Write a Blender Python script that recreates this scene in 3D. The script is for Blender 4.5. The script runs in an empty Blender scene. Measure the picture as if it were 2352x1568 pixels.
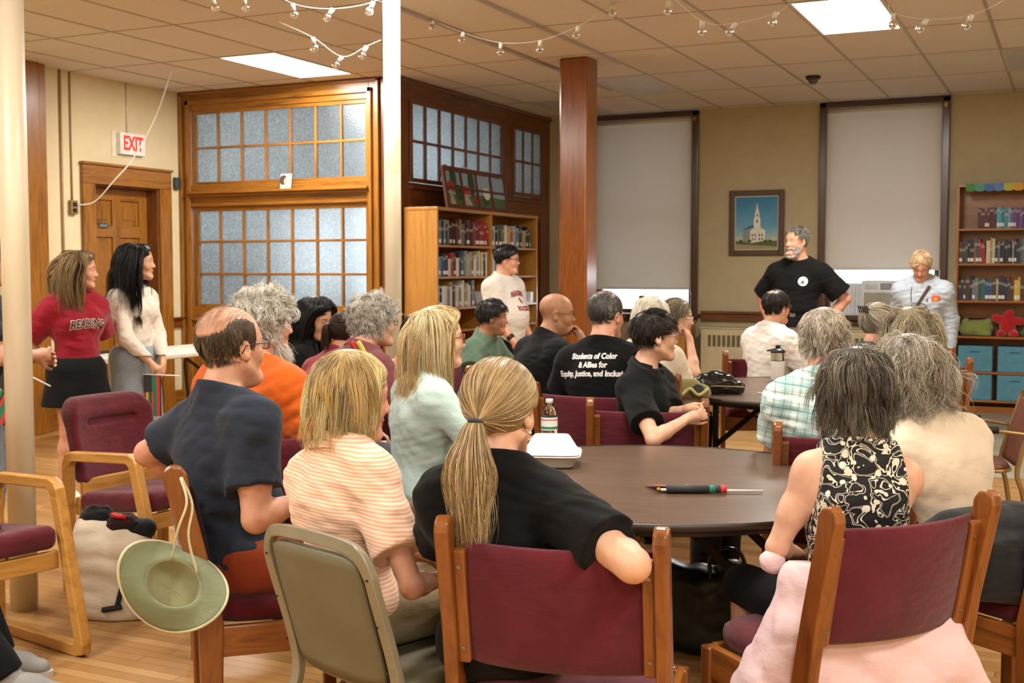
import bpy, bmesh, math, random
import numpy as np
from mathutils import Vector, Matrix, Euler
from mathutils.bvhtree import BVHTree
C = bpy.context.scene.collection
sc = bpy.context.scene
rnd = random.Random(7)

# ------------------------------------------------------------------ camera, world, light, exposure
cam_data = bpy.data.cameras.new('camera')
cam = bpy.data.objects.new('camera', cam_data); C.objects.link(cam); sc.camera = cam
cam_data.sensor_width = 36.0; cam_data.lens = 2723.0 * 36 / 2352
cam.location = (0, 0, 1.48)
cam.rotation_euler = (math.radians(90 - 3.542), 0, math.radians(25.336))
cam_data.clip_start = 0.05; cam_data.clip_end = 200
cam_data.dof.use_dof = True; cam_data.dof.focus_distance = 3.3; cam_data.dof.aperture_fstop = 9.0

sc.view_settings.view_transform = 'Standard'; sc.view_settings.look = 'None'
sc.view_settings.gamma = 1.0; sc.view_settings.use_curve_mapping = False
sc.view_settings.exposure = 0.18
sc.cycles.max_bounces = 7; sc.cycles.diffuse_bounces = 3; sc.cycles.glossy_bounces = 3
sc.cycles.transmission_bounces = 6; sc.cycles.transparent_max_bounces = 8
sc.cycles.caustics_reflective = False; sc.cycles.caustics_refractive = False
sc.cycles.sample_clamp_indirect = 4.0

world = bpy.data.worlds.new('daylight'); sc.world = world; world.use_nodes = True
wn = world.node_tree.nodes; bg = wn['Background']
bg.inputs[0].default_value = (0.85, 0.93, 1.0, 1); bg.inputs[1].default_value = 9.0

LAMP_COL = (1.0, 0.945, 0.875); LAMP_W = 72.0
ROOM = dict(xl=-8.40, xr=2.6, yf=9.72, xp=-5.80, yb=13.28, yn=-3.0, zc=3.283)
def lamp_area(name, loc, sx, sy, power, col, parent=None, rot=(0, 0, 0)):
    l = bpy.data.lights.new(name, 'AREA'); l.shape = 'RECTANGLE'; l.size = sx; l.size_y = sy
    l.energy = power; l.color = col
    o = bpy.data.objects.new(name, l); C.objects.link(o); o.location = loc; o.rotation_euler = rot
    if parent: o.parent = parent
    return o
# daylight of the hall behind the frosted partition windows
lamp_area('hall_backlight', (-7.4, 12.6, 2.6), 1.6, 1.6, 32, (0.80, 0.90, 1.0), rot=(math.radians(-70), 0, math.radians(-20)))
lamp_area('hall_backlight', (-8.6, 11.4, 3.0), 3.0, 1.6, 11, (0.82, 0.91, 1.0), rot=(0, math.radians(-60), 0))

lamp_area('hall_backlight', (-9.1, 13.35, 1.75), 1.1, 1.2, 24, (.86, .93, 1.0), rot=(math.radians(-90), 0, 0))
lamp_area('hall_backlight', (-6.62, 10.50, 1.60), .28, 1.1, 4, (.86, .93, 1.0), rot=(math.radians(-90), 0, 0))  # lamp added close behind the panes to make their bright spot

# ------------------------------------------------------------------ helpers
def tag(o, label=None, cat=None, group=None, kind=None):
    if label: o['label'] = label
    if cat: o['category'] = cat
    if group: o['group'] = group
    if kind: o['kind'] = kind
    return o
def empty(name, label=None, cat=None, loc=(0, 0, 0), rz=0, group=None, kind=None):
    o = bpy.data.objects.new(name, None); C.objects.link(o)
    o.empty_display_size = 0.1; o.location = loc; o.rotation_euler = (0, 0, rz)
    return tag(o, label, cat, group, kind)
def link(name, me, m=None, parent=None, smooth=False):
    if m is not None:
        for x in (m if isinstance(m, (list, tuple)) else [m]): me.materials.append(x)
    o = bpy.data.objects.new(name, me); C.objects.link(o)
    if parent is not None: o.parent = parent
    if smooth and len(me.polygons):
        me.polygons.foreach_set('use_smooth', np.ones(len(me.polygons), bool))
    return o
def copy_tree(o, parent=None):
    c = o.copy(); C.objects.link(c)
    if parent is not None: c.parent = parent
    for ch in list(o.children): copy_tree(ch, c)
    return c
class MB:
    """collects shapes into one mesh"""
    def __init__(s): s.v = []; s.f = []; s.mi = []; s.cur = 0
    def add(s, vs, fs):
        n = len(s.v); s.v += [tuple(v) for v in vs]
        for f in fs: s.f.append(tuple(i + n for i in f)); s.mi.append(s.cur)
    def box(s, x0, x1, y0, y1, z0, z1, M=None):
        vs = [(x, y, z) for x in (x0, x1) for y in (y0, y1) for z in (z0, z1)]
        if M is not None: vs = [M @ Vector(v) for v in vs]
        s.add(vs, [(0, 1, 3, 2), (4, 6, 7, 5), (0, 4, 5, 1), (2, 3, 7, 6), (0, 2, 6, 4), (1, 5, 7, 3)]); return s
    def bar(s, a, b, w, h, up=(0, 0, 1)):
        a = Vector(a); b = Vector(b); d = (b - a).normalized(); up = Vector(up)
        r = d.cross(up)
        if r.length < 1e-4: r = d.cross(Vector((1, 0, 0)))
        r.normalize(); u = r.cross(d)
        vs = [p + r * (i * w / 2) + u * (j * h / 2) for p in (a, b) for (i, j) in ((-1, -1), (1, -1), (1, 1), (-1, 1))]
        s.add(vs, [(3, 2, 1, 0), (4, 5, 6, 7), (0, 1, 5, 4), (1, 2, 6, 5), (2, 3, 7, 6), (3, 0, 4, 7)]); return s
    def tube(s, pts, r, n=8, cap=True, closed=False):
        pts = [Vector(p) for p in pts]; N = len(pts)
        rs = r if isinstance(r, (list, tuple)) else [r] * N
        ref = None; rings = []
        for i, p in enumerate(pts):
            if closed: t = pts[(i + 1) % N] - pts[i - 1]
            else: t = pts[min(i + 1, N - 1)] - pts[max(i - 1, 0)]
            t.normalize()
            if ref is None:
                ref = Vector((0, 0, 1)) if abs(t.z) < .9 else Vector((1, 0, 0))
            a = (ref - t * ref.dot(t)).normalized(); ref = a; b = t.cross(a)
            rings.append([p + (a * math.cos(2 * math.pi * k / n) + b * math.sin(2 * math.pi * k / n)) * rs[i] for k in range(n)])
        vs = [v for rg in rings for v in rg]; fs = []
        for i in range(N if closed else N - 1):
            j = (i + 1) % N
            for k in range(n): fs.append((i * n + k, i * n + (k + 1) % n, j * n + (k + 1) % n, j * n + k))
        if cap and not closed: fs += [tuple(range(n - 1, -1, -1)), tuple((N - 1) * n + k for k in range(n))]
        s.add(vs, fs); return s
    def lathe(s, prof, n=24, M=None, axis='z'):
        vs = []; fs = []; m = len(prof)
        for k in range(n):
            a = 2 * math.pi * k / n
            for (r, z) in prof: vs.append(Vector((r * math.cos(a), r * math.sin(a), z)))
        for k in range(n):
            for i in range(m - 1):
                fs.append((k * m + i, ((k + 1) % n) * m + i, ((k + 1) % n) * m + i + 1, k * m + i + 1))
        if M is not None: vs = [M @ v for v in vs]
        s.add(vs, fs); return s
    def prism(s, poly, t, M=None):
        """poly in xz, thickness along y from 0 to t"""
        n = len(poly); vs = [Vector((x, 0, z)) for x, z in poly] + [Vector((x, t, z)) for x, z in poly]
        if M is not None: vs = [M @ v for v in vs]
        fs = [tuple(range(n)), tuple(range(2 * n - 1, n - 1, -1))] + [((i + 1) % n, i, n + i, n + (i + 1) % n) for i in range(n)]
        s.add(vs, fs); return s
    def grid(s, P, nu, nv, closed_u=False):
        """P list of nu*nv points"""
        fs = []
        for i in range(nu if closed_u else nu - 1):
            for j in range(nv - 1):
                a = i * nv + j; b = ((i + 1) % nu) * nv + j
                fs.append((a, b, b + 1, a + 1))
        s.add(P, fs); return s
    def build(s, name, m, parent=None, bevel=0, smooth=False, seg=2, solid=0, sub=0, fix=False):
        me = bpy.data.meshes.new(name); me.from_pydata(s.v, [], s.f); 
        if any(s.mi): me.polygons.foreach_set('material_index', s.mi)
        if bevel or fix or solid or sub:
            bm = bmesh.new(); bm.from_mesh(me)
            if fix: bmesh.ops.remove_doubles(bm, verts=bm.verts, dist=1e-5)
            bmesh.ops.recalc_face_normals(bm, faces=bm.faces)
            if bevel:
                es = [e for e in bm.edges if len(e.link_faces) == 2 and e.calc_face_angle(0) > .5]
                bmesh.ops.bevel(bm, geom=es, offset=bevel, segments=seg, affect='EDGES', profile=.5, clamp_overlap=True)
            bm.to_mesh(me); bm.free()
        me.update()
        o = link(name, me, m, parent, smooth)
        if solid:
            md = o.modifiers.new('solid', 'SOLIDIFY'); md.thickness = solid; md.offset = 0
        if sub:
            md = o.modifiers.new('sub', 'SUBSURF'); md.levels = sub; md.render_levels = sub
        return o
def arc(c, r, a0, a1, n, z=None):
    return [(c[0] + r * math.cos(a0 + (a1 - a0) * i / n), c[1] + r * math.sin(a0 + (a1 - a0) * i / n)) for i in range(n + 1)]
def spline(pts, n=8):
    """catmull-rom through pts"""
    P = [Vector(p) for p in pts]; P = [P[0] * 2 - P[1]] + P + [P[-1] * 2 - P[-2]]; out = []
    for i in range(1, len(P) - 2):
        for k in range(n):
            t = k / n; a, b, c, d = P[i - 1:i + 3]
            out.append(.5 * ((2 * b) + (c - a) * t + (2 * a - 5 * b + 4 * c - d) * t * t + (-a + 3 * b - 3 * c + d) * t ** 3))
    return out + [P[-2]]
def text_mesh(body, size, extrude=0.0, off=0.0, align='CENTER'):
    cu = bpy.data.curves.new('txt', 'FONT'); cu.body = body; cu.size = size; cu.extrude = extrude; cu.offset = off
    cu.align_x = align; cu.align_y = 'CENTER'; cu.resolution_u = 3
    o = bpy.data.objects.new('txt', cu); C.objects.link(o)
    dg = bpy.context.evaluated_depsgraph_get(); me = bpy.data.meshes.new_from_object(o.evaluated_get(dg))
    bpy.data.objects.remove(o); bpy.data.curves.remove(cu)
    return me

# ------------------------------------------------------------------ materials
def lin(h):
    h = h.lstrip('#'); out = []
    for i in (0, 2, 4):
        c = int(h[i:i + 2], 16) / 255
        out.append(c / 12.92 if c <= .04045 else ((c + .055) / 1.055) ** 2.4)
    return (*out, 1)
_M = {}
class NT:
    def __init__(s, name):
        m = bpy.data.materials.new(name); m.use_nodes = True; s.m = m; s.n = m.node_tree.nodes; s.l = m.node_tree.links
        s.b = s.n['Principled BSDF']; s.out = s.n['Material Output']
    def node(s, t, **k):
        n = s.n.new(t)
        for a, v in k.items():
            if a.startswith('i_'):
                key = a[2:]; key = int(key) if key.isdigit() else key
                n.inputs[key].default_value = v
            else: setattr(n, a, v)
        return n
    def link(s, a, b): s.l.new(a, b)
    def coord(s, scale=(1, 1, 1), kind='Object', rot=(0, 0, 0), loc=(0, 0, 0)):
        t = s.node('ShaderNodeTexCoord'); mp = s.node('ShaderNodeMapping')
        mp.inputs['Scale'].default_value = scale; mp.inputs['Rotation'].default_value = rot; mp.inputs['Location'].default_value = loc
        s.link(t.outputs[kind], mp.inputs[0]); return mp.outputs[0]
    def noise(s, vec, scale, detail=3, rough=.5, dist=0):
        n = s.node('ShaderNodeTexNoise'); n.inputs['Scale'].default_value = scale; n.inputs['Detail'].default_value = detail
        n.inputs['Roughness'].default_value = rough; n.inputs['Distortion'].default_value = dist
        s.link(vec, n.inputs['Vector']); return n.outputs['Fac']
    def ramp(s, fac, stops, interp='LINEAR'):
        r = s.node('ShaderNodeValToRGB'); r.color_ramp.interpolation = interp; e = r.color_ramp.elements
        while len(e) < len(stops): e.new(.5)
        for i, (p, c) in enumerate(stops): e[i].position = p; e[i].color = c
        s.link(fac, r.inputs[0]); return r.outputs[0]
    def math(s, op, a, b=None, c=None):
        n = s.node('ShaderNodeMath', operation=op)
        for i, x in enumerate((a, b, c)):
            if x is None: continue
            if isinstance(x, (int, float)): n.inputs[i].default_value = x
            else: s.link(x, n.inputs[i])
        return n.outputs[0]
    def mix(s, fac, a, b, bt='MIX'):
        n = s.node('ShaderNodeMix', data_type='RGBA', blend_type=bt)
        for x, i in ((fac, 0), (a, 6), (b, 7)):
            if isinstance(x, (int, float, tuple)): n.inputs[i].default_value = x
            else: s.link(x, n.inputs[i])
        return n.outputs[2]
    def sep(s, vec):
        n = s.node('ShaderNodeSeparateXYZ'); s.link(vec, n.inputs[0]); return n.outputs
    def bump(s, h, strength=.3, dist=.01):
        n = s.node('ShaderNodeBump'); n.inputs['Strength'].default_value = strength; n.inputs['Distance'].default_value = dist
        s.link(h, n.inputs['Height']); s.link(n.outputs[0], s.b.inputs['Normal'])
    def set(s, **k):
        for a, v in k.items():
            a = a.replace('_', ' ')
            if isinstance(v, (int, float, tuple)): s.b.inputs[a].default_value = v
            else: s.link(v, s.b.inputs[a])
        return s
def plain(name, col, rough=.5, metal=0, spec=.5, bump=0, bscale=200, var=.06, trans=0, coat=0):
    if name in _M: return _M[name]
    t = NT(name); c = lin(col) if isinstance(col, str) else col
    v = t.coord(); f = t.noise(v, 9, 4)
    d = tuple(x * (1 - var * 2) for x in c[:3]) + (1,); e = tuple(min(1, x * (1 + var)) for x in c[:3]) + (1,)
    t.set(Base_Color=t.ramp(f, [(.3, d), (.7, e)]), Roughness=rough, Metallic=metal)
    t.b.inputs['Specular IOR Level'].default_value = spec
    if trans: t.b.inputs['Transmission Weight'].default_value = trans
    if coat: t.b.inputs['Coat Weight'].default_value = coat; t.b.inputs['Coat Roughness'].default_value = .15
    if bump: t.bump(t.noise(t.coord(), bscale, 3), bump, .002)
    _M[name] = t.m; return t.m
def wood(name, dark, light, axis='z', rough=.32, scale=1.0, coat=.3, knots=.6):
    if name in _M: return _M[name]
    t = NT(name); st = {'x': (1.2, 14, 14), 'y': (14, 1.2, 14), 'z': (14, 14, 1.2)}[axis]
    v = t.coord(tuple(a * scale for a in st)); n = t.noise(v, 1.6, 5, .6, knots)
    v2 = t.coord(tuple(a * scale * 4 for a in st)); n2 = t.noise(v2, 3, 3, .6)
    a = t.ramp(n, [(.3, lin(dark)), (.55, lin(light)), (.75, lin(dark))])
    b = t.mix(t.math('MULTIPLY', n2, .35), a, lin(dark))
    t.set(Base_Color=b, Roughness=rough); t.b.inputs['Coat Weight'].default_value = coat; t.b.inputs['Coat Roughness'].default_value = .2
    t.bump(n2, .08, .002); _M[name] = t.m; return t.m
def cloth(name, col, rough=.9, weave=500, strength=.25, var=.1, big=.3, sheen=.2):
    if name in _M: return _M[name]
    t = NT(name); c = lin(col) if isinstance(col, str) else col
    f = t.noise(t.coord(), 14, 4); g = t.noise(t.coord(), weave, 2)
    d = tuple(x * (1 - var) for x in c[:3]) + (1,); e = tuple(min(1, x * (1 + var)) for x in c[:3]) + (1,)
    cc = t.mix(t.math('MULTIPLY', g, .3), t.ramp(f, [(.3, d), (.7, e)]), tuple(x * .6 for x in c[:3]) + (1,))
    t.set(Base_Color=cc, Roughness=rough); t.b.inputs['Sheen Weight'].default_value = sheen
    t.b.inputs['Specular IOR Level'].default_value = .2
    h = t.math('ADD', t.math('MULTIPLY', g, .3), t.math('MULTIPLY', t.noise(t.coord((1, 1, 2.2)), 16, 3), 3.0))
    t.bump(h, strength, .006); _M[name] = t.m; return t.m
def emit(name, col, st):
    if name in _M: return _M[name]
    t = NT(name); t.set(Base_Color=lin(col)); t.b.inputs['Emission Color'].default_value = lin(col); t.b.inputs['Emission Strength'].default_value = st
    _M[name] = t.m; return t.m
def glassmat(name='clear_glass', col=(1, 1, 1, 1), rough=0.0):
    if name in _M: return _M[name]
    t = NT(name); v = t.noise(t.coord(), 30, 2)
    t.set(Base_Color=col, Roughness=t.math('ADD', t.math('MULTIPLY', v, .02), rough)); t.b.inputs['Transmission Weight'].default_value = 1; t.b.inputs['IOR'].default_value = 1.45
    _M[name] = t.m; return t.m
WT_D = wood('oak_trim_dark', '#4A2409', '#7C4517', 'z'); WT_Dx = wood('oak_trim_dark_x', '#4A2409', '#7C4517', 'x'); WT_Dy = wood('oak_trim_dark_y', '#4A2409', '#7C4517', 'y')
WT_Z = wood('oak_trim', '#6A4012', '#A46C26', 'z'); WT_X = wood('oak_trim_x', '#6A4012', '#A46C26', 'x'); WT_Y = wood('oak_trim_y', '#6A4012', '#A46C26', 'y')
CHAIRWOOD = wood('chair_wood', '#5C3012', '#925624', 'z', rough=.28, coat=.5)
CHAIRWOOD_X = wood('chair_wood_x', '#6A3814', '#A8682E', 'y', rough=.3, coat=.4, knots=1.2)
BLOND_X = wood('blond_wood_x', '#A8742E', '#CE9A50', 'x', rough=.35); BLOND_Y = wood('blond_wood_y', '#A8742E', '#CE9A50', 'y', rough=.35); BLOND_Z = wood('blond_wood_z', '#A06A28', '#C89248', 'z', rough=.35)
MAROON = cloth('maroon_upholstery', '#5E1C28', weave=700, strength=.35, var=.18)
CREAM_WALL = plain('cream_wall_paint', '#DCCDA6', .7, var=.02, bump=.1, bscale=60)
TAN_WALL = plain('olive_tan_wall_paint', '#BAAE8E', .75, var=.03, bump=.1, bscale=60)
CREAM_POLE = plain('cream_gloss_paint', '#DFD2B6', .3, var=.03, coat=.3)
BLACK_PL = plain('black_plastic', '#0C0C0D', .4); WHITE_PL = plain('white_plastic', '#E8E6E0', .4)
CHROME = plain('chrome_metal', '#C8C8C8', .2, 1.0); BRASS = plain('brass_metal', '#A8853A', .35, 1.0)
# ------------------------------------------------------------------ the room
def struct(o): o['kind'] = 'structure'; return o
R_ = ROOM
# floor: maple strip boards running along x
t = NT('maple_floor'); v = t.coord((1, 1, 1)); sx = t.sep(v)
by = t.math('DIVIDE', sx[1], .057); row = t.math('FLOOR', by); fr = t.math('FRACT', by)
wn_ = t.node('ShaderNodeTexWhiteNoise', noise_dimensions='1D'); t.link(row, wn_.inputs['W'])
bx_ = t.math('DIVIDE', t.math('ADD', sx[0], t.math('MULTIPLY', wn_.outputs[0], 3.1)), 1.1)
cell = t.math('ADD', t.math('MULTIPLY', row, 17.3), t.math('FLOOR', bx_))
wn2 = t.node('ShaderNodeTexWhiteNoise', noise_dimensions='1D'); t.link(cell, wn2.inputs['W'])
gr = t.noise(t.coord((1.5, 26, 1)), 3, 5, .6, .4)
base = t.ramp(wn2.outputs[0], [(0, lin('#A87C48')), (.5, lin('#BC8F58')), (1, lin('#C89E68'))])
base = t.mix(t.math('MULTIPLY', gr, .45), base, lin('#86582C'))
wear = t.noise(t.coord(), .8, 4); base = t.mix(t.math('MULTIPLY', wear, .35), base, lin('#967044'))
gap = t.math('LESS_THAN', fr, .045); gapx = t.math('LESS_THAN', t.math('FRACT', bx_), .003)
base = t.mix(t.math('MULTIPLY', t.math('MAXIMUM', gap, gapx), .75), base, lin('#3A1E08'))
t.set(Base_Color=base, Roughness=t.ramp(wear, [(.3, (.28,) * 3 + (1,)), (.8, (.42,) * 3 + (1,))]))
t.bump(t.math('SUBTRACT', 1.0, gap), .15, .001); FLOORM = t.m
b = MB(); b.box(-8.6, 2.8, -3.2, 13.5, -.1, 0); struct(b.build('floor', FLOORM))
t = NT('grey_floor_vinyl'); v = t.coord(); n = t.noise(v, 3, 5); t.set(Base_Color=t.ramp(n, [(.3, lin('#8C8272')), (.7, lin('#A99F8C'))]), Roughness=.35)
b = MB(); b.box(-1.15, 2.6, 8.95, 13.28, 0, .006); tag(b.build('floor_mat', t.m), 'grey beige vinyl floor area in front of the blue bin bookcase at right', 'floor mat')
# ceiling tiles
t = NT('ceiling_tile'); v = t.coord(); s_ = t.sep(v)
fx = t.math('FRACT', t.math('DIVIDE', t.math('ADD', s_[0], .598 + 61), .61)); fy = t.math('FRACT', t.math('DIVIDE', t.math('ADD', s_[1], 61.0 - 8.22), 1.22))
gx = t.math('LESS_THAN', t.math('ABSOLUTE', t.math('SUBTRACT', fx, .5)), .482); gy = t.math('LESS_THAN', t.math('ABSOLUTE', t.math('SUBTRACT', fy, .5)), .494)
g = t.math('MULTIPLY', gx, gy); sp = t.noise(t.coord(), 110, 2, .7)
c = t.ramp(sp, [(.35, lin('#DAD5CE')), (.6, lin('#EAE7E2'))]); c = t.mix(g, lin('#8E7E6A'), c)
cx = t.math('ADD', t.math('FLOOR', t.math('DIVIDE', s_[0], .61)), t.math('MULTIPLY', t.math('FLOOR', t.math('DIVIDE', s_[1], 1.22)), 7.7))
w3 = t.node('ShaderNodeTexWhiteNoise', noise_dimensions='1D'); t.link(cx, w3.inputs['W'])
c = t.mix(t.math('MULTIPLY', w3.outputs[0], .10), c, lin('#A08C70'))
t.set(Base_Color=c, Roughness=.9); t.bump(t.math('ADD', g, t.math('MULTIPLY', sp, .4)), .35, .004); CEILM = t.m
b = MB(); b.box(-8.6, 2.8, -3.2, 13.5, 3.283, 3.4); struct(b.build('ceiling', CEILM))
# ceiling grid rails
GR = plain('grid_rail_paint', '#B4A896', .5); b = MB()
for k in range(-6, 14):
    x = -.598 - .61 * k
    if -8.39 < x < 2.55: b.box(x - .012, x + .012, -2.98, 13.27, 3.279, 3.286)
struct(b.build('trim_1', GR))
DK = plain('grid_gap_line', '#8A7A66', .8); b = MB()  # thin darker strips on the joints between tile rows
for k in range(-8, 5):
    y = 8.22 + 1.22 * k
    b.box(-8.39, 2.55, y - .006, y + .006, 3.2815, 3.286)
struct(b.build('trim_2', DK))
# light fixtures
DIFF_ON = emit('lit_diffuser', '#FFFDF4', 6.0); DIFF_OFF = plain('unlit_prismatic_diffuser', '#C9CDD0', .35, bump=.3, bscale=150)
FR_W = plain('fixture_frame', '#D8CFC0', .5)
def fixture(x, y, on, label, k=1.0):
    e = empty('ceiling_light', label, 'ceiling light', (x, y, 3.283), 0, None)
    b = MB()
    for a in (0.0, .585): b.box(a, a + .025, 0, 1.22, -.006, .0)
    for a in (0.0, 1.195): b.box(.025, .585, a, a + .025, -.006, .0)
    b.build('frame', FR_W, e)
    b = MB(); b.box(.025, .585, .025, 1.195, -.004, -.001); b.build('diffuser', DIFF_ON if on else DIFF_OFF, e)
    if on: lamp_area('light_tube', (.305, .61, -.02), .5, 1.1, LAMP_W * k, LAMP_COL, e)
fixture(-1.818, 8.22, True, 'lit ceiling panel above the speaker, at the right of the photo', 1.5)
fixture(-6.698, 8.22, True, 'lit ceiling panel in front of the left glazed partition', 1.25)
fixture(-4.258, 10.66, False, 'unlit ceiling panel right of the square wooden post')
fixture(-.598, 10.66, False, 'unlit ceiling panel at the far right above the blue bin bookcase')
fixture(-5.478, 11.88, False, 'unlit ceiling panel left of the square wooden post, by the dark partition')
fixture(-1.818, 3.34, True, 'lit ceiling panel above the near round table', .75)
fixture(-6.698, 3.34, True, 'lit ceiling panel above the left armchairs')
fixture(1.842, 5.78, True, 'lit ceiling panel near the right wall')
fixture(-4.258, .9, True, 'lit ceiling panel behind the photographer at left')
fixture(.622, .9, True, 'lit ceiling panel just right of the photographer')
fixture(-4.258, 5.78, True, 'lit ceiling panel over the middle of the audience')
fixture(.622, -1.54, True, 'lit ceiling panel at the rear right of the room')
fixture(-3.04, -1.54, True, 'lit ceiling panel at the rear left of the room')
# walls -------------------------------------------------
b = MB()   # left wall with door opening y 8.483..9.367, z<2.27
b.box(-8.6, -8.4, -3.2, 8.483, 0, 3.283); b.box(-8.6, -8.4, 9.367, 9.85, 0, 3.283); b.box(-8.6, -8.4, 8.483, 9.367, 2.275, 3.283)
struct(b.build('wall_left', CREAM_WALL))
b = MB(); b.box(2.6, 2.8, -3.2, 13.5, 0, 3.283); struct(b.build('wall_right', CREAM_WALL))
b = MB(); b.box(-8.6, 2.8, -3.2, -3.0, 0, 3.283); struct(b.build('wall_rear', CREAM_WALL))
W1 = (-5.26, -3.916); W2 = (-2.554, -1.21)
b = MB()
for a, c_ in ((-5.9, W1[0]), (W1[1], W2[0]), (W2[1], 2.8)): b.box(a, c_, 13.28, 13.5, 0, 3.283)
for w in (W1, W2): b.box(w[0], w[1], 13.28, 13.5, 0, .93)
struct(b.build('wall_back', TAN_WALL))
# hall behind the partitions
HALL = plain('hall_paint', '#D9DCD8', .8)
b = MB(); b.box(-11.5, -11.4, 9.0, 16, -.05, 3.4); b.box(-11.5, -5.9, 13.6, 13.7, -.05, 3.4); b.box(-11.5, -8.6, 9.6, 9.7, -.05, 3.4)
b.box(-11.5, -5.9, 9.6, 13.7, 3.40, 3.5); b.box(-11.5, -5.9, 9.9, 13.7, -.1, -.05); struct(b.build('wall_hall', HALL))
# glazed partitions: frames and panes ---------------------
def frosted():
    t = NT('frosted_glass'); v = t.coord((1, 1, 1)); n = t.noise(v, 95, 3, .65); n2 = t.noise(t.coord(), 3, 2)
    tr = t.node('ShaderNodeBsdfTranslucent'); vo = t.node('ShaderNodeTexVoronoi', feature='SMOOTH_F1'); vo.inputs['Scale'].default_value = 55; t.link(v, vo.inputs['Vector'])
    tx = t.math('ADD', t.math('MULTIPLY', vo.outputs['Distance'], .8), t.math('MULTIPLY', n, .6)); gc = t.ramp(tx, [(.35, (.42, .47, .48, 1)), (.85, (.95, 1, 1, 1))]); t.link(gc, tr.inputs[0])
    gl = t.node('ShaderNodeBsdfGlass'); gl.inputs['Roughness'].default_value = .45; gl.inputs[0].default_value = (.85, .9, .92, 1); gl.inputs['IOR'].default_value = 1.2
    go = t.node('ShaderNodeBsdfGlossy'); go.inputs[0].default_value = (.8, .85, .9, 1); go.inputs['Roughness'].default_value = .25
    bu = t.node('ShaderNodeBump'); bu.inputs['Strength'].default_value = .7; bu.inputs['Distance'].default_value = .004; t.link(n, bu.inputs['Height'])
    for x in (tr, gl, go): t.link(bu.outputs[0], x.inputs['Normal'])
    m1 = t.node('ShaderNodeMixShader'); m1.inputs[0].default_value = .45; t.link(tr.outputs[0], m1.inputs[1]); t.link(gl.outputs[0], m1.inputs[2])
    m2 = t.node('ShaderNodeMixShader'); m2.inputs[0].default_value = .12; t.link(m1.outputs[0], m2.inputs[1]); t.link(go.outputs[0], m2.inputs[2])
    t.link(m2.outputs[0], t.out.inputs[0]); return t.m
FROST = frosted()
def member(name, boxes, m, par, bevel=.004):
    b = MB()
    for x in boxes: b.box(*x)
    return b.build(name, m, par, bevel=bevel)
# left partition, plane y=9.72 facing -y, x -8.40..-5.98
e = struct(empty('window_1', loc=(0, 9.72, 0)))
member('casing', [(-8.40, -8.26, -.02, .12, 0, 3.283), (-6.10, -5.96, -.02, .12, 0, 3.283)], WT_Z, e)
member('head_casing', [(-8.26, -6.10, -.02, .12, 3.088, 3.283)], WT_X, e)
member('casing_moulding', [(-8.30, -8.255, -.05, -.01, 0, 3.19), (-6.105, -6.06, -.05, -.01, 0, 3.19), (-8.38, -8.35, -.05, -.01, 0, 3.27), (-6.01, -5.98, -.05, -.01, 0, 3.27)], WT_Z, e)
member('head_moulding', [(-8.30, -6.06, -.05, -.01, 3.145, 3.19), (-8.38, -5.98, -.05, -.01, 3.245, 3.275)], WT_X, e)
member('transom_rail', [(-8.26, -6.10, -.01, .11, 2.10, 2.33)], WT_X, e)
member('ledge', [(-8.27, -6.09, -.085, .0, 2.235, 2.262), (-8.27, -6.09, -.05, .0, 2.205, 2.235), (-8.27, -6.09, -.035, .0, 2.11, 2.14)], WT_X, e)
member('bottom_rail', [(-8.26, -6.10, -.01, .10, .96, 1.085), (-8.26, -6.10, -.05, .0, .94, .975), (-8.26, -6.10, -.03, .10, 0, .20)], WT_X, e)
member('lower_panel', [(-8.26, -6.10, .03, .08, .2, .96), (-7.23, -7.13, -.01, .05, .2, .96), (-8.26, -8.16, -.01, .05, .2, .96), (-6.20, -6.10, -.01, .05, .2, .96)], WT_Z, e)
def sash(par, x0, x1, z0, z1, nx, nz, m_v, m_h, w=.022, d=.035, ax='x', rail=.04):
    """muntins and pane of one sash in the plane of par (ax: direction across)"""
    b = MB(); bh = MB()
    def bx(bb, a0, a1, c0, c1, y0, y1):
        if ax == 'x': bb.box(a0, a1, y0, y1, c0, c1)
        else: bb.box(y0, y1, a0, a1, c0, c1)
    for i in range(1, nx): 
        a = x0 + (x1 - x0) * i / nx; bx(b, a - w / 2, a + w / 2, z0, z1, 0, d)
    for a in (x0, x1): bx(b, a - rail / 2, a + rail / 2, z0 - rail / 2, z1 + rail / 2, -.004, d + .006)
    for j in range(1, nz):
        a = z0 + (z1 - z0) * j / nz; bx(bh, x0, x1, a - w / 2, a + w / 2, .001, d - .001)
    for a in (z0, z1): bx(bh, x0, x1, a - rail / 2, a + rail / 2, -.003, d + .005)
    b.build('muntin', m_v, par, bevel=.003); bh.build('sash_rail', m_h, par, bevel=.003)
    b = MB(); bx(b, x0, x1, z0, z1, d * .45, d * .45 + .004); b.build('pane', FROST, par)
sash(e, -8.215, -6.13, 2.34, 3.07, 7, 2, WT_Z, WT_X)
sash(e, -8.20, -6.13, 1.09, 2.08, 7, 3, WT_Z, WT_X)
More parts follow.
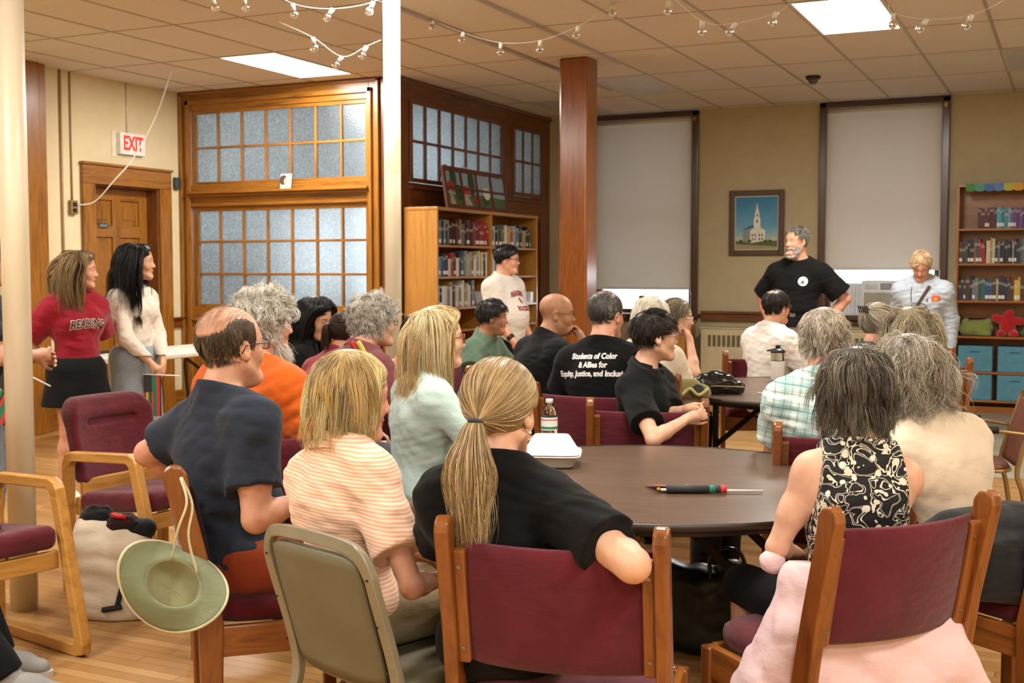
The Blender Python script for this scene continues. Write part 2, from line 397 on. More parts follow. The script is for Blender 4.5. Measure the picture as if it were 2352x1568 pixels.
# dark partition, plane x=-5.80 facing +x, y 9.72..13.28
e = struct(empty('window_2', loc=(-5.80, 0, 0)))
D2 = [(-.12, .02)]
def dbox(y0, y1, z0, z1, x0=-.12, x1=.02): return (x0, x1, y0, y1, z0, z1)
member('corner_casing', [(-.18, .02, 9.70, 9.90, 0, 3.283)], WT_D, e)
member('casing', [dbox(13.03, 13.28, 0, 3.283), dbox(11.95, 12.22, 2.30, 3.088), dbox(12.02, 12.14, 0, 2.3)], WT_D, e)
member('head_casing', [dbox(9.90, 13.03, 3.088, 3.283), dbox(9.70, 13.28, 3.24, 3.28, -.02, .05)], WT_Dy, e)
member('transom_rail', [dbox(9.90, 13.03, 2.02, 2.30), dbox(9.90, 13.03, 2.24, 2.27, 0, .06), dbox(9.90, 13.03, 2.05, 2.09, 0, .045)], WT_Dy, e)
member('lower_panel', [dbox(9.90, 10.0, 0, 2.02), dbox(9.9, 13.03, 0, 2.02, -.12, -.06)], WT_D, e)
sash(e, 9.93, 11.93, 2.325, 3.07, 7, 2, WT_D, WT_Dy, ax='y', w=.026)
sash(e, 12.24, 13.01, 2.325, 3.07, 3, 2, WT_D, WT_Dy, ax='y', w=.026)
# square wooden post with ceiling collar
b = MB(); b.box(-4.06, -3.80, 9.52, 9.78, 0, 3.283); tag(b.build('wooden_post', wood('post_wood', '#5E2F0A', '#8C4C16', 'z', rough=.22, coat=.7), bevel=.02), 'square orange stained wooden post from floor to ceiling', 'post')
# round cream columns
def column(x, y, r, label):
    b = MB(); b.lathe([(0, 0), (r * 1.0, 0), (r, 3.283), (0, 3.283)], 40, Matrix.Translation((x, y, 0)))
    t = NT('cream_column_paint'); n = t.noise(t.coord((1, 1, .35)), 5, 4); n3 = t.noise(t.coord((1, 1, .6)), 2.2, 3)
    c = t.ramp(n, [(.35, lin('#D6C8AA')), (.6, lin('#E4D8BE'))]); c = t.mix(t.math('MULTIPLY', t.math('GREATER_THAN', n3, .68), .3), c, lin('#B39A5A'))
    t.set(Base_Color=c, Roughness=.36)
    o = b.build('round_column', t.m, smooth=True); return tag(o, label, 'column')
column(-4.10, 3.69, .058, 'cream painted round column at the left edge of the photo, scuffed at its base')
column(-3.78 - .113, 6.52 - .055, .053, 'cream painted round column in the middle, beside the left glazed partition')
# left wall: door, casing, wainscot ------------------------
e = struct(empty('door_1', loc=(-8.40, 0, 0)))
member('casing', [(0, .04, 8.33, 8.485, 0, 2.274), (0, .04, 9.365, 9.53, 0, 2.274)], WT_Z, e)
member('head_casing', [(0, .04, 8.33, 9.53, 2.275, 2.45), (0, .06, 8.32, 9.54, 2.451, 2.475)], WT_Y, e)
member('jamb', [(-.2, .0, 8.485, 8.50, 0, 2.275), (-.2, 0, 9.35, 9.365, 0, 2.275), (-.2, 0, 8.5, 9.35, 2.26, 2.275)], WT_D, e)
b = MB()
b.box(-.19, -.15, 8.50, 9.35, 0, 2.26)
leaf = b.build('leaf', WT_Z, e)
b = MB()
for (y0, y1) in ((8.50, 8.61), (8.87, 8.98), (9.24, 9.35)): b.box(-.152, -.128, y0, y1, 0.002, 2.258)
b.build('stile', WT_Z, leaf, bevel=.006)
b = MB()
for (z0, z1) in ((0, .24), (.92, 1.06), (1.78, 1.9), (2.14, 2.26)): b.box(-.151, -.129, 8.501, 9.349, z0, z1)
b.build('cross_rail', WT_Y, leaf, bevel=.006)
b = MB()
for (y0, y1) in ((8.66, 8.82), (9.03, 9.19)):
    for (z0, z1) in ((.29, .87), (1.11, 1.73), (1.95, 2.09)): b.box(-.152, -.142, y0, y1, z0, z1)
b.build('raised_panel', WT_Z, leaf, bevel=.008)
b = MB(); b.lathe([(0, 0), (.012, 0), (.012, .03), (.028, .045), (.03, .06), (.015, .075), (0, .077)], 16, Matrix.Translation((-.13, 9.28, 1.0)) @ Matrix.Rotation(math.pi / 2, 4, 'Y')); b.build('door_knob', BRASS, leaf, smooth=True)
b = MB(); b.box(-8.53, -8.522, 8.68, 8.80, 1.865, 1.915); pl = tag(b.build('name_plaque', plain('dark_plaque', '#3E4A44', .4)), 'small dark name plaque on the wooden door', 'plaque')
tm = text_mesh('OFFICE', .03); o = link('lettering', tm, plain('plaque_letters', '#C9D2C4', .5), pl); o.matrix_world = Matrix.Translation((-8.521, 8.74, 1.89)) @ Euler((math.pi / 2, 0, math.pi / 2)).to_matrix().to_4x4()
# other wooden upright and wall trims on left wall
b = MB(); b.box(-8.4, -8.3, 7.45, 7.85, 0, 3.283); b.box(-8.4, -8.27, 7.55, 7.75, 0, 3.283); struct(b.build('trim_3', WT_Z, bevel=.008))
b = MB(); b.box(-8.4, -8.36, 7.85, 8.33, .0, .22); b.box(-8.4, -8.36, 9.53, 9.72, 0, .22); b.box(-8.4, -8.365, -3, 7.45, 0, .22)
struct(b.build('baseboard_left', WT_Y, bevel=.006))
b = MB(); b.box(-8.4, -8.37, 9.53, 9.71, .87, .97); b.box(-8.4, -8.35, 9.53, 9.71, .95, .975); b.box(-8.4, -8.37, -3, 7.45, .87, .97); struct(b.build('trim_4', WT_Dy, bevel=.005))
b = MB(); b.box(-8.4, -8.365, 7.85, 8.33, .87, .97); struct(b.build('trim_5', WT_Dy, bevel=.005))
b = MB(); b.box(-5.8, -5.26, 13.25, 13.28, 0, .18); b.box(-3.9, -3.86, 13.25, 13.28, 0, .18); b.box(-1.1, 2.6, 13.25, 13.28, 0, .18); struct(b.build('baseboard_back', WT_Dx, bevel=.005))
b = MB(); b.box(-5.78, -5.3, 13.24, 13.28, .88, .98); b.box(-3.86, -2.62, 13.22, 13.28, .88, .96); b.box(-3.86, -2.62, 13.19, 13.28, .96, .99); b.box(-1.13, 2.6, 13.22, 13.28, .88, .96); b.box(-1.13, 2.6, 13.19, 13.28, .96, .99); struct(b.build('trim_6', WT_Dx, bevel=.006))
# conduits and pull cord
b = MB(); b.tube([(-8.388, 8.10, 3.28), (-8.388, 8.10, .9)], .012, 10); tag(b.build('wall_conduit', plain('tan_paint', '#A8895A', .5), smooth=True), 'thin tan pipe running down the cream wall left of the door', 'pipe')
b = MB(); b.tube([(-8.39, 8.22, 3.28), (-8.39, 8.22, 2.1)], .008, 8); tag(b.build('wall_conduit', plain('tan_paint'  , '#A8895A', .5), smooth=True), 'slim wire channel dropping from the ceiling to the outlet box', 'pipe')
b = MB(); b.tube([(-8.39, 8.945, 3.28), (-8.39, 8.945, 2.79)], .008, 8); tag(b.build('wall_conduit', CREAM_POLE, smooth=True), 'cream wire channel above the exit sign', 'pipe')
e = empty('outlet_box', 'brass coloured electrical outlet box beside the door casing', 'outlet', (-8.4, 8.22, 2.04))
b = MB(); b.box(0, .04, -.042, .042, -.065, .065); b.build('box', plain('aged_brass', '#8E7A4A', .45, .4), e, bevel=.006)
b = MB(); b.box(.04, .046, -.02, .02, .01, .045); b.box(.04, .046, -.02, .02, -.045, -.01); b.build('socket', BLACK_PL, e)
pts = spline([(-8.355, 8.25, 2.06), (-8.25, 8.36, 2.10), (-8.1, 8.46, 2.30), (-8.02, 8.63, 2.52), (-7.85, 8.74, 2.90), (-7.466, 8.541, 3.28)], 8)
b = MB(); b.tube(pts, .006, 6); tag(b.build('hanging_cord', WHITE_PL, smooth=True), 'white electric cord sagging from the ceiling to the outlet box', 'cord')
# exit sign
e = empty('exit_sign', 'white exit sign with red letters above the door', 'sign', (-8.4, 8.97, 2.68))
b = MB(); b.box(0, .008, -.23, .17, -.125, .12); b.build('back_plate', plain('sign_plate', '#E6DEC4', .5), e)
b = MB(); b.box(.008, .06, -.17, .17, -.10, .11); b.build('housing', plain('sign_white', '#EDEDEA', .4), e, bevel=.006)
tm = text_mesh('EXIT', .19, .001, .006); o = link('lettering', tm, emit('exit_red', '#F0392B', .55), e); o.matrix_parent_inverse.identity()
o.location = (.0615, 0, .004); o.rotation_euler = (math.pi / 2, 0, math.pi / 2); o.scale = (.68, 1.0, 1)
b = MB(); b.box(-.01, .035, -.035, .035, -.06, .06); o = b.build('wall_speaker', plain('slate_plastic', '#3C4246', .5), bevel=.01); o.location = (-8.385, 9.62, 2.35); tag(o, 'small dark grey box on the wall beside the door head', 'speaker box')
b = MB(); b.box(-8.522, -8.518, 8.70, 8.86, 1.05, 1.19); pn = tag(b.build('paper_notice', plain('white_paper', '#ECEAE4', .8)), 'white paper notice taped to the wooden door', 'notice')
for q in range(4):
    b = MB(); b.box(-8.5178, -8.5172, 8.72, 8.72 + (.11, .12, .08, .1)[q], 1.155 - q * .025, 1.162 - q * .025); b.build('line', plain('ink', '#5A6A78', .8), pn)
# postcard on the ledge
e = empty('postcard', 'small portrait card leaning on the ledge of the left glazed partition', 'card', (-7.04, 9.655, 2.262))
b = MB(); b.box(-.065, .065, 0, .003, 0, .145, Matrix.Rotation(math.radians(-8), 4, 'X')); b.build('card', plain('card_paper', '#E9DED2', .6), e)
b = MB(); M_ = Matrix.Rotation(math.radians(-8), 4, 'X'); b.add([M_ @ Vector((-.03 + .045 * math.cos(a), -.0006, .085 + .05 * math.sin(a))) for a in np.linspace(0, 2 * math.pi, 15)[:-1]], [tuple(range(14))]); b.build('printed_hair', plain('card_dark', '#4A3A34', .6), e)
b = MB(); b.add([M_ @ Vector((.008 + .030 * math.cos(a), -.0012, .072 + .038 * math.sin(a))) for a in np.linspace(0, 2 * math.pi, 15)[:-1]], [tuple(range(14))]); b.build('printed_face', plain('card_peach', '#D8A890', .6), e)
# windows on back wall -------------------------------------
SHADE = None
def shade_mat():
    t = NT('roller_shade_fabric'); n = t.noise(t.coord(), 300, 2); n2 = t.noise(t.coord((1, 1, .3)), 1.2, 3)
    c = t.ramp(n2, [(.3, lin('#D6D2CA')), (.7, lin('#DEDBD4'))]); d = t.mix(t.math('MULTIPLY', n, .15), c, lin('#9A9488'))
    df = t.node('ShaderNodeBsdfDiffuse'); tr = t.node('ShaderNodeBsdfTranslucent'); t.link(d, df.inputs[0]); tr.inputs[0].default_value = (.82, .80, .76, 1)
    mx = t.node('ShaderNodeMixShader'); mx.inputs[0].default_value = .12; t.link(df.outputs[0], mx.inputs[1]); t.link(tr.outputs[0], mx.inputs[2]); t.link(mx.outputs[0], t.out.inputs[0]); return t.m
SHADE = shade_mat()
WGLASS = NT('window_glass'); tp = WGLASS.node('ShaderNodeBsdfTransparent'); gg = WGLASS.node('ShaderNodeBsdfGlossy'); gg.inputs['Roughness'].default_value = .05
mx = WGLASS.node('ShaderNodeMixShader'); mx.inputs[0].default_value = .06; WGLASS.link(tp.outputs[0], mx.inputs[1]); WGLASS.link(gg.outputs[0], mx.inputs[2]); WGLASS.link(mx.outputs[0], WGLASS.out.inputs[0]); WGLASS = WGLASS.m
DTZ = wood('walnut_window_trim', '#2E170C', '#54301A', 'z', rough=.3); DTX = wood('walnut_window_trim_x', '#2E170C', '#54301A', 'x', rough=.3)
def window(idx, x0, x1, shade_z, lab):
    e = struct(empty('window_%d' % idx, loc=(0, 13.28, 0)))
    member('casing', [(x0, x0 + .075, -.05, .2, .93, 3.27), (x1 - .075, x1, -.05, .2, .93, 3.27)], DTZ, e, .008)
    member('head_casing', [(x0, x1, -.05, .2, 3.215, 3.27)], DTX, e, .008)
    member('sill', [(x0 - .03, x1 + .03, -.10, .2, .91, .95), (x0, x1, -.06, 0, .86, .91)], DTX, e, .008)
    member('sash', [(x0 + .075, x0 + .14, .08, .13, .95, 3.2), (x1 - .14, x1 - .075, .08, .13, .95, 3.2), (x0 + .07, x1 - .07, .08, .13, 2.05, 2.10), (x0 + .07, x1 - .07, .08, .13, .95, 1.0)], DTZ, e, .004)
    b = MB(); b.box(x0 + .07, x1 - .07, .10, .104, .95, 3.2); b.build('pane', WGLASS, e)
    s = empty('roller_shade', lab, 'window shade', (0, 13.28, 0))
    b = MB(); b.box(x0 + .055, x1 - .03, .0, .0015, shade_z, 3.215); b.build('fabric', SHADE, s)
    b = MB(); b.tube([(x0 + .05, .0, 3.185), (x1 - .03, .0, 3.185)], .022, 12); b.build('roller', SHADE, s, smooth=True)
    b = MB(); b.box(x0 + .055, x1 - .03, -.006, .008, shade_z - .008, shade_z + .02); b.build('hem_bar', SHADE, s, bevel=.003)
    b = MB(); b.box(x1 - .06, x1 - .03, -.06, -.02, 3.16, 3.2); b.build('bracket', BRASS, s)
window(3, *W1, 1.235, 'white roller shade drawn on the window beside the wooden post')
window(4, *W2, 1.465, 'white roller shade over the window with the air conditioner')
# air conditioner in window 4
e = empty('air_conditioner', 'white window air conditioner under the right roller shade', 'air conditioner', (-2.48, 13.28, .95))
ACW = plain('ac_white', '#DDE2E6', .45)
b = MB(); b.box(.06, .42, .02, .05, .01, .37); 
for k in range(9): b.box(.07 + k * .04, .085 + k * .04, .005, .03, .02, .36)
b.build('side_panel', ACW, e, bevel=.003)
b = MB(); b.box(1.06, 1.18, .02, .05, .01, .37); b.build('side_panel', ACW, e, bevel=.003)
b = MB(); b.box(.42, 1.06, -.18, .25, .015, .40); b.build('housing', ACW, e, bevel=.015)
b = MB(); b.box(.45, 1.03, -.192, -.178, .05, .27)
for k in range(18): b.box(.455, 1.025, -.196, -.19, .056 + k * .0118, .062 + k * .0118)
b.build('intake_grille', plain('ac_grille', '#A8A598', .6), e)
b = MB()
for k in range(3): b.box(.62 + k * .135, .73 + k * .135, -.188, -.176, .305, .365)
b.build('outlet_vent', plain('ac_dark', '#4A5058', .6), e)
b = MB()
for k in range(3):
    for q in range(3): b.box(.625 + k * .135, .725 + k * .135, -.193, -.187, .315 + q * .017, .321 + q * .017)
b.build('louvre', ACW, e)
b = MB(); b.box(.46, .59, -.188, -.178, .31, .36); b.build('control_panel', plain('ac_panel', '#C2CBD6', .4), e)
# convector heaters
def convector(x0, x1, lab):
    e = empty('convector_heater', lab, 'heater', (x0, 13.0, 0)); w = x1 - x0
    RD = plain('convector_enamel', '#C9BE97', .45)
    b = MB(); b.box(0, w, 0, .26, .08, .80); b.build('cabinet', RD, e, bevel=.012)
    b = MB(); b.box(-.01, w + .01, -.012, .27, .80, .815); b.build('top', RD, e, bevel=.004)
    b = MB(); n = int((w - .12) / .055); s0 = (w - n * .055) / 2
    for k in range(n): b.box(s0 + k * .055, s0 + k * .055 + .036, -.003, .006, .60, .73)
    b.build('vent', plain('vent_dark', '#6A6146', .8), e)
    b = MB(); b.box(.03, w - .03, .02, .24, 0, .08); b.build('foot', plain('vent_dark', '#6A6146', .8), e)
convector(-3.80, -2.58, 'cream convector heater under the church painting')
convector(-2.45, -1.14, 'cream convector heater under the air conditioner window')
# painting of a church
e = empty('framed_painting', 'framed painting of a white church with a steeple against a blue sky', 'painting', (-3.24, 13.28, 1.985))
FRM = plain('frame_brown_wood', '#4E3820', .4)
b = MB()
for x in ((-.31, -.25, -.365, .365), (.25, .31, -.365, .365)): b.box(x[0], x[1], -.04, 0, x[2], x[3])
for z in ((-.365, -.305), (.305, .365)): b.box(-.25, .25, -.04, 0, z[0], z[1])
b.build('frame', FRM, e, bevel=.008)
b = MB(); b.box(-.25, .25, -.02, -.01, -.305, .305); b.build('liner', plain('frame_liner', '#C8C0A8', .6), e)
t = NT('painted_sky'); v = t.coord(); s_ = t.sep(v); n = t.noise(v, 7, 4)
hz = t.math('ADD', t.math('MULTIPLY', s_[2], 1.6), t.math('MULTIPLY', n, .35))
t.set(Base_Color=t.ramp(t.math('ADD', hz, .3), [(.1, lin('#A9C4CC')), (.45, lin('#5FA0C4')), (.9, lin('#2F7FB0'))]), Roughness=.6)
b = MB(); b.box(-.235, .235, -.024, -.02, -.29, .29); b.build('sky_canvas', t.m, e)
def flat(name, polys, col, par, y=-.0255, th=.0008, mat=None):
    b = MB()
    for p in polys: b.prism(p, th, Matrix.Translation((0, y, 0)))
    return b.build(name, mat or plain('paint_' + col.strip('#'), col, .7), par)
flat('lawn', [[(-.235, -.29), (.235, -.29), (.235, -.195), (-.235, -.20)]], '#5E6A35', e, -.0250)
flat('path', [[(-.235, -.29), (.235, -.29), (.235, -.265), (-.235, -.235)]], '#A89A78', e, -.0256)
flat('church_side', [[(-.15, -.21), (-.06, -.22), (-.06, -.06), (-.15, -.09)]], '#8E9A98', e, -.0258)
flat('church_front', [[(-.07, -.225), (.10, -.20), (.10, -.085), (.015, -.03), (-.07, -.085)]], '#E6E6DA', e, -.0262)
flat('far_house', [[(-.235, -.2), (-.16, -.2), (-.16, -.15), (-.235, -.15)]], '#B9BEB0', e, -.0254); flat('far_house', [[(.12, -.2), (.235, -.2), (.235, -.16), (.12, -.155)]], '#B9BEB0', e, -.0254)
flat('church_roof', [[(-.16, -.085), (-.06, -.05), (.015, -.035), (-.02, -.02), (-.12, -.055)]], '#3A4448', e, -.0266)
flat('steeple', [[(-.03, -.05), (.045, -.05), (.045, .055), (-.03, .055)], [(-.018, .055), (.033, .055), (.033, .12), (-.018, .12)], [(-.008, .12), (.023, .12), (.023, .155), (-.008, .155)], [(-.004, .155), (.019, .155), (.0075, .225)]], '#E9E8DC', e, -.0270)
for q_ in [[(x, z), (x + .013, z), (x + .013, z + .028), (x, z + .028)] for x in (-.05, -.02, .03, .06) for z in (-.15, -.195)] + [[(0, .0), (.016, .0), (.016, .035), (0, .035)], [(.0, .075), (.015, .075), (.015, .1), (0, .1)]]: flat('church_window', [q_], '#39444A', e, -.0274)
for x in (-.2, -.1, .08, .13): flat('shrub', [[(x, -.215), (x + .05, -.215), (x + .04, -.19), (x + .015, -.185)]], '#3E4A2C', e, -.0278)
# smoke dome on ceiling
e = empty('ceiling_dome', 'small black dome detector on the ceiling tile near the right window', 'detector', (-2.27, 11.42, 3.283))
b = MB(); b.lathe([(0, 0), (.07, 0), (.068, -.028), (.045, -.035), (0, -.035)], 24); b.build('base', BLACK_PL, e, smooth=True)
b = MB(); b.lathe([(.048, -.03), (.044, -.055), (.025, -.075), (0, -.08)], 24); b.build('dome', plain('dome_smoke', '#5A5450', .2), e, smooth=True)
def W_at(px, depth):
    ya = math.radians(25.336); pi_ = math.radians(3.542)
    F = np.array([-math.sin(ya) * math.cos(pi_), math.cos(ya) * math.cos(pi_)]); R = np.array([math.cos(ya), math.sin(ya)])
    q = F * depth + R * (px - 1176) / 2723.0 * depth; return float(q[0]), float(q[1])
def Rz(x, y, deg): a = math.radians(deg); return x * math.cos(a) - y * math.sin(a), x * math.sin(a) + y * math.cos(a)
# ------------------------------------------------------------------ organic shapes: distance fields meshed with surface nets
class Field:
    def __init__(s, lo, hi, h):
        s.h = h; s.lo = np.array(lo, np.float32); n = np.ceil((np.array(hi) - s.lo) / h).astype(int) + 1
        s.F = np.full(n, .08, np.float32); s.n = n
        s.ax = [s.lo[i] + h * np.arange(n[i], dtype=np.float32) for i in range(3)]
    def blk(s, lo, hi, m):
        sl = []
        for i in range(3):
            a = int(max(0, math.floor((lo[i] - m - s.lo[i]) / s.h))); b = int(min(s.n[i], math.ceil((hi[i] + m - s.lo[i]) / s.h) + 1))
            if b <= a: return None, None
            sl.append(slice(a, b))
        P = np.meshgrid(s.ax[0][sl[0]], s.ax[1][sl[1]], s.ax[2][sl[2]], indexing='ij')
        return tuple(sl), np.stack(P, -1)
    def comb(s, sl, d, k, op):
        A = s.F[sl]
        if op == 'u':
            h = np.clip(.5 + .5 * (A - d) / k, 0, 1); s.F[sl] = A * (1 - h) + d * h - k * h * (1 - h)
        elif op == 's':
            d = -d; h = np.clip(.5 - .5 * (A - d) / k, 0, 1); s.F[sl] = A * (1 - h) + d * h + k * h * (1 - h)
    def cone(s, a, b, ra, rb, k=.02, op='u', m=.05, flat=None):
        a = np.asarray(a, np.float32); b = np.asarray(b, np.float32); R = max(ra, rb)
        sl, P = s.blk(np.minimum(a, b) - R, np.maximum(a, b) + R, m)
        if sl is None: return s
        ab = b - a; L2 = float(ab @ ab) + 1e-9; t = np.clip(((P - a) @ ab) / L2, 0, 1)
        d = np.linalg.norm(P - a - t[..., None] * ab, axis=-1) - (ra + (rb - ra) * t); s.comb(sl, d, k, op); return s
    def ell(s, c, r, R=None, k=.02, op='u', m=.05):
        c = np.asarray(c, np.float32); r = np.asarray(r, np.float32); e = float(max(r))
        ex = np.array([e] * 3) if R is not None else r
        sl, P = s.blk(c - ex, c + ex, m)
        if sl is None: return s
        q = P - c
        if R is not None: q = q @ np.asarray(R, np.float32)
        k0 = np.linalg.norm(q / r, axis=-1); k1 = np.linalg.norm(q / (r * r), axis=-1) + 1e-6
        s.comb(sl, k0 * (k0 - 1) / k1, k, op); return s
    def capped(s, cones, p, n, k=.03):
        """union of cones cut by a plane, then merged"""
        lo = np.min([np.minimum(a, b) - max(ra, rb) for a, b, ra, rb in cones], 0); hi = np.max([np.maximum(a, b) + max(ra, rb) for a, b, ra, rb in cones], 0)
        sl, P = s.blk(lo, hi, .05)
        if sl is None: return s
        D = None
        for a, b, ra, rb in cones:
            ab = (b - a).astype(np.float32); t = np.clip(((P - a) @ ab) / float(ab @ ab + 1e-9), 0, 1); d = np.linalg.norm(P - a - t[..., None] * ab, axis=-1) - (ra + (rb - ra) * t)
            if D is None: D = d
            else: h = np.clip(.5 + .5 * (D - d) / .02, 0, 1); D = D * (1 - h) + d * h - .02 * h * (1 - h)
        n = np.asarray(n, float); n = n / np.linalg.norm(n); D = np.maximum(D, (P - p) @ n); s.comb(sl, D.astype(np.float32), k, 'u'); return s
    def plane(s, p, n, off=0, k=.004, within=None):
        """keep the side where (x-p).n < off, optionally only within a sphere (c, r)"""
        n = np.asarray(n, np.float32); n = n / np.linalg.norm(n); p = np.asarray(p, np.float32)
        if within is not None:
            c, r = within; sl, P = s.blk(np.array(c) - r, np.array(c) + r, 0)
            if sl is None: return s
            d = (P - p) @ n - off; ins = np.linalg.norm(P - np.asarray(c, np.float32), axis=-1) < r
            A = s.F[sl]; B = np.maximum(A, d); s.F[sl] = np.where(ins, B, A)
        else:
            d = (s.ax[0][:, None, None] - p[0]) * n[0] + (s.ax[1][None, :, None] - p[1]) * n[1] + (s.ax[2][None, None, :] - p[2]) * n[2] - off
            s.F = np.maximum(s.F, d)
        return s
    def folds(s, amp, seed, freq=62, stretch=(1.15, 1.15, .75), n=12, ridge=.65):
        r = np.random.RandomState(seed); P = [a[:, None, None] if i == 0 else a[None, :, None] if i == 1 else a[None, None, :] for i, a in enumerate(s.ax)]
        near = np.abs(s.F) < .03; T = np.zeros_like(s.F)
        wx = .02 * np.sin(P[1] * 19 + P[2] * 13 + seed)
        for i in range(n):
            v = r.normal(size=3); v[2] = np.sign(v[2]) * (abs(v[2]) + .5); v /= np.linalg.norm(v); q = r.normal(size=3) * 9; v *= freq * (.35 + 1.0 * r.rand()) / np.array(stretch); ph = r.rand(2) * 6.28
            w = np.sin((P[0] + wx) * v[0] + (P[1] + wx) * v[1] + (P[2] + .4 * wx) * v[2] + ph[0])
            m = np.clip(.15 + np.sin(P[0] * q[0] + P[1] * q[1] + P[2] * q[2] + ph[1]), 0, 1)
            w = (1 - ridge) * w + ridge * (.6 - 1.6 * np.abs(w)); T = T + m * w
        s.F = np.where(near, s.F + amp * .8 * T / math.sqrt(n) * 1.5, s.F).astype(np.float32); return s
    def mesh(s):
        F = s.F; F = np.pad(F, 1, constant_values=.08); lo = s.lo - s.h
        S = F < 0
        nx, ny, nz = F.shape
        c = [S[i:nx - 1 + i, j:ny - 1 + j, k:nz - 1 + k] for i in (0, 1) for j in (0, 1) for k in (0, 1)]
        tot = sum(x.astype(np.int8) for x in c); act = (tot > 0) & (tot < 8)
        idx = np.argwhere(act)
        if len(idx) == 0: return np.zeros((0, 3)), np.zeros((0, 4), int)
        vid = np.full(act.shape, -1, np.int32); vid[tuple(idx.T)] = np.arange(len(idx))
        off = np.array([(i, j, k) for i in (0, 1) for j in (0, 1) for k in (0, 1)])
        V = np.stack([F[tuple((idx + o).T)] for o in off], 1)
        acc = np.zeros((len(idx), 3)); cnt = np.zeros(len(idx))
        for a in range(8):
            for ax in range(3):
                if off[a][ax] == 0:
                    b = a + (4, 2, 1)[ax]; va = V[:, a]; vb = V[:, b]; cr = (va < 0) != (vb < 0)
                    t = np.where(cr, va / np.where(cr, va - vb, 1), 0); p = off[a][None, :] + 0.0 * t[:, None]; p = np.repeat(off[a][None, :].astype(float), len(idx), 0); p[:, ax] += t
                    acc += p * cr[:, None]; cnt += cr
        verts = (idx + acc / cnt[:, None]) * s.h + lo
        Q = []
        for ax in range(3):
            sh = [slice(None)] * 3; sh2 = [slice(None)] * 3; sh[ax] = slice(0, -1); sh2[ax] = slice(1, None)
            A = S[tuple(sh)]; B = S[tuple(sh2)]
            for (u, w, flip) in ((A & ~B, None, False), (~A & B, None, True)):
                e = np.argwhere(u); o1, o2 = [i for i in range(3) if i != ax]
                e = e[(e[:, o1] > 0) & (e[:, o2] > 0) & (e[:, o1] < F.shape[o1] - 1) & (e[:, o2] < F.shape[o2] - 1)]
                if len(e) == 0: continue
                def g(d1, d2):
                    q = e.copy(); q[:, o1] += d1; q[:, o2] += d2; return vid[tuple(q.T)]
                quad = np.stack([g(-1, -1), g(0, -1), g(0, 0), g(-1, 0)], 1)
                f = flip ^ (ax == 1)
                Q.append(quad[:, ::-1] if f else quad)
        return verts, np.concatenate(Q)
def np_mesh(name, verts, faces, m, parent=None, smooth=True, mi=None, col=None):
    me = bpy.data.meshes.new(name); nv = len(verts); nf = len(faces); k = faces.shape[1]
    me.vertices.add(nv); me.vertices.foreach_set('co', np.asarray(verts, np.float32).ravel())
    me.loops.add(nf * k); me.loops.foreach_set('vertex_index', np.asarray(faces, np.int32).ravel())
    me.polygons.add(nf); me.polygons.foreach_set('loop_start', np.arange(0, nf * k, k, dtype=np.int32))
    try: me.polygons.foreach_set('loop_total', np.full(nf, k, np.int32))
    except Exception: pass
    if mi is not None: me.polygons.foreach_set('material_index', np.asarray(mi, np.int32))
    me.update(calc_edges=True)
    if col is not None:
        a = me.color_attributes.new('tint', 'FLOAT_COLOR', 'POINT'); a.data.foreach_set('color', np.asarray(col, np.float32).ravel())
    return link(name, me, m, parent, smooth)
def relax(v, f, it=2, lam=.5):
    for _ in range(it):
        acc = np.zeros_like(v); c = np.zeros(len(v)); k = f.shape[1]
        for i in range(k):
            a = f[:, i]; b = f[:, (i + 1) % k]
            np.add.at(acc, a, v[b]); np.add.at(acc, b, v[a]); np.add.at(c, a, 1); np.add.at(c, b, 1)
        v = v + lam * (acc / np.maximum(c, 1)[:, None] - v)
    return v

def rotm(yaw=0, pitch=0, roll=0):
    """yaw ccw about z, pitch>0 looks up, roll>0 tilts the head to its right"""
    y, p, r = map(math.radians, (yaw, pitch, roll))
    Rz = np.array([[math.cos(y), -math.sin(y), 0], [math.sin(y), math.cos(y), 0], [0, 0, 1]])
    Rx = np.array([[1, 0, 0], [0, math.cos(p), -math.sin(p)], [0, math.sin(p), math.cos(p)]])
    Ry = np.array([[math.cos(r), 0, math.sin(r)], [0, 1, 0], [-math.sin(r), 0, math.cos(r)]])
    return Rz @ Rx @ Ry
def ik(a, t, l1, l2, pole):
    a = np.array(a, float); t = np.array(t, float); d = t - a; L = np.linalg.norm(d); u = d / L
    if L > (l1 + l2) * .995: t = a + u * (l1 + l2) * .995; L = (l1 + l2) * .995
    x = (l1 * l1 - l2 * l2 + L * L) / (2 * L); hgt = math.sqrt(max(l1 * l1 - x * x, 0))
    p = np.array(pole, float); p = p - u * (p @ u); p /= np.linalg.norm(p) + 1e-9
    return a + u * x + p * hgt, t
SKINS = {}
def skin(name, col):
    if name in SKINS: return SKINS[name]
    t = NT('skin_' + name); c = lin(col); n = t.noise(t.coord(), 22, 5); n2 = t.noise(t.coord(), 160, 2)
    d = (c[0] * .9, c[1] * .78, c[2] * .74, 1); e = (min(1, c[0] * 1.04), min(1, c[1] * 1.05), min(1, c[2] * 1.06), 1)
    t.set(Base_Color=t.ramp(n, [(.3, d), (.7, e)]), Roughness=.52); t.b.inputs['Subsurface Weight'].default_value = .08
    t.b.inputs['Subsurface Radius'].default_value = (.02, .008, .004); t.b.inputs['Subsurface Scale'].default_value = .3
    t.bump(n2, .12, .001)
    lp = plain('lips_' + name, (c[0] * .78, c[1] * .5, c[2] * .5, 1), .45, var=.03)
    br = plain('brow_' + name, (c[0] * .35, c[1] * .3, c[2] * .28, 1), .8)
    SKINS[name] = [t.m, lp, br]; return SKINS[name]
HAIRM = None
